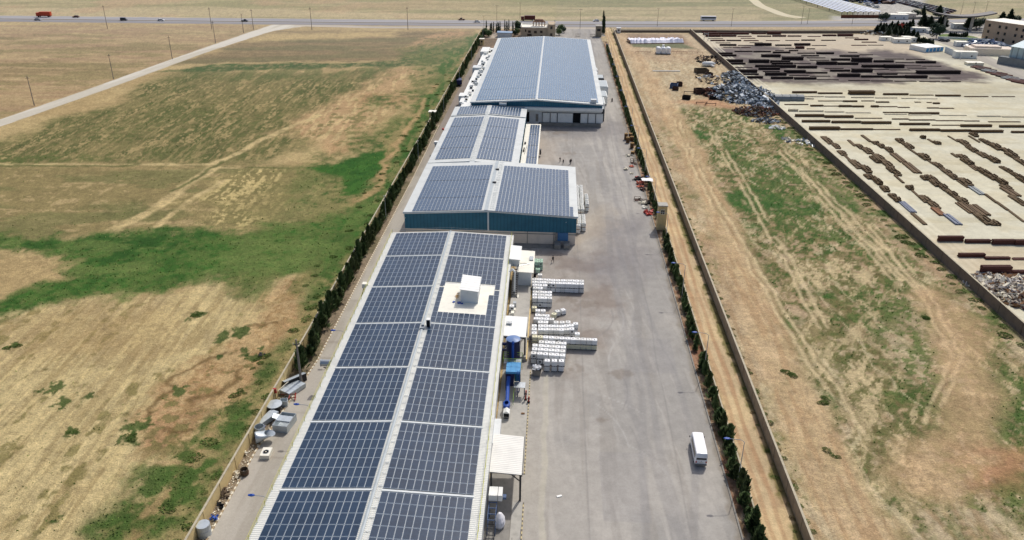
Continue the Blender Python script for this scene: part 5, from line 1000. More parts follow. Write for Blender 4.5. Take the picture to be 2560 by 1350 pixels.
while y < 480:
    if not (197.5 < y < 202.5):
        s = rnd(.62, 1.0) if y < 190 else (rnd(.4, .75) if y < 262 else rnd(.6, .85))
        put_hedge(29.85+rnd(-.35, .4), y, s, 'dark conifer in the hedge behind the yard kerb', 'conifers of the right hedge')
    y += random.choice((rnd(1.2, 2.2), rnd(1.4, 2.4), rnd(2.4, 4.0)))
for x, y, s, l in ((30.1, 86.8, 1.15, 'tallest spiky conifer of the right hedge near the front edge'), (30.1, 83.6, 1.1, 'tall conifer in front of the tallest one at the bottom of the hedge'), (30.1, 113, 1.0, 'broad conifer of the right hedge behind the minibus')): put_hedge(x, y, s, l, 'conifers of the right hedge')
# ------------------------------------------------------------------ weeds and low bushes
GRS = mat('bush leaf', (96, 118, 54), .9, .25, 2, dark=lin((62, 84, 34))); GRD = mat('dry weed', (146, 130, 86), .95, .2, 3)
def bush(seed, m):
    rn = random.Random(seed); mb = MB()
    for i in range(260):
        a = rn.uniform(0, 6.28); rr = rn.random()**.6; z = (1-rr*rr)*.3*rn.random(); p = Vector((rr*math.cos(a), rr*math.sin(a), z)); q = p+Vector((rn.uniform(-.12, .12)+.1*math.cos(a), rn.uniform(-.12, .12)+.1*math.sin(a), rn.uniform(.04, .16)))
        s = Vector((rn.uniform(-1, 1), rn.uniform(-1, 1), rn.uniform(-.3, .3)))*.12; mb.add([p-s, p+s, q], [(0, 1, 2)])
    return mb.mesh('foliage', m)
BS = [bush(5, GRS), bush(6, GRS), bush(7, GRD)]; nb = 0
def put_bush(x, y, s, k, l, g): tag(link('bush', BS[k], None, (x, y, 0), rnd(0, 6)), l, 'bush', g).scale = (s, s*rnd(.9, 1.5), s*rnd(.7, 1.1))
for u, v, s in ((498, 786, .9), (180, 1078, .7), (36, 864, .9), (600, 985, .9), (645, 900, .9), (1970, 935, 1.0), (2060, 1000, 1.1), (2080, 1135, .8), (2320, 800, 1.0), (330, 1092, .9)):
    for q in range(4): put_bush(G(u, v)[0]+rnd(-1, 1), G(u, v)[1]+rnd(-1.2, 1.2), s*rnd(.5, .9), 0, 'low green bush in a small clump in the open field', 'small bush clumps in the fields')
for k in range(90):
    y = 62+(k/90)**1.5*260+rnd(-2, 2); put_bush(37.9+rnd(0, .9), y, rnd(.35, .85), random.choice((0, 1, 2)), 'small weed bush at the field side foot of the block wall', 'weeds along the block wall')
for k in range(60):
    y = 70+(k/60)**1.5*260; put_bush(36.3+rnd(-.25, .35), y, rnd(.3, .6), random.choice((1, 2)), 'small weed bush at the track side foot of the block wall', 'weeds on the track verge')
for k in range(50):
    y = 135+(k/50)*200; put_bush(wallx(y)-rnd(1.2, 4), y, rnd(.5, 1.5), 0, 'green bush at the foot of the storage yard wall', 'bushes along the storage wall')
for k in range(60):
    y = 70+(k/60)**1.3*330; put_bush(-49.4-rnd(0, 7), y, rnd(.4, 1.2), random.choice((0, 0, 1)), 'green weed bush on the field side of the sand wall', 'bushes along the sand wall')
# ------------------------------------------------------------------ clutter along the left lane
SHEETM = mat('zinc sheet', (188, 196, 200), .4, .1, 1, metal=.35); SHEETD = mat('inside of duct', (58, 58, 58), .8, .15, 2)
K5 = crop(580, 880, 5.19)
def duct_box(name, label, loc, rz, w, l, h, t=.06):
    r = thing(name, label, 'duct', loc, rz)
    MB().box(-w/2, w/2, -l/2, -l/2+t, 0, h).box(-w/2, w/2, l/2-t, l/2, 0, h).box(-w/2, -w/2+t, -l/2+t, l/2-t, 0, h).box(w/2-t, w/2, -l/2+t, l/2-t, 0, h).build('duct_side', SHEETM, r)
    MB().box(-w/2+t, w/2-t, -l/2+t, l/2-t, .0, .06).build('duct_bottom', SHEETM, r); return r
p = K5(690, 960); d = duct_box('duct_section', 'large open grey sheet metal duct box standing on the lane', (*p, .02), -.12, 2.6, 3.8, 1.4)
MB().box(-1.3, 1.3, -.6, .9, 1.36, 1.46).build('cover_plate', SHEETM, d); MB().obox((-1.9, 1.0, 1.0), (1.3, 1.3, .05), .2, 0, 0, .35).build('bent_flap', SHEETM, d)
p = K5(450, 1340); ac = thing('air_conditioner', 'white air conditioner unit lying on the lane with its round fan up', 'air conditioner', (*p, .02), .05)
MB().box(-.75, .75, -1.05, 1.05, 0, .75).build('casing', CREAM, ac); MB().lathe([(.5, .755), (.5, .8), (.44, .8), (.44, .755)], 20).build('fan_ring', GALV, ac, (0, -.1, 0)); MB().cyl((0, -.1, .755), (0, -.1, .77), .42, 18).build('fan_opening', BLACK, ac); MB().cyl((0, -.1, .77), (0, -.1, .82), .12, 10).build('fan_hub', PALE, ac)
p = G(612, 1186); dm = thing('drum', 'open rusty brown drum on the kerb of the lane', 'drum', (*p, 0)); MB().lathe([(.62, 0), (.66, .5), (.62, 1.05), (.55, 1.05), (.55, .3)], 20).build('drum_shell', RUSTB, dm); MB().lathe([(.67, .48), (.7, .5), (.67, .54)], 20).build('drum_hoop', RUST, dm); MB().box(-.3, .3, -.25, .25, .28, .5).build('drum_waste', PALE, dm)
def elbow(label, loc, rz, r=.75):
    o = thing('duct_elbow', label, 'duct', loc, rz); mb = MB(); n = 18; ring = []
    for k in range(6):
        a = k/5*math.pi*.5; c = Vector((0, 1.1*math.cos(a)-1.1+.2, r+1.1*math.sin(a)*.35)); ring.append([(r*math.cos(2*math.pi*i/n), c.y+r*math.sin(2*math.pi*i/n)*math.sin(a)*.9-k*.25, c.z+r*math.sin(2*math.pi*i/n)*max(.25, math.cos(a))) for i in range(n)])
    for R_ in ring: mb.v += R_
    for k in range(5):
        for i in range(n): mb.f.append((k*n+i, k*n+(i+1) % n, (k+1)*n+(i+1) % n, (k+1)*n+i)); mb.m.append(0)
    mb.build('elbow_shell', SHEETM, o, smooth=True); MB().cyl((0, .2, r), (0, .24, r), r*.93, 18).build('elbow_mouth', SHEETD, o); return o
p = K5(330, 1180); elbow('round zinc duct elbow with a dark open mouth at the sand wall', (*p, .1), 2.0, .95)
p = K5(370, 1075); cy = thing('duct_cylinder', 'upright round zinc duct length behind the duct elbow', 'duct', (*p, 0)); MB().lathe([(.82, 0), (.82, 1.75), (.76, 1.75), (.76, .2)], 22).build('shell', SHEETM, cy, smooth=False); MB().lathe([(.83, .85), (.87, .88), (.83, .92)], 22).build('seam', GALV, cy)
p = G(512, 1336); ct = thing('duct_cylinder', 'upright round zinc drum nearest the front of the lane wall', 'duct', (*p, 0)); MB().lathe([(.95, 0), (.95, 1.9), (0, 1.9)], 24).build('shell', SHEETM, ct); MB().lathe([(.96, 1.0), (1.0, 1.03), (.96, 1.07)], 24).build('seam', GALV, ct)
p = K5(560, 760); rd = thing('duct_reducer', 'grey duct hood with round pale lid and dark underside by the sand wall', 'duct', (*p, 0), .3); MB().lathe([(1.35, 1.35), (1.35, 1.42), (0, 1.55)], 20).build('lid', SHEETM, rd); MB().box(-.95, .95, -.9, .9, .0, 1.34).build('hood', SHEETD, rd)
p = K5(470, 900); fl = thing('tapered_duct', 'long tapering zinc duct lying along the lane kerb', 'duct', (*p, .2), -.45); MB().add([(-.5, -1.9, 0), (.5, -1.9, 0), (.85, 1.8, 0), (-.85, 1.8, 0), (-.5, -1.9, .75), (.5, -1.9, .75), (.85, 1.8, 1.0), (-.85, 1.8, 1.0)], [(0, 3, 2, 1), (4, 5, 6, 7), (1, 2, 6, 5), (2, 3, 7, 6), (3, 0, 4, 7)]).build('duct_side', SHEETM, fl); MB().box(-.45, .45, -1.92, -1.88, .08, .7).build('duct_mouth', SHEETD, fl)
p = K5(790, 500); bxs = thing('duct_box', 'pale flat duct box in three sections lying by the utility pole', 'duct', (*p, .1), -.5)
for k in range(3): MB().box(-1.3, 1.3, -2.0+k*1.35, -.68+k*1.35, 0, .8).build('section', SHEETM, bxs)
p = K5(800, 395); cv = thing('curved_sheet', 'large curved zinc sheet lying behind the utility pole', 'sheet', (*p, 0), -.75); mb = MB()
for k in range(8): a0, a1 = k/8*1.5, (k+1)/8*1.5; mb.quad((-2.0*math.sin(a0)+1, -2.2, 1.6*math.cos(a0)-.1), (-2.0*math.sin(a1)+1, -2.2, 1.6*math.cos(a1)-.1), (-2.0*math.sin(a1)+1, 2.2, 1.6*math.cos(a1)-.1), (-2.0*math.sin(a0)+1, 2.2, 1.6*math.cos(a0)-.1))
mb.build('sheet', SHEETM, cv); MB().box(.95, 1.05, -2.2, 2.2, 0, 1.5).build('sheet_edge', SHEETD, cv)
p = K5(760, 590); fr = thing('steel_trestle', 'rusty red steel frame lying on the kerb below the pale duct box', 'frame', (*p, .1), .2)
MB().cyl((-1.6, .3, .5), (1.0, -.2, .7), .09).cyl((-1.5, -.9, .3), (1.1, -.8, .4), .09).build('bar', RUST, fr); MB().cyl((-.2, -1.0, .3), (.0, .4, .6), .09).cyl((.9, -1.3, .1), (1.0, -.1, .9), .11).build('leg', RED, fr)
p = K5(680, 690); duct_box('duct_section', 'small dark open duct box beside the rusty frame', (*p, .05), .2, 1.3, 1.1, 1.1)
hs = thing('hose_stand', 'tall red hose stand against the sand wall', 'stand', (*K5(572, 620), 0)); MB().cyl((0, 0, 0), (0, 0, 2.2), .05).build('pole', DGREY, hs); MB().box(-.3, .3, -.18, .18, 1.5, 2.4).build('hose_box', RED, hs)
tag(MB().obox((*K5(620, 545), .9), (.16, 4.6, .12), -.55, 0, .25).build('timber_plank', PALE), 'long pale plank leaning at the sand wall by the hose stand', 'plank')
for u, v, s, m, l in ((655, 890, .5, SHEETD, 'dark crumpled sheet near the hose stand'), (560, 1235, .9, RUSTB, 'brown bent scrap sheet on the verge of the lane'), (552, 1265, .6, BLACK, 'dark scrap heap lowest on the lane verge'), (612, 1138, .5, CREAM, 'small pale lump on the lane verge beside the wall'), (535, 1298, .6, MBLUE, 'blue and dark rag pile on the lane verge'), (594, 1190, .6, PALE, 'white rubble beside the open rusty drum'), (655, 1072, .5, MBLUE, 'small blue motor piece by the tapering duct')):
    mb = MB(); 
    for k in range(9): mb.obox((rnd(-s, s), rnd(-s, s), .12+rnd(0, s*.7)), (rnd(.2, .9)*s, rnd(.2, .9)*s, rnd(.05, .3)*s+.03), rnd(0, 3), 0, rnd(-.6, .6), rnd(-.6, .6))
    tag(mb.build('scrap_heap', m, None, (*G(u, v), 0)), l, 'scrap')
rb = MB()
for k in range(220):
    y = 79+k*.2; x = (-47.4 if y < 100 else -47.4+(y-100)*.05)+rnd(-.5, .8); s = rnd(.05, .22); rb.obox((x, y, s*.4), (s, s*rnd(.6, 1.6), s), rnd(0, 3), 0, rnd(-.5, .5))
tag(rb.build('rubble', PALE), 'small pale rubble strewn along the foot of the sand wall', 'rubble', kind='stuff')
# utility pole on the lane and others in the fields
POLEM = mat('grey pole', (140, 132, 122), .9, .1, 2); IRON = mat('dark iron', (70, 66, 62), .8, .1, 2)
def upole(label, loc, h, r, arm, group, rz=0.):
    o = thing('utility_pole', label, 'utility pole', (*loc, 0), rz, group); MB().cyl((0, 0, 0), (0, 0, h), r, 8, r2=r*.55).build('pole', POLEM, o); MB().box(-arm/2, arm/2, -.07, .07, h-1.1, h-.95).build('crossarm', IRON, o)
    for s in (-.45, 0, .45): MB().cyl((s*arm, 0, h-.95), (s*arm, 0, h-.65), .07, 6).build('insulator', PALE, o)
    return o
upole('thick grey utility pole with a crossarm standing at the lane kerb', G(754, 961), 9.6, .26, 1.2, None, .3)
fp = [(86, 264), (284, 198), (431, 148), (539, 108), (634, 74), (609, 82), (269, 72), (530, 74), (780, 75), (1020, 75)]
u0 = upole('thin wooden utility pole in the left field near the pale road', G(*fp[0]), 12.5, .2, 1.6, 'thin poles in the left field')
for k, q in enumerate(fp[1:]): dup(u0, (*G(*q), 0), rnd(-.2, .2), (1, 1, rnd(.95, 1.05)*(1 if k < 5 else 1.15)), 'thin wooden utility pole in the left field near the pale road' if k < 5 else 'thin utility pole beside the highway verge on the left')
lh = thing('highway_lamp', 'thin tall lamp mast beside the highway', 'lamp', (*G(1242, 58), 0), 0, 'lamp masts along the highway'); MB().cyl((0, 0, 0), (0, 0, 12), .13, 6, r2=.07).build('mast', IRON, lh); MB().box(-1.3, 1.3, -.06, .06, 11.9, 12).build('arm', IRON, lh); MB().box(-1.7, -1.1, -.14, .14, 11.85, 12.05).build('lamp_head', PALE, lh)
for u, v in ((1210, 92), (1450, 72), (1643, 66), (1828, 66), (2003, 60), (2018, 60), (2130, 60), (2400, 42), (2430, 44), (2460, 46), (1300, 47)): dup(lh, (*G(u, v), 0), rnd(-.3, .3), (1, 1, rnd(.85, 1.1)))

# ------------------------------------------------------------------ pallets and debris on the right of the yard
def pallet(): 
    mb = MB()
    for k in range(5): mb.box(-.6+k*.27, -.48+k*.27, -.5, .5, .11, .135)
    for y in (-.45, 0, .4): mb.box(-.6, .6, y, y+.08, 0, .11)
    return mb.mesh('pallet', WOOD)
PM = pallet(); PMD = PM.copy(); PMD.materials[0] = WOODD; K6 = crop(1540, 310, 4.82)
def pstack(x, y, n, l, rz=0.):
    r = thing('pallet_stack', l, 'pallets', (*K6(x, y), .02), rz, 'wooden pallet stacks by the hedge')
    for k in range(n): o = link('pallet', PM if k > n-3 else PMD, r, (rnd(-.04, .04), rnd(-.04, .04), k*.145), rnd(-.04, .04))
for a in ((118, 190, 17, 'tall wooden pallet stack at the back left of the pallet cluster'), (170, 185, 16, 'tall wooden pallet stack at the back right of the pallet cluster'), (140, 228, 15, 'tall wooden pallet stack front left of the pallet cluster'), (188, 205, 12, 'wooden pallet stack front right of the pallet cluster'), (190, 292, 14, 'slim wooden pallet stack alone in front of the cluster'), (198, 372, 9, 'low dark pallet stack beside the white planks')): pstack(*a)
def lump(name, label, cat, loc, m, n, s, flat=1., group=None):
    mb = MB()
    for k in range(n): mb.obox((rnd(-s, s), rnd(-s, s), .1+rnd(0, s*.6*flat)), (rnd(.3, .9)*s, rnd(.3, .9)*s, rnd(.15, .5)*s*flat), rnd(0, 3), 0, rnd(-.5, .5), rnd(-.5, .5))
    return tag(mb.build(name, m, None, (*loc, .02)), label, cat, group)
for x, y, m, s, l in ((145, 388, PALE, .7, 'white plank bundle on the asphalt beside the dark pallets'), (205, 384, PALE, .6, 'white plank bundle close against the dark pallets'), (190, 520, ORANGE, .7, 'small orange sack pile beside the grey crate frames'), (120, 548, PALE, .8, 'crumpled white sheet lying out on the asphalt'), (188, 600, PALE, .5, 'thin white board lying in front of the orange sacks'), (253, 645, RED, .6, 'red plastic heap left of the white tarpaulin'), (228, 675, BLACK, .7, 'black bundle left of the orange heap'), (285, 665, BLACK, .9, 'black bundle under the edge of the white tarpaulin'), (290, 720, ORANGE, 1.2, 'large orange plastic heap below the white tarpaulin'), (297, 765, ORANGE, .9, 'orange plastic heap nearest the kerb'), (312, 960, PALE, .9, 'white sheet heap in front of the watch tower'), (348, 1012, CREAM, .7, 'pale scraps between the white heap and red barrier'), (395, 1085, RED, 1.2, 'bright red plastic barrier heap beside the watch tower'), (375, 965, BLACK, .8, 'black sack beside the bent steel frame'), (325, 800, RUSTD, .9, 'brown twig heap on the kerb below the orange plastic')):
    lump('debris_heap', l, 'debris', K6(x, y), m, 14, s, .8)
def cframe(x, y, w, d, h, l):
    r = thing('open_crate', l, 'crate', (*K6(x, y), .02)); mb = MB()
    for sx in (-1, 1):
        for sy in (-1, 1): mb.box(sx*w/2-.05, sx*w/2+.05, sy*d/2-.05, sy*d/2+.05, 0, h)
        mb.box(sx*w/2-.04, sx*w/2+.04, -d/2, d/2, h-.1, h); mb.box(-w/2, w/2, sx*d/2-.04, sx*d/2+.04, h-.1, h)
    mb.build('frame', RUSTB, r); MB().box(-w/2+.06, w/2-.06, -d/2+.06, d/2-.06, .08, .14).build('tray', RUSTD, r)
cframe(192, 470, 1.0, 2.2, 1.3, 'brown open crate frame left of the pair by the hedge'); cframe(240, 480, 1.4, 2.4, 1.4, 'brown open crate frame right of the pair by the hedge'); cframe(258, 920, 1.8, 1.9, .9, 'dark square frame lying out in front of the watch tower')
bf = thing('bent_frame', 'dark bent steel bars lying between square frame and kerb', 'frame', (*K6(335, 925), .02)); MB().cyl((-1.6, 1.4, .3), (1.8, -1.2, .5), .08).cyl((-1.6, .6, .2), (1.6, -1.6, .3), .08).build('bar', RUSTD, bf); MB().cyl((-.6, .6, .3), (-.3, -.4, .3), .06).cyl((.7, -.2, .3), (1.0, -1.3, .3), .06).build('cross_bar', RUSTD, bf)
tp = thing('tarpaulin_shelter', 'white tarpaulin spread over poles above the hedge gap', 'shelter', (*K6(372, 660, 2.0), 0)); mb = MB(); zz = [[2.0+rnd(-.25, .25) for _ in range(5)] for _ in range(5)]
for i in range(4):
    for j in range(4): mb.quad((-2.2+i*1.15, -2+j*1.1, zz[i][j]), (-1.05+i*1.15, -2+j*1.1, zz[i+1][j]), (-1.05+i*1.15, -.9+j*1.1, zz[i+1][j+1]), (-2.2+i*1.15, -.9+j*1.1, zz[i][j+1]))
mb.build('tarpaulin', POLYD, tp); tp.scale = (.75, .75, .9)
for x, y in ((-2, -1.9), (2.2, -1.9), (-2, 2.2), (2.2, 2.2)): MB().cyl((x, y, 0), (x, y, 2.0), .05).build('pole', WOODD, tp)
tag(MB().obox((*G(1398, 1241), .06), (.8, .35, .1), .4).build('paper_scrap', WHITE), 'small white paper scrap on the open asphalt near the front', 'litter')
# ------------------------------------------------------------------ vehicles
def car(label, loc, rz, m, kind='car', group=None, s=1.):
    r = thing({'car': 'car', 'truck': 'truck', 'van': 'van', 'pickup': 'pickup_truck', 'bus': 'bus'}[kind], label, kind if kind != 'pickup' else 'pickup', (*loc, .04), rz, group)
    if kind in ('car', 'van', 'pickup'):
        L = 4.5; w = .88; cab = {'car': [(-1.9, .9), (-1.3, 1.42), (.45, 1.42), (1.15, .9)], 'van': [(-2.2, .95), (-2.15, 1.95), (1.0, 1.95), (1.7, 1.0)], 'pickup': [(-.5, .95), (-.35, 1.65), (.8, 1.65), (1.3, .95)]}[kind]
        prof = [(-L/2, .35), (-L/2, .85), (-L/2+.1, .92), (1.1, .92), (L/2-.1, .75), (L/2, .6), (L/2, .35)]
        mb = MB(); mb.add([(x, y, z) for x in (-w, w) for y, z in prof], [tuple(range(6, -1, -1)), tuple(range(7, 14))]+[(i, (i+1) % 7, 7+(i+1) % 7, 7+i) for i in range(7)]); mb.build('body', m, r)
        mb = MB(); mb.add([(x*(.95 if z < 1.2 else .8), y, z) for x in (-w, w) for y, z in cab], [(3, 2, 1, 0), (4, 5, 6, 7)]+[(i, (i+1) % 4, 4+(i+1) % 4, 4+i) for i in range(4)]); c = mb.build('cabin', GLASSD, r); zr = cab[1][1]
        MB().box(-w*.78, w*.78, cab[1][0]+.02, cab[2][0]-.02, zr+.003, zr+.04).build('roof', m, c)
        ax = 1.35
    elif kind == 'truck':
        L = 10; MB().box(-1.2, 1.2, -L/2, 2.6, 1.0, 3.6).build('cargo_box', m, r); MB().box(-1.15, 1.15, 2.8, L/2, .6, 3.0).build('cab', m, r); MB().box(-1.0, 1.0, L/2, L/2+.03, 1.7, 2.7).build('windscreen', GLASSD, r); MB().box(-.5, .5, -L/2, L/2, .6, .95).build('chassis', BLACK, r); ax = 3.4
    else:
        L = 11; MB().box(-1.25, 1.25, -L/2, L/2, .5, 3.1).build('body', m, r); ax = 3.4
        for sd in (-1, 1): MB().box(sd*1.26-.01, sd*1.26+.01, -L/2+.4, L/2-.4, 1.6, 2.6).build('window', GLASSD, r)
    rr = .33 if L < 6 else .5; ww = .9 if L < 6 else 1.22
    for sx in (-1, 1):
        for y in (-ax, ax): MB().cyl((sx*(ww-.22), y, rr), (sx*ww, y, rr), rr, 12).build('wheel', RUBBER, r)
    return r
CW = mat('white car paint', (230, 230, 228), .3, .03, 1, spec=.5); CS = mat('silver car paint', (150, 154, 160), .3, .04, 1, spec=.5); CD = mat('dark car paint', (40, 44, 54), .3, .05, 1, spec=.5); CR = mat('dark red car paint', (92, 36, 32), .4, .06, 1); CO = mat('orange lorry paint', (196, 74, 40), .5, .08, 1)
hw = math.atan2(.065, 1)
def onhw(u, v): return G(u, v)
for u, v, a, m, k, l in ((95, 51, 1, CS, 'car', 'silver car on the near carriageway below the orange lorry'), (111, 42.5, -1, CO, 'truck', 'orange lorry on the far carriageway at the left'), (190, 44, -1, CR, 'car', 'dark red car following the orange lorry'), (310, 51.5, 1, CD, 'van', 'dark van on the near carriageway'), (403, 52.5, 1, CW, 'car', 'white car on the near carriageway between van and dark pickup'), (612, 54, 1, CD, 'pickup', 'dark pickup on the highway near the pale road junction'), (1154, 50.5, -1, CR, 'pickup', 'reddish pickup on the highway left of the gate house'), (1193, 56, 1, CW, 'car', 'white car turning off the highway left of the gate house'), (1320, 52, -1, CR, 'truck', 'dark red lorry on the highway behind the gate house'), (1490, 53.5, -1, CW, 'car', 'white car on the highway left of the black gate cypresses'), (1770, 51.5, -1, CW, 'bus', 'white bus on the highway in the right half')):
    car(l, onhw(u, v), -math.pi/2+hw if a > 0 else math.pi/2+hw, m, k, 'vehicles on the highway')
tk = car('dark blue lorry parked by the left lane hedge beside the far hall', G(1148, 212), .15, mat('navy lorry paint', (24, 36, 84), .5, .1, 1), 'truck'); tk.scale = (1, .7, .8)

# ------------------------------------------------------------------ gate, office villa, garden trees
AD = thing('office_villa', 'beige two storey office villa with arched roof terrace beyond the far hall', 'building', (-11.6, 511, 0)); VB = mat('villa stone', (186, 168, 142), .9, .07, .4)
MB().box(-10.8, 7.6, -5, 9, 0, 6.6).build('wall', VB, AD); MB().box(6.0, 10.8, -6.2, 7, 0, 8.9).build('stair_block', VB, AD)
pr = MB().box(-10.9, -10.3, -5.1, 9.1, 6.6, 7.2).box(-10.9, 7.7, 8.6, 9.2, 6.6, 7.2).box(-10.9, 6, -5.1, -4.7, 6.6, 7.0).build('parapet', CREAM, AD); MB().box(-10.2, 5.9, -4.6, 8.5, 6.6, 6.66).build('roof_floor', CREAM, AD)
ar = MB().box(-3.4, 4.4, 1.5, 5, 9.0, 9.6)
for x in (-3.4, -1.6, .2, 2.0, 3.8): ar.box(x, x+.6, 1.5, 2.1, 6.66, 9.0)
ar.build('roof_arcade', mat('brown stone', (150, 118, 96), .9, .1, 1), AD); MB().lathe([(3.2, 9.6), (2.6, 10.6), (0, 11.0)], 16).build('arcade_dome', mat('brown stone', (150, 118, 96)), AD, (.5, 3.2, 0)).scale = (1, .5, 1)
for x, y, z in ((-10.5, -4.8, 7.3), (6.3, -6, 9), (10.5, -6, 9), (10.5, 6.7, 9), (-3.2, 1.7, 9.7), (4.2, 1.7, 9.7)): MB().lathe([(.35, 0), (.4, .3), (0, .9)], 8).build('finial', CREAM, AD, (x, y, z))
for x, z, w in ((-7.6, 4.2, .7), (-1.5, 3.4, 1.6), (2.2, 3.6, 1.4), (2.2, .8, 1.4), (-5.2, 1.6, 2.6), (-5.2, 3.6, 1.6)): f = MB().box(x-w/2-.1, x+w/2+.1, -5.06, -5.0, z-.1, z+1.4).build('window', RUSTB, AD); MB().box(x-w/2, x+w/2, -5.1, -5.065, z, z+1.3).build('pane', GLASSD, f)
for z in (2.0, 6.2): f = MB().box(7.7, 9.1, -6.27, -6.2, z-.1, z+1.7).build('window', RUSTB, AD); MB().box(7.85, 8.95, -6.3, -6.275, z, z+1.6).build('pane', GLASSD, f)
GH = thing('gate_tower', 'small brown gate tower between the yard entrance and black cypresses', 'gate house', (26.6, 519, 0)); MB().box(-1.8, 1.8, -2.5, 2.5, 0, 6.5).build('wall', mat('tower stone', (150, 140, 122), .9, .1, .6), GH); MB().box(-2.1, 2.1, -2.8, 2.8, 6.5, 6.9).build('roof', CONC, GH); MB().box(-1.1, 1.1, -2.56, -2.5, 3.6, 5).build('window', GLASSD, GH)
for x, l in ((13.6, 'low steel sliding gate left of the yard entrance'), (22.8, 'low steel sliding gate right of the yard entrance')):
    g = thing('sliding_gate', l, 'gate', (x, 517, 0)); MB().box(-1.6, 1.6, -.06, .06, .2, .35).box(-1.6, 1.6, -.06, .06, 1.6, 1.75).build('gate_frame', IRON, g); mb = MB()
    for k in range(9): mb.box(-1.55+k*.38, -1.49+k*.38, -.04, .04, .35, 1.6)
    mb.build('gate_bar', IRON, g)
bs = thing('blue_shed', 'small shed with pale blue roof left of the office villa', 'shed', (*G(1262, 92), 0)); MB().box(-4.5, 4.5, -3, 3, 0, 2.7).build('wall', LGREY, bs); MB().extr_y([(-4.8, 2.7), (4.8, 2.7), (4.8, 2.95), (-4.8, 3.1)], -3.3, 3.3).build('roof', mat('pale blue roof sheet', (134, 160, 188), .5, .08, .5), bs)
for u, v, l in ((1082, 300, 'small pale guard hut in the left hedge'), (1205, 112, 'pale guard hut in the left hedge near the far end')):
    gh = thing('guard_hut', l, 'hut', (*G(u, v), 0)); MB().box(-1.2, 1.2, -1.2, 1.2, 0, 3.4).build('wall', SAND, gh); MB().box(-1.5, 1.5, -1.5, 1.5, 3.4, 3.65).build('roof', CREAM, gh); MB().box(-.5, .5, -1.25, -1.2, 1.6, 2.6).build('window', GLASSD, gh)
CYP = conifer(8.5, .95, 420, 41, LEAFD, .9, .5, .03, .45); PINE = conifer(8.5, 3.4, 700, 42, LEAFD, .25, 1.3, .12, .7)
def roundcrown(seed, m, r=3., h=5.5):
    rn = random.Random(seed); mb = MB(); cl = [(Vector((rn.uniform(-1, 1)*r*.55, rn.uniform(-1, 1)*r*.55, h*.55+rn.uniform(-.3, .5)*r)), rn.uniform(.4, .75)*r) for _ in range(9)]
    for i in range(800):
        c, q = rn.choice(cl); d = Vector((rn.gauss(0, 1), rn.gauss(0, 1), rn.gauss(0, 1))).normalized(); p = c+d*q*rn.uniform(.7, 1.05); a = d.orthogonal().normalized()*.4*rn.uniform(.5, 1.2); b = d.cross(a)*.8; mb.add([p-a, p+b, p+a, p-b], [(0, 1, 2, 3)])
    return mb.mesh('crown', m)
RND = roundcrown(4, LEAFD); RND2 = roundcrown(9, LEAF)
cy0 = make_tree('cypress', 'x', 'tree', CYP, trunk(6, .14)); pn0 = make_tree('pine', 'x', 'tree', PINE, trunk(6, .2)); rt0 = make_tree('tree', 'x', 'tree', RND, trunk(4, .22)); rt1 = make_tree('tree', 'x', 'tree', RND2, trunk(4, .22))
fu = {}
def put(t, loc, s, l, g, sz=None):
    sc = (s*rnd(.85, 1.15), s*rnd(.85, 1.15), (sz or s)*rnd(.85, 1.15))
    if t.name not in fu: fu[t.name] = 1; t.location = (*loc, 0); t.scale = sc; t['label'] = l; t['group'] = g
    else: dup(t, (*loc, 0), rnd(0, 6), sc, l, g)
for u, v in ((1216, 82), (1229, 80), (1234, 81), (1241, 82), (1246, 80), (1250, 82), (1262, 78), (1267, 79), (1272, 78), (1282, 78), (1289, 79), (1292, 78), (1226, 84), (1245, 86)): put(cy0, G(u, v), .8, 'slim dark cypress in the row left of the office villa', 'cypresses by the villa')
for u in (1506.5, 1510): put(cy0, G(u, 84), 1.35, 'tall black cypress of the pair beside the gate tower', 'cypress pair at the gate', 1.5)
for u, v, s in ((1300, 78, .9), (1294, 86, .7), (1210, 90, .8), (1222, 92, .8), (1400, 78, .9), (1398, 88, .7), (1410, 82, .6), (1285, 90, .6), (1203, 105, .7), (1295, 70, .9)): put(random.choice((rt0, rt1)), G(u, v), s, 'bushy garden tree around the office villa', 'garden trees around the villa')
for u, v in ((2190, 84), (2198, 80), (2205, 84), (2212, 80), (2219, 86), (2226, 80), (2232, 84), (2240, 80), (2246, 86), (2254, 82), (2262, 80), (2270, 78), (2278, 74), (2236, 90), (2220, 92), (2250, 93), (2262, 94), (2268, 98), (2280, 99), (2290, 102)): put(pn0, G(u, v), .78, 'dark pine in the dense group at the storage yard corner', 'dense pines at the yard corner')
for u, v, s in ((2304, 72, 1.2), (2314, 70, 1.5), (2322, 74, 1.0), (2336, 74, 1.0), (2345, 76, 1.1), (2356, 74, 1.1), (2340, 96, 1.5), (2418, 74, 1.2), (2428, 72, 1.3), (2440, 74, 1.4), (2448, 70, 1.2), (2500, 66, 1.3), (2520, 66, 1.3), (2535, 66, 1.4), (2207, 52, 1.0), (2214, 50, 1.), (2306, 42, .9), (2345, 44, 1.2), (2287, 44, 1.)): put(random.choice((rt0, pn0)), G(u, v), s, 'dark tree among the buildings beside the highway on the right', 'trees at the right by the highway')
for k in range(16): put(pn0, G(2268+k*4.1, 100+k*1.0), .45, 'small conifer in the row along the access road', 'small conifers by the access road')
for k in range(10): put(pn0, G(2374+k*4.6, 96-abs(k-5)*.7), .4, 'small shrub tree on the green oval traffic island', 'shrubs on the traffic island')
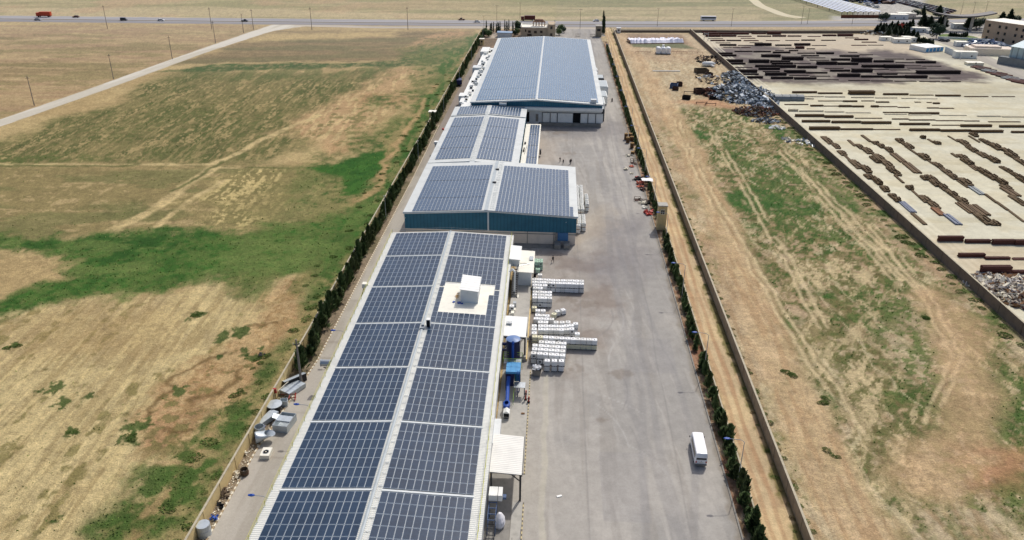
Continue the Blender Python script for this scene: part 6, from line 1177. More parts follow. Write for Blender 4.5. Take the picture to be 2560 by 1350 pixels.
# ------------------------------------------------------------------ storage yard: steel stacks, one object each
STK = {'red': mat('red brown pipe', (98, 62, 54), .85, .2, .5, streak=(.3, 3, 3)), 'dark': mat('dark pipe', (60, 46, 42), .85, .2, .5, streak=(.3, 3, 3)), 'brown': mat('brown pipe', (112, 90, 64), .85, .2, .5, streak=(.3, 3, 3)), 'grey': mat('grey covered steel', (122, 128, 130), .6, .12, .8), 'pale': mat('pale timber and steel', (206, 196, 172), .9, .2, .8), 'blue': mat('blue grey sections', (112, 120, 138), .7, .15, 1), 'mud': mat('mud brown section', (106, 88, 64), .9, .22, 1.2), 'rust': mat('bright rust section', (140, 100, 72), .9, .2, 1)}
def pile_mesh(kind, m, seed):
    rn = random.Random(seed); mb = MB()
    if kind == 'pipes':
        nx, nz = 6, 3
        for j in range(nz):
            for i in range(nx-(j % 2)):
                y = -.5+(i+.5+.5*(j % 2))/nx; z = (j+.5)/nz; e = rn.uniform(0, .02); mb.add([(s*(.5-e), y+.5/nx*math.cos(a), z+.5/nz*math.sin(a)) for s in (-1, 1) for a in [k*math.pi/3 for k in range(6)]], [(k, (k+1) % 6, 6+(k+1) % 6, 6+k) for k in range(6)]+[(5, 4, 3, 2, 1, 0), (6, 7, 8, 9, 10, 11)])
    elif kind == 'flat':
        for i in range(4):
            y = -.5+i*.26; e = rn.uniform(0, .05); mb.box(-.5+e, .5-e*.5, y, y+.2, 0, rn.uniform(.6, 1))
    else:                                   # a mixed bundle of beams and boxes lying along x
        for i in range(5):
            y = -.5+i*.2; e = rn.uniform(0, .07); f = rn.uniform(0, .07); h = rn.uniform(.3, .55); mb.box(-.5+e, .5-f, y, y+.17, 0, h)
            if rn.random() < .75: e2 = rn.uniform(.05, .4); mb.box(-.5+e2, -.5+e2+rn.uniform(.3, .5), y+.01, y+.15, h+.01, h+rn.uniform(.2, .4))
        for k in range(2): x = rn.uniform(-.4, .4); mb.box(x, x+.025, -.56, .56, .56, .62)
    return mb.mesh('steel', m)
PMH = {}
def stack(name, label, cat, c, ang, L, d, h, kind, m, grp):
    k = (kind, m, random.randrange(3))
    if k not in PMH: PMH[k] = pile_mesh(kind, STK[m], hash(k[2])+len(PMH))
    o = link(name, PMH[k], None, (*c, .02), ang); o.scale = (L, d, h); return tag(o, label, cat, grp)
KA = crop(1500, 0, 4.218); KB = crop(1960, 0, 4.218); KC = crop(1900, 280, 3.75); KD = crop(2250, 560, 4.5)
def prow(cr, items, m, where, grp, s=4.218, hs=1.):
    for x0, x1, y0, y1 in items:
        a, b = cr(x0, y1), cr(x1, y1); L = math.hypot(b[0]-a[0], b[1]-a[1]); Y = (a[1]+b[1])/2; zc = .902*Y+35.4; ppm = FPX*Y/zc**2; ppd = FPX*82/zc**2
        th = (y1-y0)/s; d = min(2.6, max(1.0, th*.25/ppd)); h = max(.3, (th-d*ppd)/ppm)*(1.25 if m in ('dark', 'red', 'mix') else .95)
        t = 'tall' if h > 1.35 else ('low' if h < .6 else 'waist high')
        mm = m if m != 'mix' else random.choice(('dark', 'red', 'dark'))
        stack('steel_stack', '%s %s steel stack %s' % (t, {'red': 'red brown', 'dark': 'dark', 'brown': 'brown', 'pale': 'pale'}[mm], where), 'steel stack', ((a[0]+b[0])/2, Y+d/2), math.atan2(b[1]-a[1], b[0]-a[0]), L, d, h, 'pipes' if h > .55 else 'flat', mm, grp+', '+t+' '+mm)
prow(KA, [(1075, 1230, 328, 348), (1235, 1385, 325, 340), (1090, 1250, 345, 370), (1255, 1400, 345, 365), (1405, 1570, 345, 365), (1115, 1275, 368, 390), (1280, 1440, 370, 388), (1590, 1745, 332, 350), (1600, 1750, 350, 362), (1765, 1910, 335, 365), (1900, 2035, 330, 346), (2040, 2190, 340, 347), (2195, 2345, 328, 346), (2350, 2520, 330, 346), (1450, 1600, 378, 388), (1660, 1805, 376, 388), (1820, 1965, 372, 388), (1980, 2125, 375, 387), (2190, 2330, 380, 388), (2350, 2495, 365, 382)], 'red', 'in the farthest rows of the storage yard', 'far storage rows')
prow(KB, [(570, 730, 360, 384), (645, 790, 396, 404), (745, 890, 410, 424), (820, 980, 440, 450)], 'red', 'in the farthest rows of the storage yard', 'far storage rows')
prow(KA, [(1145, 1300, 405, 412), (1485, 1640, 402, 408), (1165, 1320, 422, 434), (1335, 1490, 422, 434), (1515, 1675, 424, 434), (1750, 1900, 424, 432), (1955, 2105, 422, 430), (2125, 2270, 418, 430), (2330, 2490, 420, 430), (1220, 1375, 450, 456), (1575, 1720, 450, 455), (1265, 1440, 466, 484), (1455, 1620, 474, 482), (1635, 1810, 456, 484), (1850, 2020, 470, 484), (2055, 2220, 458, 482), (2235, 2390, 478, 484), (1300, 1390, 497, 502), (1400, 1480, 497, 503), (1490, 1590, 497, 504), (1955, 2050, 507, 514), (2065, 2155, 490, 516), (2180, 2270, 510, 520)], 'mix', 'on the pale ground before the stained ground', 'pale far rows')
prow(KB, [(710, 875, 475, 482), (885, 1050, 474, 480)], 'mix', 'on the pale ground before the stained ground', 'pale far rows')
prow(KA, [(1420, 1610, 536, 548), (1620, 1805, 538, 552), (1825, 2010, 545, 562), (1850, 1940, 533, 537), (1995, 2090, 528, 540), (2080, 2270, 555, 566), (2285, 2470, 552, 572), (1235, 1400, 555, 580), (1260, 1440, 575, 595), (1705, 1905, 575, 604), (2125, 2310, 582, 594), (1925, 2145, 600, 636), (2185, 2380, 608, 614), (2215, 2420, 630, 640), (2440, 2640, 618, 640), (1320, 1510, 628, 658), (1575, 1785, 630, 664), (1800, 2005, 638, 664), (1340, 1535, 662, 682), (1815, 2035, 660, 688), (2040, 2225, 668, 676), (2290, 2500, 650, 684), (1640, 1850, 686, 710), (1855, 2070, 685, 716), (2085, 2290, 695, 722), (1425, 1660, 735, 768), (1420, 1610, 710, 716), (1675, 1900, 712, 738), (1715, 1900, 748, 760), (1945, 2170, 740, 772), (2175, 2400, 760, 776), (2370, 2570, 715, 725), (2430, 2640, 735, 756), (1470, 1675, 776, 792), (1745, 1970, 766, 798), (1990, 2210, 790, 800), (2215, 2430, 800, 808), (1500, 1720, 804, 828), (1805, 2040, 810, 834), (2050, 2285, 816, 840), (2290, 2520, 838, 846)], 'dark', 'on the dark stained ground', 'dark rows')
prow(KB, [(680, 775, 548, 556), (590, 795, 582, 600), (800, 940, 574, 582), (720, 930, 612, 656), (950, 1160, 636, 658), (1060, 1270, 620, 628), (1290, 1490, 620, 630), (1175, 1380, 655, 662), (1395, 1605, 645, 668), (570, 785, 660, 686), (825, 1050, 684, 712), (1060, 1270, 682, 718), (1275, 1450, 690, 698), (1460, 1660, 696, 702), (1300, 1505, 714, 722), (720, 935, 726, 764), (940, 1110, 728, 736), (1120, 1330, 735, 742), (980, 1390, 765, 775), (1400, 1865, 745, 780), (985, 1200, 775, 790), (570, 805, 778, 812), (815, 1040, 796, 818), (1045, 1280, 800, 822), (1285, 1515, 796, 826), (1530, 1755, 820, 828), (675, 910, 846, 853), (920, 1150, 850, 858), (1170, 1400, 855, 862), (1430, 1650, 858, 864), (1660, 1870, 860, 866)], 'dark', 'on the dark stained ground', 'dark rows')
prow(KB, [(90, 350, 958, 984), (360, 620, 972, 992), (690, 960, 948, 1000), (1050, 1315, 980, 1004), (1325, 1580, 996, 1008), (1600, 1865, 996, 1018), (1900, 2160, 1010, 1024), (2190, 2440, 1016, 1024)], 'brown', 'in the first row below the stained ground', 'first pale row')
prow(KB, [(355, 625, 1060, 1070), (625, 775, 1056, 1076), (815, 955, 1060, 1070), (970, 1110, 1066, 1084), (1380, 1445, 1070, 1082), (1510, 1560, 1074, 1086), (1575, 1645, 1078, 1098), (0, 260, 1093, 1108), (280, 415, 1102, 1124), (415, 580, 1115, 1124), (580, 715, 1105, 1130), (720, 845, 1110, 1132), (920, 1000, 1108, 1132), (1000, 1200, 1118, 1130), (1200, 1330, 1128, 1138), (1510, 1640, 1130, 1145), (1640, 1795, 1138, 1148), (1040, 1320, 1176, 1192), (1320, 1640, 1180, 1206)], 'brown', 'in the ragged rows left of the road', 'ragged pale rows')
prow(KB, [(120, 425, 1200, 1234), (430, 735, 1212, 1244), (740, 1040, 1238, 1252), (190, 490, 1262, 1292), (505, 815, 1270, 1300), (820, 1135, 1276, 1308), (1140, 1320, 1246, 1262), (1320, 1600, 1256, 1272), (1600, 1900, 1264, 1278), (1900, 2065, 1270, 1282), (1220, 1540, 1292, 1320), (1555, 1860, 1312, 1326), (1865, 2195, 1308, 1340), (2275, 2560, 1316, 1346), (2150, 2500, 1280, 1290)], 'brown', 'in the long rows before the diagonal bundles', 'long pale rows')
prow(KC, [(465, 750, 132, 170), (755, 1065, 150, 170), (1065, 1320, 158, 170), (1405, 1690, 152, 180), (1695, 1985, 160, 186), (1985, 2285, 165, 195), (2360, 2600, 175, 198)], 'brown', 'in the last row before the diagonal bundles', 'last long row', 3.75)
prow(KD, [(430, 715, 140, 200), (735, 1025, 175, 218), (1040, 1290, 178, 236), (1290, 1560, 182, 242), (660, 960, 330, 378), (960, 1245, 368, 404), (1270, 1560, 384, 408), (905, 1245, 478, 580), (1260, 1500, 520, 566)], 'red', 'in the nearest rows behind the dark wall', 'nearest rows', 4.5)
prow(KB, [(210, 420, 1008, 1024), (430, 650, 1012, 1028), (710, 950, 1018, 1034), (960, 1200, 1024, 1038), (1240, 1400, 1028, 1042), (1410, 1620, 1034, 1046), (50, 150, 1145, 1176), (160, 420, 1160, 1180), (430, 640, 1170, 1186), (650, 920, 1180, 1194), (1060, 1300, 1196, 1210), (1310, 1560, 1202, 1216), (1640, 1930, 1208, 1222), (2040, 2290, 1216, 1232), (2300, 2560, 1222, 1238)], 'pale', 'between the brown rows', 'pale bundle rows')
for x0, x1, l in ((1842, 1998, 'long grey tarpaulin covered pile, left one of the pair by the wall'), (2004, 2146, 'long grey tarpaulin covered pile, right one of the pair by the wall')):
    a, b = KA(x0, 1062), KA(x1, 1062); t = thing('covered_pile', l, 'covered pile', ((a[0]+b[0])/2, a[1]+1.5, .02)); L = b[0]-a[0]; mb = MB(); pr = [(0, -2.2), (.9, -2.3), (1.9, -1.6), (2.3, -.6), (2.35, .8), (1.8, 1.7), (.9, 2.2), (0, 2.2)]
    mb.add([(x, y, z) for x in (-L/2, L/2) for z, y in pr], [(i, (i+1) % 8, 8+(i+1) % 8, 8+i) for i in range(8)]+[tuple(range(7, -1, -1)), tuple(range(8, 16))]); mb.build('cover', STK['grey'], t); MB().box(-.06, .06, -2.4, 2.3, .0, .06).box(-.06, .06, -1.5, 1.6, 2.33, 2.42).build('strap', DGREY, t)
a, b = KA(2150, 1048), KA(2255, 1048); stack('steel_stack', 'thin pale pipes sticking out beside the grey covered piles', 'steel stack', ((a[0]+b[0])/2, a[1]+1), 0, b[0]-a[0], 1.4, .5, 'flat', 'pale', 'thin pale pipes')
DG = [('first diagonal row beside the dark wall', [((570, 235), (690, 305)), ((690, 300), (730, 345)), ((745, 370), (790, 410)), ((800, 415), (830, 445), 's'), ((860, 455), (935, 535)), ((940, 510), (1035, 575)), ((1000, 595), (1035, 630)), ((1045, 615), (1130, 685)), ((1125, 705), (1210, 750)), ((1225, 780), (1255, 810)), ((1265, 815), (1295, 845)), ((1330, 850), (1430, 940), 'blue'), ((1440, 960), (1535, 1055), 's')]),
 ('second diagonal row from the dark wall', [((820, 270), (900, 320), 's'), ((905, 310), (960, 350)), ((955, 340), (1050, 395)), ((1040, 425), (1120, 480)), ((1080, 400), (1150, 460)), ((1120, 455), (1250, 525)), ((1200, 530), (1260, 570)), ((1250, 555), (1300, 600)), ((1260, 600), (1345, 665), 's'), ((1380, 705), (1420, 730)), ((1400, 730), (1520, 810), 's'), ((1500, 790), (1580, 850)), ((1560, 830), (1670, 910)), ((1620, 910), (1720, 970), 'rust'), ((1745, 970), (1860, 1055), 'blue')]),
 ('third diagonal row from the dark wall', [((950, 225), (1040, 280), 's'), ((1060, 285), (1100, 305)), ((1115, 310), (1150, 340)), ((1165, 340), (1245, 380)), ((1220, 395), (1370, 475), 'f'), ((1350, 485), (1495, 575), 'f'), ((1505, 610), (1570, 640)), ((1575, 600), (1630, 650)), ((1600, 650), (1680, 700)), ((1675, 680), (1740, 740)), ((1740, 745), (1860, 810)), ((1845, 815), (1935, 865)), ((1850, 860), (2010, 950), 'f'), ((1950, 880), (2150, 970), 'f'), ((2025, 960), (2150, 1060)), ((2130, 1020), (2240, 1065))]),
 ('fourth diagonal row from the dark wall', [((1290, 260), (1325, 290)), ((1335, 295), (1430, 345)), ((1360, 330), (1490, 405), 's'), ((1490, 400), (1575, 455)), ((1580, 460), (1620, 490), 's'), ((1625, 480), (1710, 540)), ((1710, 545), (1790, 590)), ((1770, 590), (1840, 635)), ((1870, 630), (1970, 700)), ((1850, 650), (1950, 710), 's'), ((1960, 700), (2090, 775), 'grey'), ((2110, 780), (2215, 850), 's'), ((2215, 850), (2320, 920), 's'), ((2330, 930), (2475, 1030), 's')]),
 ('fifth diagonal row from the dark wall', [((1795, 395), (1850, 425), 's'), ((1850, 405), (1945, 450)), ((1900, 450), (1980, 500)), ((1980, 510), (2050, 550), 'f'), ((2040, 530), (2130, 600)), ((2110, 590), (2230, 640)), ((2200, 620), (2290, 690)), ((2250, 690), (2365, 740)), ((2290, 720), (2400, 790), 'f'), ((2350, 790), (2475, 880))]),
 ('sixth diagonal row from the dark wall', [((1760, 230), (1860, 280), 's'), ((1860, 265), (1950, 320)), ((1950, 330), (2020, 380)), ((2040, 380), (2120, 430)), ((2115, 420), (2235, 480)), ((2270, 520), (2340, 570)), ((2360, 580), (2450, 630)), ((2430, 620), (2490, 670))]),
 ('rightmost diagonal row in view', [((1955, 230), (2060, 285), 's'), ((1975, 205), (2030, 235)), ((2060, 260), (2160, 310)), ((2150, 300), (2250, 360)), ((2250, 345), (2380, 410)), ((2300, 390), (2420, 440)), ((2400, 440), (2490, 510))]),
 ('small group behind the fourth diagonal row', [((1495, 240), (1555, 250)), ((1580, 260), (1625, 290), 's'), ((1630, 285), (1680, 305))])]
for nm, its in DG:
    for it in its:
        a, b = KC(*it[0]), KC(*it[1]); t = it[2] if len(it) > 2 else 'm'; L = math.hypot(b[0]-a[0], b[1]-a[1]); ang = math.pi/2+rnd(-.04, .04)
        cx, cy = (a[0]+b[0])/2, (a[1]+b[1])/2; L = abs(b[1]-a[1])+1.0
        w, h, kind, m, w_ = {'m': (rnd(1.6, 2.6), rnd(.8, 1.5), 'mix', 'mud', 'brown beam pile'), 's': (rnd(.7, 1.2), rnd(.3, .5), 'flat', 'mud', 'thin brown bar bundle'), 'f': (rnd(2, 3), .5, 'flat', 'brown', 'flat brown beam bundle'), 'blue': (2.0, .5, 'flat', 'blue', 'blue grey section bundle'), 'rust': (2.0, .5, 'flat', 'rust', 'bright rust bar bundle'), 'grey': (2.2, .4, 'flat', 'grey', 'flat grey plate bundle')}[t]
        lb = w_+' in the '+nm
        stack('steel_bundle', lb, 'steel bundle', (cx, cy), ang, max(1.5, L), w, h, kind, m, 'steel bundles, '+lb)
# ------------------------------------------------------------------ scrap heaps (stuff nobody could count)
def heap(name, label, cen, rx, ry, h, n, mats, seed, s0=.4, s1=1.5):
    rn = random.Random(seed); mb = MB()
    for k in range(n):
        a = rn.uniform(0, 6.283); q = rn.random()**.55; x, y = rx*q*math.cos(a), ry*q*math.sin(a); z = h*(1-q)**.8*rn.uniform(.25, 1); s = rn.uniform(s0, s1)
        mb.obox((x, y, z+.1), (s, s*rn.uniform(.2, .8), rn.uniform(.04, .3)*s), rn.uniform(0, 3.1), rn.randrange(len(mats)), rn.uniform(-.8, .8), rn.uniform(-.8, .8))
    return tag(mb.build(name, mats, None, (*cen, .0)), label, 'scrap', None, 'stuff')
SC1 = [mat('bright scrap', (226, 230, 232), .6, .12, 2), mat('zinc scrap', (186, 194, 200), .6, .12, 2), mat('slate scrap', (128, 140, 148), .6, .2, 2), mat('dull scrap', (96, 102, 108), .7, .2, 2), mat('dark scrap', (44, 46, 48), .8, .2, 2)]
for (x, y), rx, ry, h, n, sd in ((KA(1450, 870), 6.5, 24, 4.5, 420, 1), (KA(1430, 1000), 13, 18, 5.0, 700, 2), (KA(1620, 1015), 10, 20, 4.2, 520, 3), (KA(1720, 1090), 6, 12, 3, 240, 4)): heap('scrap_metal_heap', 'big heap of silver and grey scrap metal against the storage wall, '+['tip at the far end', 'broad middle part', 'right part by the wall', 'nearest right corner'][sd-1], (x, y), rx, ry, h, n, SC1, sd, .7, 2.2)
heap('rusty_scrap_heap', 'rust brown scrap heap at the near end of the silver heap', KA(1640, 1185), 9, 9, 2.4, 330, [RUST, RUSTD, RUSTB, SC1[3]], 6, .5, 1.8); heap('rusty_scrap_heap', 'dark rusty scrap on the left edge of the silver heap', KA(1170, 985), 6, 9, 2.0, 170, [RUSTD, RUSTD, BLACK, RUST], 7, .6, 2)
heap('scrap_metal_heap', 'small grey scrap mound just below the rusty heap', KA(1750, 1280), 6.0, 4, 1.4, 160, SC1[1:], 8, .4, 1.3)
heap('rusty_scrap_heap', 'loose rusty scrap near the white tank in the right field', KA(1140, 830), 6, 14, 1.5, 90, [RUSTB, RUSTD, SC1[1]], 9, .5, 1.8); heap('rusty_scrap_heap', 'dark rusty scrap strip along the track behind the white tank', KA(1160, 640), 8, 14, 1.6, 110, [RUSTD, RUSTB, BLACK], 10, .6, 2)
heap('rubble_heap', 'pale broken timber and rubble heap at the lower right in the storage yard', KD(1200, 700), 9, 7, 1.5, 700, [PALE, mat('grey board', (164, 154, 140), .9, .15, 2), WOODD, mat('pale grey board', (190, 184, 176), .9, .12, 2)], 11, .5, 2.0); heap('rubble_heap', 'broken board pile at the right edge behind the dark wall', KD(1330, 850), 5, 5, 1.2, 240, [PALE, WOODD, mat('grey board', (1, 1, 1)), RUSTD], 12, .5, 1.8)
heap('sheet_scrap', 'crumpled white sheets in the grass by the wall near the heap', KC(160, 150), 3.2, 2.5, .5, 40, [WHITE, PALE], 13, .6, 1.8); heap('sheet_scrap', 'white film scraps lying in the grass close to the wall', KC(430, 290), 3.6, 5, .5, 60, [WHITE, PALE, GALV], 14, .5, 1.6); heap('sheet_scrap', 'pale planks in the grass left of the white film', KC(265, 262), 2.2, 3.6, .4, 18, [PALE, SC1[3]], 15, .8, 2.2)
for x, y, w, d, h, m, l in ((778, 925, 5, 6, 1.9, STEELB, 'open dark blue steel skip in the right field'), (836, 905, 3.4, 4, 1.8, RUSTD, 'dark rusty skip right of the dark blue one'), (795, 950, 4, 3, 1.6, RUSTD, 'rusty skip below the dark blue one'), (910, 1045, 5, 4, 1.6, BLACK, 'black skip in the right field left of the scrap heap'), (1040, 985, 5, 6, 2.2, RUSTD, 'large rusty skip standing left of the dark scrap'), (1068, 765, 9, 7, 1.9, RUSTB, 'long brown skip near the white tank'), (1185, 1045, 4, 3.4, 1.4, BLACK, 'black steel box at the left foot of the heap'), (1150, 800, 4, 5, 1.6, RUSTD, 'rusty box among the loose scrap'), (1130, 985, 4, 5, 2, RUST, 'rust red container beside the dark scrap')):
    k = thing('steel_skip', l, 'skip', (*KA(x, y), 0), rnd(-.3, .3)); t = .12; w *= .7; d *= .7
    MB().box(-w/2, w/2, -d/2, -d/2+t, 0, h).box(-w/2, w/2, d/2-t, d/2, 0, h).box(-w/2, -w/2+t, -d/2+t, d/2-t, 0, h).box(w/2-t, w/2, -d/2+t, d/2-t, 0, h).build('skip_side', m, k); MB().box(-w/2+t, w/2-t, -d/2+t, d/2-t, .05, .3).build('skip_floor', BLACK, k)
for x, y, l in ((1070, 1098, 'dark steel table frame on the bare red earth'), (1165, 1112, 'short dark post on the bare red earth'), (940, 985, 'thin dark bars lying left of the rusty skip')):
    k = thing('steel_rack', l, 'rack', (*KA(x, y), 0)); MB().cyl((-2.5, 0, .8), (2.5, .4, .8), .14).cyl((-2.4, -.5, .0), (-2.2, -.3, 1), .12).build('bar', RUSTD, k); MB().cyl((2.2, 0, 0), (2.2, 0, 1), .12).build('leg', RUSTD, k)
wt = thing('white_tank', 'white bulbous silo tank lying on its side in the right field', 'tank', (*KA(1140, 700), 0), .1); wt.scale = (.62, .62, .62); MB().lathe([(0, -5.6), (1.4, -5.2), (2.0, -3.6), (2.0, 3.2), (1.2, 4.6), (.7, 6)], 18).build('tank_shell', WHITE, wt, (0, 0, 2.1), smooth=True).rotation_euler = (0, math.pi/2, 0)
MB().cyl((1.5, -1, 1.4), (3.5, -6, 1.0), .9, 12, r2=.6).build('outlet', WHITE, wt); MB().box(-3, -2.4, -1.4, 1.4, 0, .8).box(2.4, 3, -1.4, 1.4, 0, .8).build('cradle', CONCD, wt)
wk = thing('tank_cluster', 'white block of water tanks on a frame near the white sheeted bed', 'tanks', (*KA(668, 570), 0))
for i in range(3):
    for j in range(2): MB().lathe([(0, 0), (1.25, 0), (1.3, 2.6), (1.0, 3.1), (0, 3.3)], 12).build('water_tank', POLY, wk, (-2.8+i*2.8, j*2.8, .5), smooth=False)
MB().box(-4.2, 4.2, -1.4, 4.2, .2, .48).build('frame', CONCD, wk); MB().box(-.6, .6, 2, 3, 3.8, 4.8).build('top_tank', WHITE, wk)
wr = thing('sheeted_bed', 'long white plastic sheeted bed in the right field near the highway', 'plant bed', (60.5, 501, 0), .18); mb = MB()
rn = random.Random(3); N_ = 40; zz = [[(.2 if j in (0, 5) else 2.0)+rn.uniform(-.5, .5)*(j not in (0, 5)) for j in range(6)] for i in range(N_+1)]
for i in range(N_):
    for j in range(5): x0 = -16.6+i*33.2/N_; x1 = x0+33.2/N_; y0 = -5.2+j*2.1; mb.quad((x0, y0, zz[i][j]), (x1, y0, zz[i+1][j]), (x1, y0+2.1, zz[i+1][j+1]), (x0, y0+2.1, zz[i][j+1]))
mb.build('sheeting', mat('white plastic sheeting', (232, 230, 240), .5, .1, .6), wr); MB().box(-16.7, 16.7, -5.5, -5.2, 0, .4).build('edge_board', WOODD, wr)
tag(MB().obox((*KA(700, 752), .2), (14, .5, .4), .06).build('pipe_length', WHITE), 'long white pipe lying on the earth below the water tanks', 'pipe'); 
for x0, x1, l in ((372, 565, 'low rusty barrier left of the water tanks'), (750, 1090, 'low rusty barrier right of the water tanks')):
    a, b = KA(x0, 560), KA(x1, 575); mb = MB()
    for k in range(7): t = k/6; mb.box(a[0]+(b[0]-a[0])*t-.06, a[0]+(b[0]-a[0])*t+.06, a[1]-.06, a[1]+.06, 0, .9)
    mb.box(a[0], b[0], a[1]-.05, a[1]+.05, .8, .95); tag(mb.build('barrier', RUST), l, 'barrier')
kb_ = thing('kiosk', 'small white kiosk at the top of the dirt track beside the wall', 'kiosk', (*KA(195, 345), 0)); MB().box(-1.3, 1.3, -1.3, 1.3, 0, 3).build('wall', WHITE, kb_); MB().box(-1.5, 1.5, -1.5, 1.5, 3, 3.2).build('roof', LGREY, kb_); MB().box(-.5, .5, -1.34, -1.3, 1.2, 2.3).build('window', GLASSD, kb_)
gk = thing('gantry', 'thin pale steel gantry over the wall of the storage yard', 'gantry', (*KA(1095, 430), 0)); MB().box(-.12, .12, -.12, .12, 0, 5).box(2.3, 2.55, -.12, .12, 0, 5).build('post', GALV, gk); MB().box(-.12, 2.55, -.1, .1, 4.0, 4.3).build('beam', GALV, gk)

# ------------------------------------------------------------------ buildings by the highway on the right
KE = crop(2160, 0, 6.1375)
def cabin(label, x, y, w, d, h, rz=0., m=None, flat=True, win=2):
    r = thing('site_cabin', label, 'cabin', (*KE(x, y), .02), rz); r.scale = (.85, .8, .8); m = m or LGREY if random.random() < .5 else m; MB().box(-w/2, w/2, 0, d, 0, h).build('wall', m or WHITE, r); MB().box(-w/2-.2, w/2+.2, -.2, d+.2, h, h+.2).build('roof', CREAM, r)
    for k in range(win): xx = -w/2+(k+.5)*w/win; f = MB().box(xx-.5, xx+.5, -.05, 0, 1.0, 2.0).build('window', DGREY, r); MB().box(xx-.42, xx+.42, -.07, -.052, 1.08, 1.92).build('pane', GLASSD, f)
    return r
cabin('white cabin left of the pair beside the pines', 590, 665, 12, 7, 3.1); cabin('white cabin right of the pair beside the pines', 715, 650, 9, 8, 3.4); cabin('small white cabin behind the steel rows near the pines', 340, 628, 8, 5, 2.8, win=1)
cabin('long low white cabin among the trees by the highway', 905, 500, 19, 6, 3.4, -.25, win=3); cabin('white end wall cabin in front of the long wall', 1560, 895, 14, 5, 4.2, -.03, win=2); cabin('small white gate cabin near the access road', 1500, 715, 8, 5, 3.2, win=1); cabin('white hut with rounded roof beside the big dark tree', 1045, 520, 7, 4, 2.6, win=1); cabin('beige low shop by the far side of the highway', 660, 285, 15, 8, 4.5, 0, BEIGE, win=3); cabin('long white roofed depot hall on the far side of the highway', 475, 300, 22, 8, 4.2, 0, LGREY, win=3); cabin('low pale building behind the fuel canopy', 1500, 445, 13, 6, 4, 0, LGREY, win=2)
for k in range(5):
    c = thing('container', 'white and blue site container, '+['leftmost', 'second', 'middle', 'fourth', 'rightmost'][k]+' of the row of five', 'container', (*KE(965+k*55, 806-k*4), .02), .42); MB().box(-1.4, 1.4, 0, 12, 0, 2.7).build('container_body', WHITE, c); MB().box(-1.0, 1.0, -.06, 0, .3, 2.3).build('door', CYAN, c)
wall_y('compound_wall', 'long white compound wall beside the access road', [KE(1235, 800), KE(1480, 905)], 3.2, .3, LGREY); wall_y('compound_wall', 'long low white wall in front of the beige office block', [KE(1130, 590), KE(1380, 600), KE(2060, 632)], 1.3, .3, WHITE); wall_y('boundary_wall', 'low pale wall running along the highway in front of the right hand lots', [KE(620, 300), KE(1250, 285), KE(1680, 272)], 1.6, .3, CONCD)
OB = thing('office_block', 'pinkish beige three storey office block with small dark windows', 'building', (*KE(1790, 612), 0), math.atan2(KE(2455, 720)[1]-KE(1790, 612)[1], KE(2455, 720)[0]-KE(1790, 612)[0])); OM = mat('pinkish beige stone', (190, 164, 140), .9, .06, .3)
MB().box(0, 44, 0, 18, 0, 11.5).build('wall', OM, OB); MB().box(-.15, 44.15, -.15, 18.15, 11.5, 12.2).build('parapet', OM, OB); MB().box(.3, 43.7, .3, 17.7, 12.2, 12.25).build('roof', CREAM, OB)
for j, z in enumerate((1.0, 4.7, 8.4)):
    for k in range(8): x = 2.6+k*5.4+(1.2 if k % 2 else 0); f = MB().box(x, x+1.7, -.06, 0, z, z+1.9).build('window', OM, OB); MB().box(x+.12, x+1.58, -.09, -.065, z+.12, z+1.78).build('pane', GLASSD, f)
SW = thing('steel_shed', 'pale green ribbed steel shed on a grey block base at the right edge', 'shed', (*KE(2090, 985), 0), -1.03); L_ = 70; SHM = ribbed('pale green shed cladding', (190, 206, 204), 'X', 3.2, .5, .06, depth=.05, dirt=.45)
MB().box(-2, L_, 0, 3.5, 0, 4.0).build('block_base', mat('grey block work', (130, 134, 134), .9, .1, .4), SW); MB().box(1.5, L_, 3.5, 28, 0, 9.5).build('wall', SHM, SW); MB().add([(1.0, 3.0, 9.5), (L_, 3.0, 9.5), (L_, 15.5, 12.2), (1.0, 15.5, 12.2), (L_, 28.5, 9.5), (1.0, 28.5, 9.5)], [(0, 1, 2, 3), (3, 2, 4, 5)]).build('roof', mat('pale blue green roof', (178, 198, 202), .5, .06, .3), SW); MB().add([(1.5, 3.5, 9.5), (1.5, 15.5, 12.15), (1.5, 28, 9.5)], [(0, 1, 2)]).build('gable', SHM, SW)
heap('steel_lattice_heap', 'blue grey heap of lattice steel before the office block', KE(1880, 720), 15, 17, 4.0, 420, [STEELB, mat('blue slate steel', (104, 118, 132), .6, .15, 2), GALV, SC1[2]], 21, 1.2, 4); heap('rusty_scrap_heap', 'rust orange scrap in front of the blue grey heap', KE(1720, 750), 7, 9, 2, 140, [RUST, STK['rust'], RUSTD], 22, .7, 2.2)
BP = thing('block_pile', 'beige stack of concrete blocks beside the blue grey heap', 'block pile', (*KE(1960, 855), 0), -.1); MB().box(-12, 12, 0, 10, 0, 3.8).box(-9, 5, 2, 9, 3.82, 4.8).build('blocks', BEIGE, BP)
for k in range(9): a = KE(1790+k*80, 1050+k*28); stack('steel_stack', 'rusty or grey plate stack in the strip beside the pale green shed', 'steel stack', a, -1.0+rnd(-.05, .05), 9, 5, .9, 'flat', ('red', 'dark', 'grey', 'red')[k % 4], 'plate stacks by the pale green shed')
cabin('pale low shelter beside the plate stacks', 1710, 1005, 10, 5, 1.6, 0, PALE, win=1)
FC = thing('fuel_canopy', 'wide dark edged canopy on pale pillars beside the highway', 'canopy', (*KE(1440, 470), 0)); mb = MB()
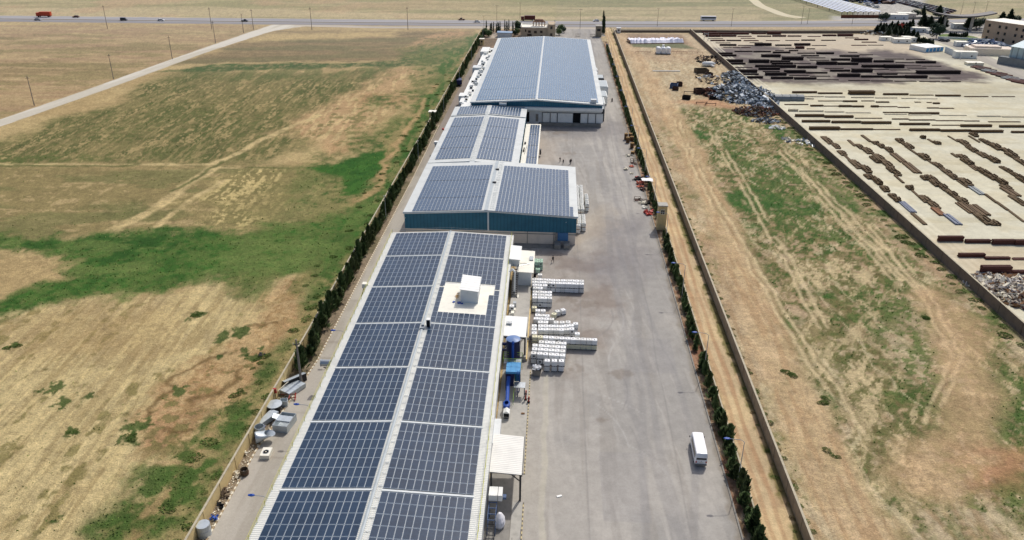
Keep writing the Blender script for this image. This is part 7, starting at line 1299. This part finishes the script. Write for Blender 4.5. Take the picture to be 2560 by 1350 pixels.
for k in range(10):
    x0, x1 = -21+k*4.2, -16.8+k*4.2; z = lambda x: 9+.006*x*x; mb.add([(x0, -4, z(x0)), (x1, -4, z(x1)), (x1, 5, z(x1)), (x0, 5, z(x0)), (x0, -4, z(x0)+.8), (x1, -4, z(x1)+.8), (x1, 5, z(x1)+.8), (x0, 5, z(x0)+.8)], [(0, 3, 2, 1), (4, 5, 6, 7), (0, 1, 5, 4), (2, 3, 7, 6)])
mb.build('canopy_roof', mat('dark canopy sheet', (92, 88, 88), .6, .1, .5), FC)
for x in (-10, 8): MB().box(x-.7, x+.7, -.7, .7, 0, 9).build('pillar', CONC, FC)
rf = thing('red_sign', 'red star shaped sign frame among the pines', 'sign', (*KE(545, 520), 0)); MB().add([(math.sin(k*math.pi/5)*(2.4 if k % 2 == 0 else 1), 0, 5.5+math.cos(k*math.pi/5)*(2.4 if k % 2 == 0 else 1)) for k in range(10)], [tuple(range(10))]).build('star', RED, rf); MB().cyl((0, .1, 0), (0, .1, 5), .12).build('pole', RED, rf)
isl = thing('traffic_island', 'green oval island planted with shrubs before the office block', 'island', (*KE(1450, 575), 0)); MB().lathe([(10, 0), (10, .25), (9.6, .25), (0, .3)], 28).build('lawn', GRS, isl).scale = (1.15, 1.2, 1); MB().lathe([(10.1, 0), (10.5, 0), (10.5, .3), (10.1, .3)], 28).build('island_kerb', PALE, isl).scale = (1.15, 1.2, 1)
# solar car parks beyond the highway and parked cars
PVM = mat('glaring solar roof', (206, 214, 228), .3, .06, .3)
p0, p1, p2_ = G(2106, 38), G(2207, 37), G(1990, 2)
dv = Vector((p2_[0]-p0[0], p2_[1]-p0[1])); dv.normalize()
for k in range(8):
    x = p0[0]+(p1[0]-p0[0])*k/7.6; y = p0[1]+(p1[1]-p0[1])*k/7.6; c = thing('solar_carport', 'long pale solar carport row beyond the highway', 'carport', (x, y, 0), math.atan2(dv.y, dv.x)-math.pi/2, 'solar carports beyond the highway'); MB().add([(-.85, 0, 2.4), (.85, 0, 2.7), (.85, 170, 2.7), (-.85, 170, 2.4), (-.85, 0, 2.25), (.85, 0, 2.55)], [(0, 1, 2, 3), (4, 5, 1, 0)]).build('solar_roof', PVM, c)
    for q in range(8): MB().box(-.15, .15, 1+q*22, 1.3+q*22, 0, 2.4).build('post', DGREY, c)
wall_y('boundary_wall', 'low reddish wall in front of the solar carports', [G(2102, 45), G(2210, 45)], 2.2, .3, RUST)
cars = [car('x', (0, 0), 0, m, 'car', 'cars parked beyond the highway') for m in (CW, CS, CD, CR)]; cu = [0]*4; ci = 0
for rw in range(4):
    a, b = KE(420+rw*28, 20-rw*10), KE(1260+rw*40, 232-rw*16); n = 26
    for k in range(n):
        t = (k+rnd(-.2, .2))/n; q = random.choice((0, 1, 1, 2, 2, 3)); o = cars[q]; loc = (a[0]+(b[0]-a[0])*t+rw*.5, a[1]+(b[1]-a[1])*t, .04); l = ('white', 'silver', 'dark', 'dark red')[q]+' car parked in the long rows beyond the highway'
        if not cu[q]: cu[q] = 1; o.location = loc; o.rotation_euler.z = .6; o['label'] = l
        else: dup(o, loc, .6+rnd(-.1, .1), None, l)
for k in range(16): q = random.choice((0, 0, 1)); dup(cars[q], (*KE(20+k*12, 70+k*3+rnd(-14, 14)), .04), rnd(0, 3), None, ('white', 'silver')[q]+' car parked beside the solar carports', 'cars beside the solar carports')
for x, y, q in ((700, 500, 0), (1080, 535, 0), (1120, 540, 1), (1230, 640, 2), (1190, 630, 2), (1260, 632, 2), (640, 495, 1)): dup(cars[q], (*KE(x, y), .04), rnd(-.4, .4)+1.2, None, ('white', 'silver', 'dark')[q]+' car parked among the cabins near the access road', 'cars near the access road')
heap('stone_heap', 'grey heaps of old machines behind the pines', KE(300, 520), 16, 10, 2.5, 180, [CONCD, PALE, RUSTB, SC1[2]], 31, .8, 2.6)
dk = heap('dark_goods_heap', 'dark and blue goods at the far end of the solar carports', G(2175, 3), 22, 20, 5, 160, [STEELB, BLACK, RUSTD, BLUE], 32, 2, 7)
# ------------------------------------------------------------------ light, sky, camera
SUN_AZ = math.radians(21.3); SUN_EL = math.radians(50)
w = bpy.data.worlds.new('World'); SC.world = w; w.use_nodes = True
sky = w.node_tree.nodes.new('ShaderNodeTexSky'); sky.sky_type = 'NISHITA'; sky.sun_disc = False
sky.sun_elevation = SUN_EL; sky.sun_rotation = SUN_AZ; sky.air_density = .85; sky.dust_density = 6.0; sky.altitude = 700
w.node_tree.links.new(sky.outputs[0], w.node_tree.nodes['Background'].inputs[0]); w.node_tree.nodes['Background'].inputs[1].default_value = .128
sl = bpy.data.lights.new('sun', 'SUN'); sl.energy = 2.6; sl.angle = math.radians(.9); sl.color = (1, .965, .91)
so = bpy.data.objects.new('sun', sl); COL.objects.link(so)
sd = Vector((math.sin(SUN_AZ)*math.cos(SUN_EL), math.cos(SUN_AZ)*math.cos(SUN_EL), math.sin(SUN_EL)))
so.rotation_euler = sd.to_track_quat('Z', 'Y').to_euler(); so.location = sd*200
cd = bpy.data.cameras.new('camera'); cam = bpy.data.objects.new('camera', cd); COL.objects.link(cam); SC.camera = cam
cd.sensor_width = 36; cd.lens = FPX/2560*36; cd.clip_start = 1; cd.clip_end = 60000
rt = Vector((math.cos(YAW), math.sin(YAW), 0)); fh = Vector((-math.sin(YAW), math.cos(YAW), 0))
fw = fh*math.cos(PIT)-Vector((0, 0, 1))*math.sin(PIT); dn = -fh*math.sin(PIT)-Vector((0, 0, 1))*math.cos(PIT)
ex = rt*math.cos(ROL)-dn*math.sin(ROL); ey = rt*math.sin(ROL)+dn*math.cos(ROL)
Mx = Matrix((ex, -ey, -fw)).transposed().to_4x4(); Mx.translation = (0, 0, HCAM); cam.matrix_world = Mx
SC.view_settings.view_transform = 'Standard'; SC.view_settings.look = 'None'; SC.view_settings.exposure = 0; SC.view_settings.gamma = 1
SC.cycles.max_bounces = 5
